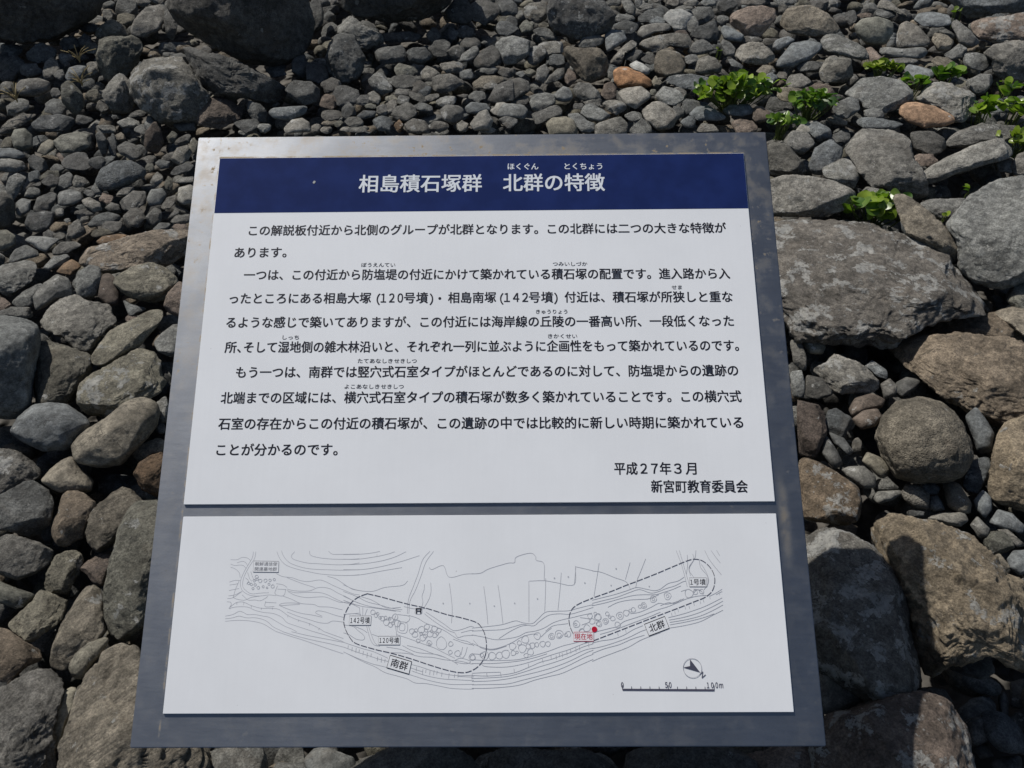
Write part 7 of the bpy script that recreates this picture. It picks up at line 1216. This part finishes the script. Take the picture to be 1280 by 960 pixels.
def brushed_steel():
    w = N('brushed_steel')
    uv = w.n('TexCoord').outputs['UV']
    mp = w.n('Mapping'); w.put(mp.inputs['Vector'], uv); mp.inputs['Scale'].default_value = (2.5, 20, 1)
    streak = w.noise(mp.outputs[0], 9, 4, 0.6)
    blot = w.noise(uv, 7, 6, 0.65)
    speck = w.noise(uv, 380, 3, 0.75)
    cc = w.mix(w.ramp(blot, 0.3, 0.7), c4(0.24, 0.255, 0.28), c4(0.31, 0.325, 0.35))
    cc = w.mix(w.ramp(speck, 0.50, 0.66, 0, 0.45), cc, c4(0.26, 0.26, 0.25))
    # rust bloom: small freckles, and a line along the upper panel's top edge
    sx = w.n('SeparateXYZ'); w.put(sx.inputs[0], uv)
    u, v = sx.outputs[0], sx.outputs[1]
    fre = w.math('MULTIPLY', w.ramp(w.noise(uv, 85, 3, 0.6), 0.60, 0.69), w.ramp(w.noise(uv, 9, 3), 0.45, 0.58))
    fre = w.math('MULTIPLY', fre, w.ramp(v, 0.2, 0.9, 0.1, 1.0))
    top = w.ramp(w.math('ABSOLUTE', w.math('SUBTRACT', v, 0.8625)), 0.0006, 0.0032, 1, 0)
    top = w.math('MULTIPLY', top, w.ramp(w.noise(uv, 55, 4, 0.7), 0.35, 0.6))
    top = w.math('MULTIPLY', top, w.math('LESS_THAN', w.math('ABSOLUTE', w.math('SUBTRACT', u, 0.45)), 0.413))
    lef = w.ramp(w.math('ABSOLUTE', w.math('SUBTRACT', u, 0.0365)), 0.0004, 0.002, 1, 0)
    lef = w.math('MULTIPLY', lef, w.ramp(w.noise(uv, 30, 4, 0.7), 0.45, 0.65, 0, 0.7))
    cloud = w.math('MULTIPLY', w.ramp(w.noise(uv, 26, 5, 0.65), 0.46, 0.66, 0, 0.30), w.ramp(v, 0.3, 0.9, 0.25, 1))
    # the stain that runs down from the right end of the crossbar
    run = w.math('MULTIPLY', w.ramp(w.math('ABSOLUTE', w.math('SUBTRACT', u, 0.8735)), 0.0, 0.011, 1, 0), w.ramp(w.math('ABSOLUTE', w.math('SUBTRACT', v, 0.29)), 0.0, 0.09, 0.55, 0))
    run = w.math('MULTIPLY', run, w.ramp(w.noise(uv, 60, 4), 0.3, 0.6, 0.3, 1))
    rust = w.math('MAXIMUM', w.math('MAXIMUM', fre, top), w.math('MAXIMUM', w.math('MAXIMUM', lef, cloud), run))
    cc = w.mix(w.math('MULTIPLY', rust, 0.8), cc, c4(0.30, 0.215, 0.10))
    w.put(w.b.inputs['Base Color'], cc)
    w.put(w.b.inputs['Metallic'], w.math('SUBTRACT', 1.0, w.math('MULTIPLY', rust, 0.8)))
    w.put(w.b.inputs['Roughness'], w.math('ADD', w.ramp(streak, 0.25, 0.75, 0.425, 0.465), w.math('MULTIPLY', rust, 0.3)))
    w.put(w.b.inputs['Normal'], w.bump(w.noise(uv, 420, 3, 0.7), 0.0004, 0.25, w.bump(w.noise(uv, 5, 3), 0.004, 0.25)))
    tg = w.n('Tangent', direction_type='UV_MAP', uv_map='UVMap')
    w.put(w.b.inputs['Tangent'], tg.outputs[0])
    w.b.inputs['Anisotropic'].default_value = 0.3
    w.b.inputs['Anisotropic Rotation'].default_value = 0.25
    return w.m
STEEL = brushed_steel()

def panel_white():
    w = N('white_panel')
    uv = w.n('TexCoord').outputs['UV']
    mp = w.n('Mapping'); w.put(mp.inputs['Vector'], uv); mp.inputs['Scale'].default_value = (55, 3, 1)
    st = w.ramp(w.noise(mp.outputs[0], 3, 5, 0.6), 0.3, 0.7, 0.993, 1.005)
    bl = w.ramp(w.noise(uv, 6, 5, 0.6), 0.3, 0.7, 0.97, 1.02)
    cc = w.mix(1.0, c4(0.815, 0.83, 0.85), w.math('MULTIPLY', st, bl), 'MULTIPLY')
    dirt = w.ramp(w.noise(uv, 120, 2, 0.5), 0.765, 0.80, 0, 0.35)
    cc = w.mix(dirt, cc, c4(0.25, 0.22, 0.18))
    w.put(w.b.inputs['Base Color'], cc)
    w.b.inputs['Roughness'].default_value = 0.42
    w.b.inputs['Specular IOR Level'].default_value = 0.3
    return w.m
WHITE = panel_white()
NAVY = simple_mat('navy_print', (0.013, 0.026, 0.110), 0.62, 0.04, 0, 0.12, 30)
INK = simple_mat('black_ink', (0.014, 0.014, 0.022), 0.45, 0.3, 0, 0.05)
LETTER_WHITE = simple_mat('white_lettering', (0.72, 0.76, 0.80), 0.45, 0.3, 0, 0.03)
MAP_GREY = simple_mat('grey_map_ink', (0.42, 0.43, 0.47), 0.5, 0.3, 0, 0.05)
DASH_INK = simple_mat('dark_map_ink', (0.075, 0.075, 0.11), 0.5, 0.3, 0, 0.05)
BOX_GREY = simple_mat('caption_border_ink', (0.22, 0.22, 0.24), 0.5, 0.3, 0, 0.05)
RED = simple_mat('red_ink', (0.50, 0.012, 0.04), 0.45, 0.3, 0, 0.05)
BOX_WHITE = simple_mat('caption_white', (0.815, 0.83, 0.85), 0.45, 0.3, 0, 0.02)

def board_mesh(name, V, F, mat, parent, smooth=False, bevel=0.0):
    """V in board coordinates; UVs are board metres"""
    me = bpy.data.meshes.new(name)
    bm = bmesh.new()
    vs = [bm.verts.new(tuple(v)) for v in V]
    for f in F:
        bm.faces.new([vs[i] for i in f])
    if bevel:
        bmesh.ops.recalc_face_normals(bm, faces=bm.faces)
        bmesh.ops.bevel(bm, geom=[x for x in bm.edges if x.calc_face_angle(0) > 0.5], offset=bevel, segments=2, affect='EDGES')
    uvl = bm.loops.layers.uv.new('UVMap')
    for f in bm.faces:
        f.smooth = smooth
        for l in f.loops:
            l[uvl].uv = (l.vert.co.x, l.vert.co.y)
    co = onboard([v.co[:] for v in bm.verts])
    for v, c in zip(bm.verts, co): v.co = c
    bm.to_mesh(me); bm.free()
    me.materials.append(mat)
    return link(bpy.data.objects.new(name, me), parent)

def box_vf(u0, u1, v0, v1, h0, h1):
    V = [(u0, v0, h0), (u1, v0, h0), (u1, v1, h0), (u0, v1, h0), (u0, v0, h1), (u1, v0, h1), (u1, v1, h1), (u0, v1, h1)]
    F = [(3, 2, 1, 0), (4, 5, 6, 7), (0, 1, 5, 4), (1, 2, 6, 5), (2, 3, 7, 6), (3, 0, 4, 7)]
    return V, F

def quad_rect(k):
    q = MISC[k]   # corners TL TR BR BL
    return ((q[0] + q[6]) / 2, (q[2] + q[4]) / 2, (q[5] + q[7]) / 2, (q[1] + q[3]) / 2)

W = 0.9
board_mesh('steel_frame', *box_vf(0, W, 0, W, -0.040, 0.0), STEEL, sign, bevel=0.0012)
T_PANEL = 0.0028
u0, u1, v0, v1 = quad_rect('up')
text_panel = board_mesh('text_panel', *box_vf(u0, u1, v0, v1, 0.0003, T_PANEL), WHITE, sign, bevel=0.0004)
tag(text_panel, 'white upper panel with navy title band and black Japanese text')
tu0, tu1, tv0, tv1 = quad_rect('title')
V, F = box_vf(u0 + 0.0006, u1 - 0.0006, tv0, v1 - 0.0006, T_PANEL - 0.001, T_PANEL + 0.0002)
title_band = board_mesh('title_band', V, F, NAVY, text_panel)
mu0, mu1, mv0, mv1 = quad_rect('lo')
map_panel = board_mesh('map_panel', *box_vf(mu0, mu1, mv0, mv1, 0.0003, T_PANEL), WHITE, sign, bevel=0.0004)
tag(map_panel, 'white lower panel with a line drawn map of the coast')

# posts and a bracket below, under the board
def box_world(name, pts_lo, pts_hi, mat, parent):
    V = [*pts_lo, *pts_hi]
    me = bpy.data.meshes.new(name)
    bm = bmesh.new(); vs = [bm.verts.new(Vector(v) - SIGN_BASE) for v in V]
    for f in [(3, 2, 1, 0), (4, 5, 6, 7), (0, 1, 5, 4), (1, 2, 6, 5), (2, 3, 7, 6), (3, 0, 4, 7)]: bm.faces.new([vs[i] for i in f])
    bmesh.ops.recalc_face_normals(bm, faces=bm.faces)
    uvl = bm.loops.layers.uv.new('UVMap')
    for f in bm.faces:
        for l in f.loops: l[uvl].uv = (l.vert.co.x, l.vert.co.z)
    bm.to_mesh(me); bm.free(); me.materials.append(mat)
    return link(bpy.data.objects.new(name, me), parent)
for uu in (0.24, 0.66):
    c = BO + BXV * uu + BYV * 0.5 - BN * 0.041
    hw = 0.035
    lo = [(c.x + dx, c.y + dy, -0.25) for dx, dy in ((-hw, -hw), (hw, -hw), (hw, hw), (-hw, hw))]
    def under(dx, dy):
        # height of the board's underside above this corner
        n = BN; p0 = c
        return p0.z - (n.x * dx + n.y * dy) / n.z
    hi = [(c.x + dx, c.y + dy, under(dx, dy)) for dx, dy in ((-hw, -hw), (hw, -hw), (hw, hw), (-hw, hw))]
    box_world('post', lo, hi, STEEL, sign)

# ---- lettering
def glyph_mesh(s, size, bold):
    cu = bpy.data.curves.new('lettering', 'FONT')
    cu.body = s; cu.size = size; cu.dimensions = '2D'; cu.fill_mode = 'BOTH'
    cu.resolution_u = 4; cu.offset = 0.0
    cu.space_character = 0.74 if all(ch in '０１２３４５６７８９' for ch in s) else 1.0
    o = bpy.data.objects.new('lettering', cu)
    col.objects.link(o)
    dg = bpy.context.evaluated_depsgraph_get(); dg.update()
    me = o.evaluated_get(dg).to_mesh()
    V = np.array([v.co[:] for v in me.vertices]); F = [tuple(p.vertices) for p in me.polygons]
    o.evaluated_get(dg).to_mesh_clear()
    bpy.data.objects.remove(o); bpy.data.curves.remove(cu)
    return V, F

EM = {}
def em_height():
    if 'k' not in EM:
        V, F = glyph_mesh('国', 1.0, 0)
        EM['k'] = (V[:, 1].min(), V[:, 1].max())
    return EM['k']

class Ink:
    def __init__(self): self.V, self.F = [], []
    def add(self, V, F):
        n = len(self.V)
        self.V.extend([tuple(v) for v in V]); self.F.extend([tuple(i + n for i in f) for f in F])
    def build(self, name, mat, parent):
        me = bpy.data.meshes.new(name)
        me.from_pydata([tuple(x) for x in onboard(self.V)], [], self.F)
        # every inked face looks out of the board
        bm = bmesh.new(); bm.from_mesh(me)
        nb = Vector(BN)
        for f in bm.faces:
            if f.normal.dot(nb) < 0: f.normal_flip()
        bm.to_mesh(me); bm.free()
        me.materials.append(mat)
        return link(bpy.data.objects.new(name, me), parent)
    def text(self, s, a, b, size, h, bold=0.010, skip=0):
        """fit the visible ink of s between a (left, baseline) and b (right, baseline)"""
        lo, hi = em_height()
        k = 0.92 * size / (hi - lo)              # a full square glyph fills 0.92 of its cell
        V, F = glyph_mesh(s, 1.0, bold)
        V = V * k
        d = np.array([b[0] - a[0], b[1] - a[1]]); Ln = np.hypot(*d); d /= Ln
        p = np.array([-d[1], d[0]])
        x0, x1 = V[:, 0].min(), V[:, 0].max()
        sx = Ln / (x1 - x0)
        X = (V[:, 0] - x0) * sx; Y = V[:, 1] - lo * k
        uv = np.array(a)[None] + X[:, None] * d + Y[:, None] * p
        self.thick(uv, F, h, bold * size)
    def text_at(self, s, centre, size, h, ang=0.0, bold=0.010, squeeze=1.0):
        lo, hi = em_height(); k = 0.92 * size / (hi - lo)
        V, F = glyph_mesh(s, 1.0, bold)
        V = V[:, :2] * k
        c0 = (V.min(0) + V.max(0)) / 2
        V = (V - c0) * np.array([squeeze, 1])
        R = np.array([[math.cos(ang), math.sin(ang)], [-math.sin(ang), math.cos(ang)]])
        uv = V @ R + np.array(centre)
        self.thick(uv, F, h, bold * size)
    def thick(self, uv, F, h, w_):
        # a heavier weight: the same glyphs printed four times, a hair apart
        for i, (sx, sy) in enumerate(((-1, -.7), (1, -.7), (1, .7), (-1, .7))):
            self.add(np.column_stack([uv + np.array([sx, sy]) * w_, np.full(len(uv), h + 4e-6 * i)]), F)
    def stroke(self, pts, width, h, closed=False):
        """one mitred ribbon along a polyline"""
        p = np.array(pts, float)
        keep = [0] + [i for i in range(1, len(p)) if np.hypot(*(p[i] - p[i - 1])) > 1e-5]
        p = p[keep]
        if len(p) < 2: return
        if closed:
            t = np.roll(p, -1, 0) - np.roll(p, 1, 0)
        else:
            t = np.gradient(p, axis=0)
        t /= np.linalg.norm(t, axis=1)[:, None] + 1e-12
        nrm = np.stack([-t[:, 1], t[:, 0]], 1) * width / 2
        n = len(p)
        V = np.concatenate([np.column_stack([p + nrm, np.full(n, h)]), np.column_stack([p - nrm, np.full(n, h)])])
        m = n if closed else n - 1
        F = [(i, n + i, n + (i + 1) % n, (i + 1) % n) for i in range(m)]
        self.add(V, F)

def smooth_line(p, n=5):
    p = np.array(p, float)
    if len(p) < 3: return p
    q = np.concatenate([[2 * p[0] - p[1]], p, [2 * p[-1] - p[-2]]])
    out = []
    for i in range(1, len(q) - 2):
        a, b, c, d = q[i - 1], q[i], q[i + 1], q[i + 2]
        for s in np.arange(n) / n:
            out.append(0.5 * (2 * b + (c - a) * s + (2 * a - 5 * b + 4 * c - d) * s * s + (3 * b - a - 3 * c + d) * s ** 3))
    out.append(p[-1])
    return np.array(out)

H_TITLE, H_INK = T_PANEL + 0.0005, T_PANEL + 0.00025
BOLD = {'title': 0.016, 'body': 0.018, 'ruby': 0.008}
rows = {}
for part, s, x0, y0, x1, y1, size in TEXTS:
    key = (part, s) if part != 'body' else (part, round(y0 / 0.006))
    rows.setdefault(key, []).append((s, (x0, y0), (x1, y1), size))
for (part, _), items in rows.items():
    k = Ink()
    for s, p0, p1, size in items:
        if s == '・':
            k.text_at(s, ((p0[0] + p1[0]) / 2, p0[1] + 0.0075), size, H_INK, squeeze=1.0)
        else:
            k.text(s, p0, p1, size, H_TITLE if part == 'title' else H_INK, bold=BOLD[part])
    k.build({'title': 'title_lettering', 'body': 'text_line', 'ruby': 'reading_aid'}[part], LETTER_WHITE if part == 'title' else INK, text_panel)

# ---- the map
def pairs(s): return np.array([float(x) for x in s.split()]).reshape(-1, 2) / 10000.0
mapped = Ink()
h = T_PANEL + 0.00008
for s in MAP_LINES:
    mapped.stroke(smooth_line(pairs(s)), 0.00052, h); h += 1e-6
for s in MAP_CIRCLES:
    cx, cy, r = [float(x) / 10000 for x in s.split()]
    a = np.arange(14) * 2 * math.pi / 14
    rr = r * (1 + 0.07 * np.sin(3 * a + cx * 900))
    mapped.stroke(np.stack([cx + rr * np.cos(a), cy + rr * np.sin(a)], 1), 0.0005, h, True); h += 1e-6
mapped.build('map_drawing', MAP_GREY, map_panel)

for s in MAP_DASHED:
    dashes = Ink()
    p = smooth_line(pairs(s), 10)
    L = np.concatenate([[0], np.cumsum(np.hypot(*np.diff(p, axis=0).T))])
    x = 0.0
    while x < L[-1]:
        t = np.linspace(x, min(x + 0.0085, L[-1]), 5)
        dashes.stroke(np.stack([np.interp(t, L, p[:, 0]), np.interp(t, L, p[:, 1])], 1), 0.0009, T_PANEL + 0.00040)
        x += 0.0103
    dashes.build('dashed_outline', DASH_INK, map_panel)

for s, q, kind in BOXES:
    P = np.array(q).reshape(4, 2)
    cap = Ink()
    cap.add(np.column_stack([P, np.full(4, T_PANEL + 0.00045)]), [(3, 2, 1, 0)])
    plate = cap.build('caption_box', BOX_WHITE, map_panel)
    mat = {'black': INK, 'red': RED, 'grey': BOX_GREY, 'plain': INK}[kind]
    big = s in ('南群', '北群')
    bi = Ink()
    bi.stroke(np.concatenate([P, P[:1]])[[0, 1, 2, 3]], 0.0011 if big else 0.0007, T_PANEL + 0.00049, True)
    bmat = INK if big else RED if kind == 'red' else BOX_GREY
    bi.build('caption_border', bmat, map_panel)
    ti = Ink()
    d = P[2] - P[3]; ang = math.atan2(d[1], d[0]); c = P.mean(0)
    wdt = np.hypot(*d); hgt = np.hypot(*(P[0] - P[3]))
    if '\n' in s:
        up = (P[0] - P[3]) / hgt
        for k, line in enumerate(s.split('\n')):
            a0 = c + up * hgt * (0.06 if k == 0 else -0.40) - d / wdt * wdt * 0.44
            ti.text(line, a0, a0 + d * 0.88, hgt * 0.36, T_PANEL + 0.00052, 0.008)
    else:
        up = (P[0] - P[3]) / hgt
        fs = hgt * (0.68 if big else 0.72)
        base = c - up * fs * 0.46
        digits = ''.join(ch for ch in s if ch in '０１２３４５６７８９'); rest_ = s[len(digits):]
        x0, x1 = (-0.37, 0.37) if big else (-0.45, 0.45)
        if digits:
            cut_ = x0 + 0.9 * (0.50 if len(digits) == 3 else 0.22)
            ti.text(digits, base + d * x0, base + d * (cut_ - 0.04), fs, T_PANEL + 0.00052, 0.012)
            ti.text(rest_, base + d * cut_, base + d * x1, fs, T_PANEL + 0.00052, 0.012)
        else:
            ti.text(s, base + d * x0, base + d * x1, fs, T_PANEL + 0.00052, 0.012)
    ti.build('caption_lettering', mat, map_panel)

# the tiny shrine mark on the map
mk = Ink(); cx, cy = MISC['mark']
mk.stroke([(cx - 0.0028, cy - 0.003), (cx - 0.0028, cy + 0.004)], 0.0014, T_PANEL + 0.00051)
mk.stroke([(cx + 0.0028, cy - 0.003), (cx + 0.0028, cy + 0.004)], 0.0014, T_PANEL + 0.00051)
mk.stroke([(cx - 0.004, cy + 0.0035), (cx + 0.004, cy + 0.0035)], 0.0014, T_PANEL + 0.00045)
mk.stroke([(cx - 0.0034, cy + 0.0005), (cx + 0.0034, cy + 0.0005)], 0.0012, T_PANEL + 0.00052)
mk.build('map_mark', INK, map_panel)

# red dot: you are here
dot = Ink(); cx, cy = MISC['dot']; a = np.arange(28) * 2 * math.pi / 28
dot.add(np.column_stack([cx + 0.0037 * np.cos(a), cy + 0.0037 * np.sin(a), np.full(28, T_PANEL + 0.00053)]), [tuple(range(28))])
dot.build('location_dot', RED, map_panel)

# compass
cx, cy = MISC['compass']; r = MISC['cr']
comp = Ink()
V = np.array(MISC['arrow']).reshape(4, 2)
comp.add(np.column_stack([V, np.full(4, T_PANEL + 0.00050)]), [(0, 1, 3), (1, 2, 3)])
cobj = comp.build('compass_arrow', DASH_INK, map_panel)
ring = Ink(); a = np.arange(40) * 2 * math.pi / 40
ring.stroke(np.stack([cx + r * np.cos(a), cy + r * np.sin(a)], 1), 0.0007, T_PANEL + 0.0006, True)
ring.build('compass_ring', MAP_GREY, map_panel)
nl = Ink(); nl.text_at('Ｎ', MISC['n'], 0.0085, T_PANEL + 0.00050, math.radians(-50), 0.003, 1.1)
nl.build('compass_letter', DASH_INK, map_panel)

# scale bar
bar = Ink()
p0, p1 = np.array(MISC['bar0']), np.array(MISC['bar1'])
bar.stroke([p0, p1], 0.0024, T_PANEL + 0.00050)
for k in range(11):
    b = p0 + (p1 - p0) * k / 10
    bar.stroke([b + [0, 0.0002], b + [0, 0.0062 if k % 5 == 0 else 0.0042]], 0.0007, T_PANEL + 0.00050)
bobj = bar.build('scale_bar', DASH_INK, map_panel)
bt = Ink()
for s, k in (('０', 'l0'), ('５０', 'l50'), ('１００ｍ', 'l100')):
    bt.text_at(s, MISC[k], 0.0088, T_PANEL + 0.00050, squeeze=0.62)
bt.build('scale_lettering', DASH_INK, map_panel)

# a chip in the navy band and a few specks of dirt on the panels
chip = Ink(); cx, cy = 0.1905, 0.8165
a = np.arange(9) * 2 * math.pi / 9
chip.add(np.column_stack([cx + 0.0021 * np.cos(a) * (1 + .3 * np.sin(2 * a)), cy + 0.0026 * np.sin(a), np.full(9, T_PANEL + 0.0006)]), [tuple(range(9))])
chip.build('paint_chip', simple_mat('chipped_paint', (0.35, 0.36, 0.36)), text_panel)

# ------------------------------------------------------------------ plants
def leaf_mat(name, rgb, rgb2):
    w = N(name)
    at = w.n('Attribute', attribute_name='tone', attribute_type='GEOMETRY')
    cc = w.mix(at.outputs['Fac'], c4(*rgb), c4(*rgb2))
    tc = w.n('TexCoord').outputs['Object']
    cc = w.mix(1.0, cc, w.ramp(w.noise(tc, 60, 4), 0.3, 0.7, 0.85, 1.15), 'MULTIPLY')
    w.put(w.b.inputs['Base Color'], cc)
    w.b.inputs['Roughness'].default_value = 0.32
    w.b.inputs['Specular IOR Level'].default_value = 0.5
    tr = w.n('BsdfTranslucent'); w.put(tr.inputs['Color'], w.mix(1.0, cc, c4(1.0, 1.25, 0.5), 'MULTIPLY'))
    mx = w.n('MixShader'); mx.inputs[0].default_value = 0.35
    w.t.links.new(w.b.outputs[0], mx.inputs[1]); w.t.links.new(tr.outputs[0], mx.inputs[2])
    w.t.links.new(mx.outputs[0], w.out.inputs[0])
    return w.m
LEAF = [leaf_mat('glossy_leaf', (0.06, 0.135, 0.016), (0.30, 0.40, 0.045)), leaf_mat('dark_leaf', (0.04, 0.105, 0.014), (0.20, 0.31, 0.04)),
        leaf_mat('yellow_leaf', (0.11, 0.17, 0.02), (0.28, 0.34, 0.05))]
STEM = simple_mat('plant_stem', (0.10, 0.13, 0.035), 0.5, 0.3)
STRAW = simple_mat('dry_straw', (0.34, 0.27, 0.14), 0.7, 0.2)

def leaf_shape():
    # broad rounded leaf, narrowing to its stalk, slightly cupped; unit length
    V, F = [], []
    prof = [(0, .03), (.14, .16), (.32, .30), (.52, .385), (.72, .37), (.88, .25), (.97, .10)]
    for t, w_ in prof:
        for s in (-1, -.5, 0, .5, 1):
            V.append((t, s * w_, 0.22 * (abs(s) * w_) ** 1.2 - 0.16 * t * t))
    for i in range(len(prof) - 1):
        for j in range(4):
            k = i * 5 + j
            F.append((k, k + 5, k + 6, k + 1))
    return np.array(V), np.array(F)
LV, LF = leaf_shape()

def tube(P, r, sides=5):
    P = np.array(P, float); V, F = [], []
    for i, p in enumerate(P):
        t = P[min(i + 1, len(P) - 1)] - P[max(i - 1, 0)]
        t = Vector(t).normalized()
        a = t.orthogonal().normalized(); b = t.cross(a)
        for k in range(sides):
            q = 2 * math.pi * k / sides
            V.append(np.array(p) + r * (np.array(a) * math.cos(q) + np.array(b) * math.sin(q)))
    for i in range(len(P) - 1):
        for k in range(sides):
            F.append((i * sides + k, i * sides + (k + 1) % sides, (i + 1) * sides + (k + 1) % sides, (i + 1) * sides + k))
    return np.array(V), np.array(F)

def build_plant(i, loc, hw, hh, n, leaf, tone, label):
    rng = np.random.default_rng(700 + i)
    root = empty('broadleaf_plant' if n > 3 else 'seedling', loc)
    tag(root, label, 'plant', 'green plants among the stones')
    V, F, T, SV, SF = [], [], [], [], []
    nv = ns = 0
    stems = max(2, n // 5)
    tips = []
    m = n if n <= 4 else int(n * 2.4)
    for k in range(m):
        r = math.sqrt(rng.uniform(0, 1)); a = rng.uniform(0, 6.28)
        lump = 1 + 0.35 * math.sin(2 * a + i) + 0.25 * math.sin(5 * a + 2 * i)
        x = hw * r * math.cos(a) * lump; y = hh * 0.9 * r * math.sin(a) * lump
        z = hh * 0.95 * (1 - 0.55 * r * r) * rng.uniform(0.05, 1.0) + 0.015
        az = math.atan2(y, x) + rng.normal() * 1.1
        pitch = rng.normal() * 0.55 + 0.25
        d = Vector((math.cos(az) * math.cos(pitch), math.sin(az) * math.cos(pitch), math.sin(pitch)))
        up = Vector((rng.normal() * .6, -0.15 + rng.normal() * .6, 1)).normalized()
        s_ = d.cross(up).normalized(); u_ = s_.cross(d)
        size = leaf * rng.uniform(0.45, 1.0)
        M = np.array([d[:], (-s_)[:], u_[:]]) * size
        P = LV.copy(); P[:, 2] *= rng.uniform(.4, 1.8); P[:, 1] *= rng.uniform(.85, 1.2)
        base = np.array([x, y, z]) - np.array(d[:]) * size * .4
        V.append(P @ M + base); F.append(LF + nv); nv += len(LV)
        T.append(np.full(len(LV), min(1, max(0, rng.normal(.45, .3)))))
        foot = np.array([x * .25 + rng.normal() * .01, y * .25 + 0.2 * hh, -0.05])
        m_ = (foot + base) / 2 + np.array([x * .15, y * .15, .01])
        if n > 4 and k % 3: continue
        v_, f_ = tube([foot, m_, base], 0.0012 + 0.015 * leaf)
        SV.append(v_); SF.append(f_ + ns); ns += len(v_)
    me = mesh_np('foliage', np.concatenate(V), np.concatenate(F))
    at = me.attributes.new('tone', 'FLOAT', 'POINT'); at.data.foreach_set('value', np.concatenate(T).astype(np.float32))
    me.materials.append(LEAF[tone])
    link(bpy.data.objects.new('foliage', me), root)
    ms = mesh_np('stem', np.concatenate(SV), np.concatenate(SF)); ms.materials.append(STEM)
    link(bpy.data.objects.new('stem', ms), root)

for i, p in enumerate(PLANTS): build_plant(i, *p)

for i, (loc, label) in enumerate(DRY_GRASS):
    rng = np.random.default_rng(60 + i)
    V, F, n = [], [], 0
    for k in range(11):
        a = rng.uniform(0, 6.28); ln = rng.uniform(.03, .075); sp = rng.uniform(.3, 1.0)
        P = [np.array([math.cos(a) * ln * sp * t * t, math.sin(a) * ln * sp * t * t, ln * t * (1 - .35 * t * sp)]) for t in np.linspace(0, 1, 5)]
        v_, f_ = tube(P, 0.0013, 4); V.append(v_); F.append(f_ + n); n += len(v_)
    me = mesh_np('dry_grass', np.concatenate(V), np.concatenate(F)); me.materials.append(STRAW)
    o = bpy.data.objects.new('dry_grass', me); o.location = loc
    tag(link(o), label, 'dry grass', 'dry grass tufts among the stones', 'thing')
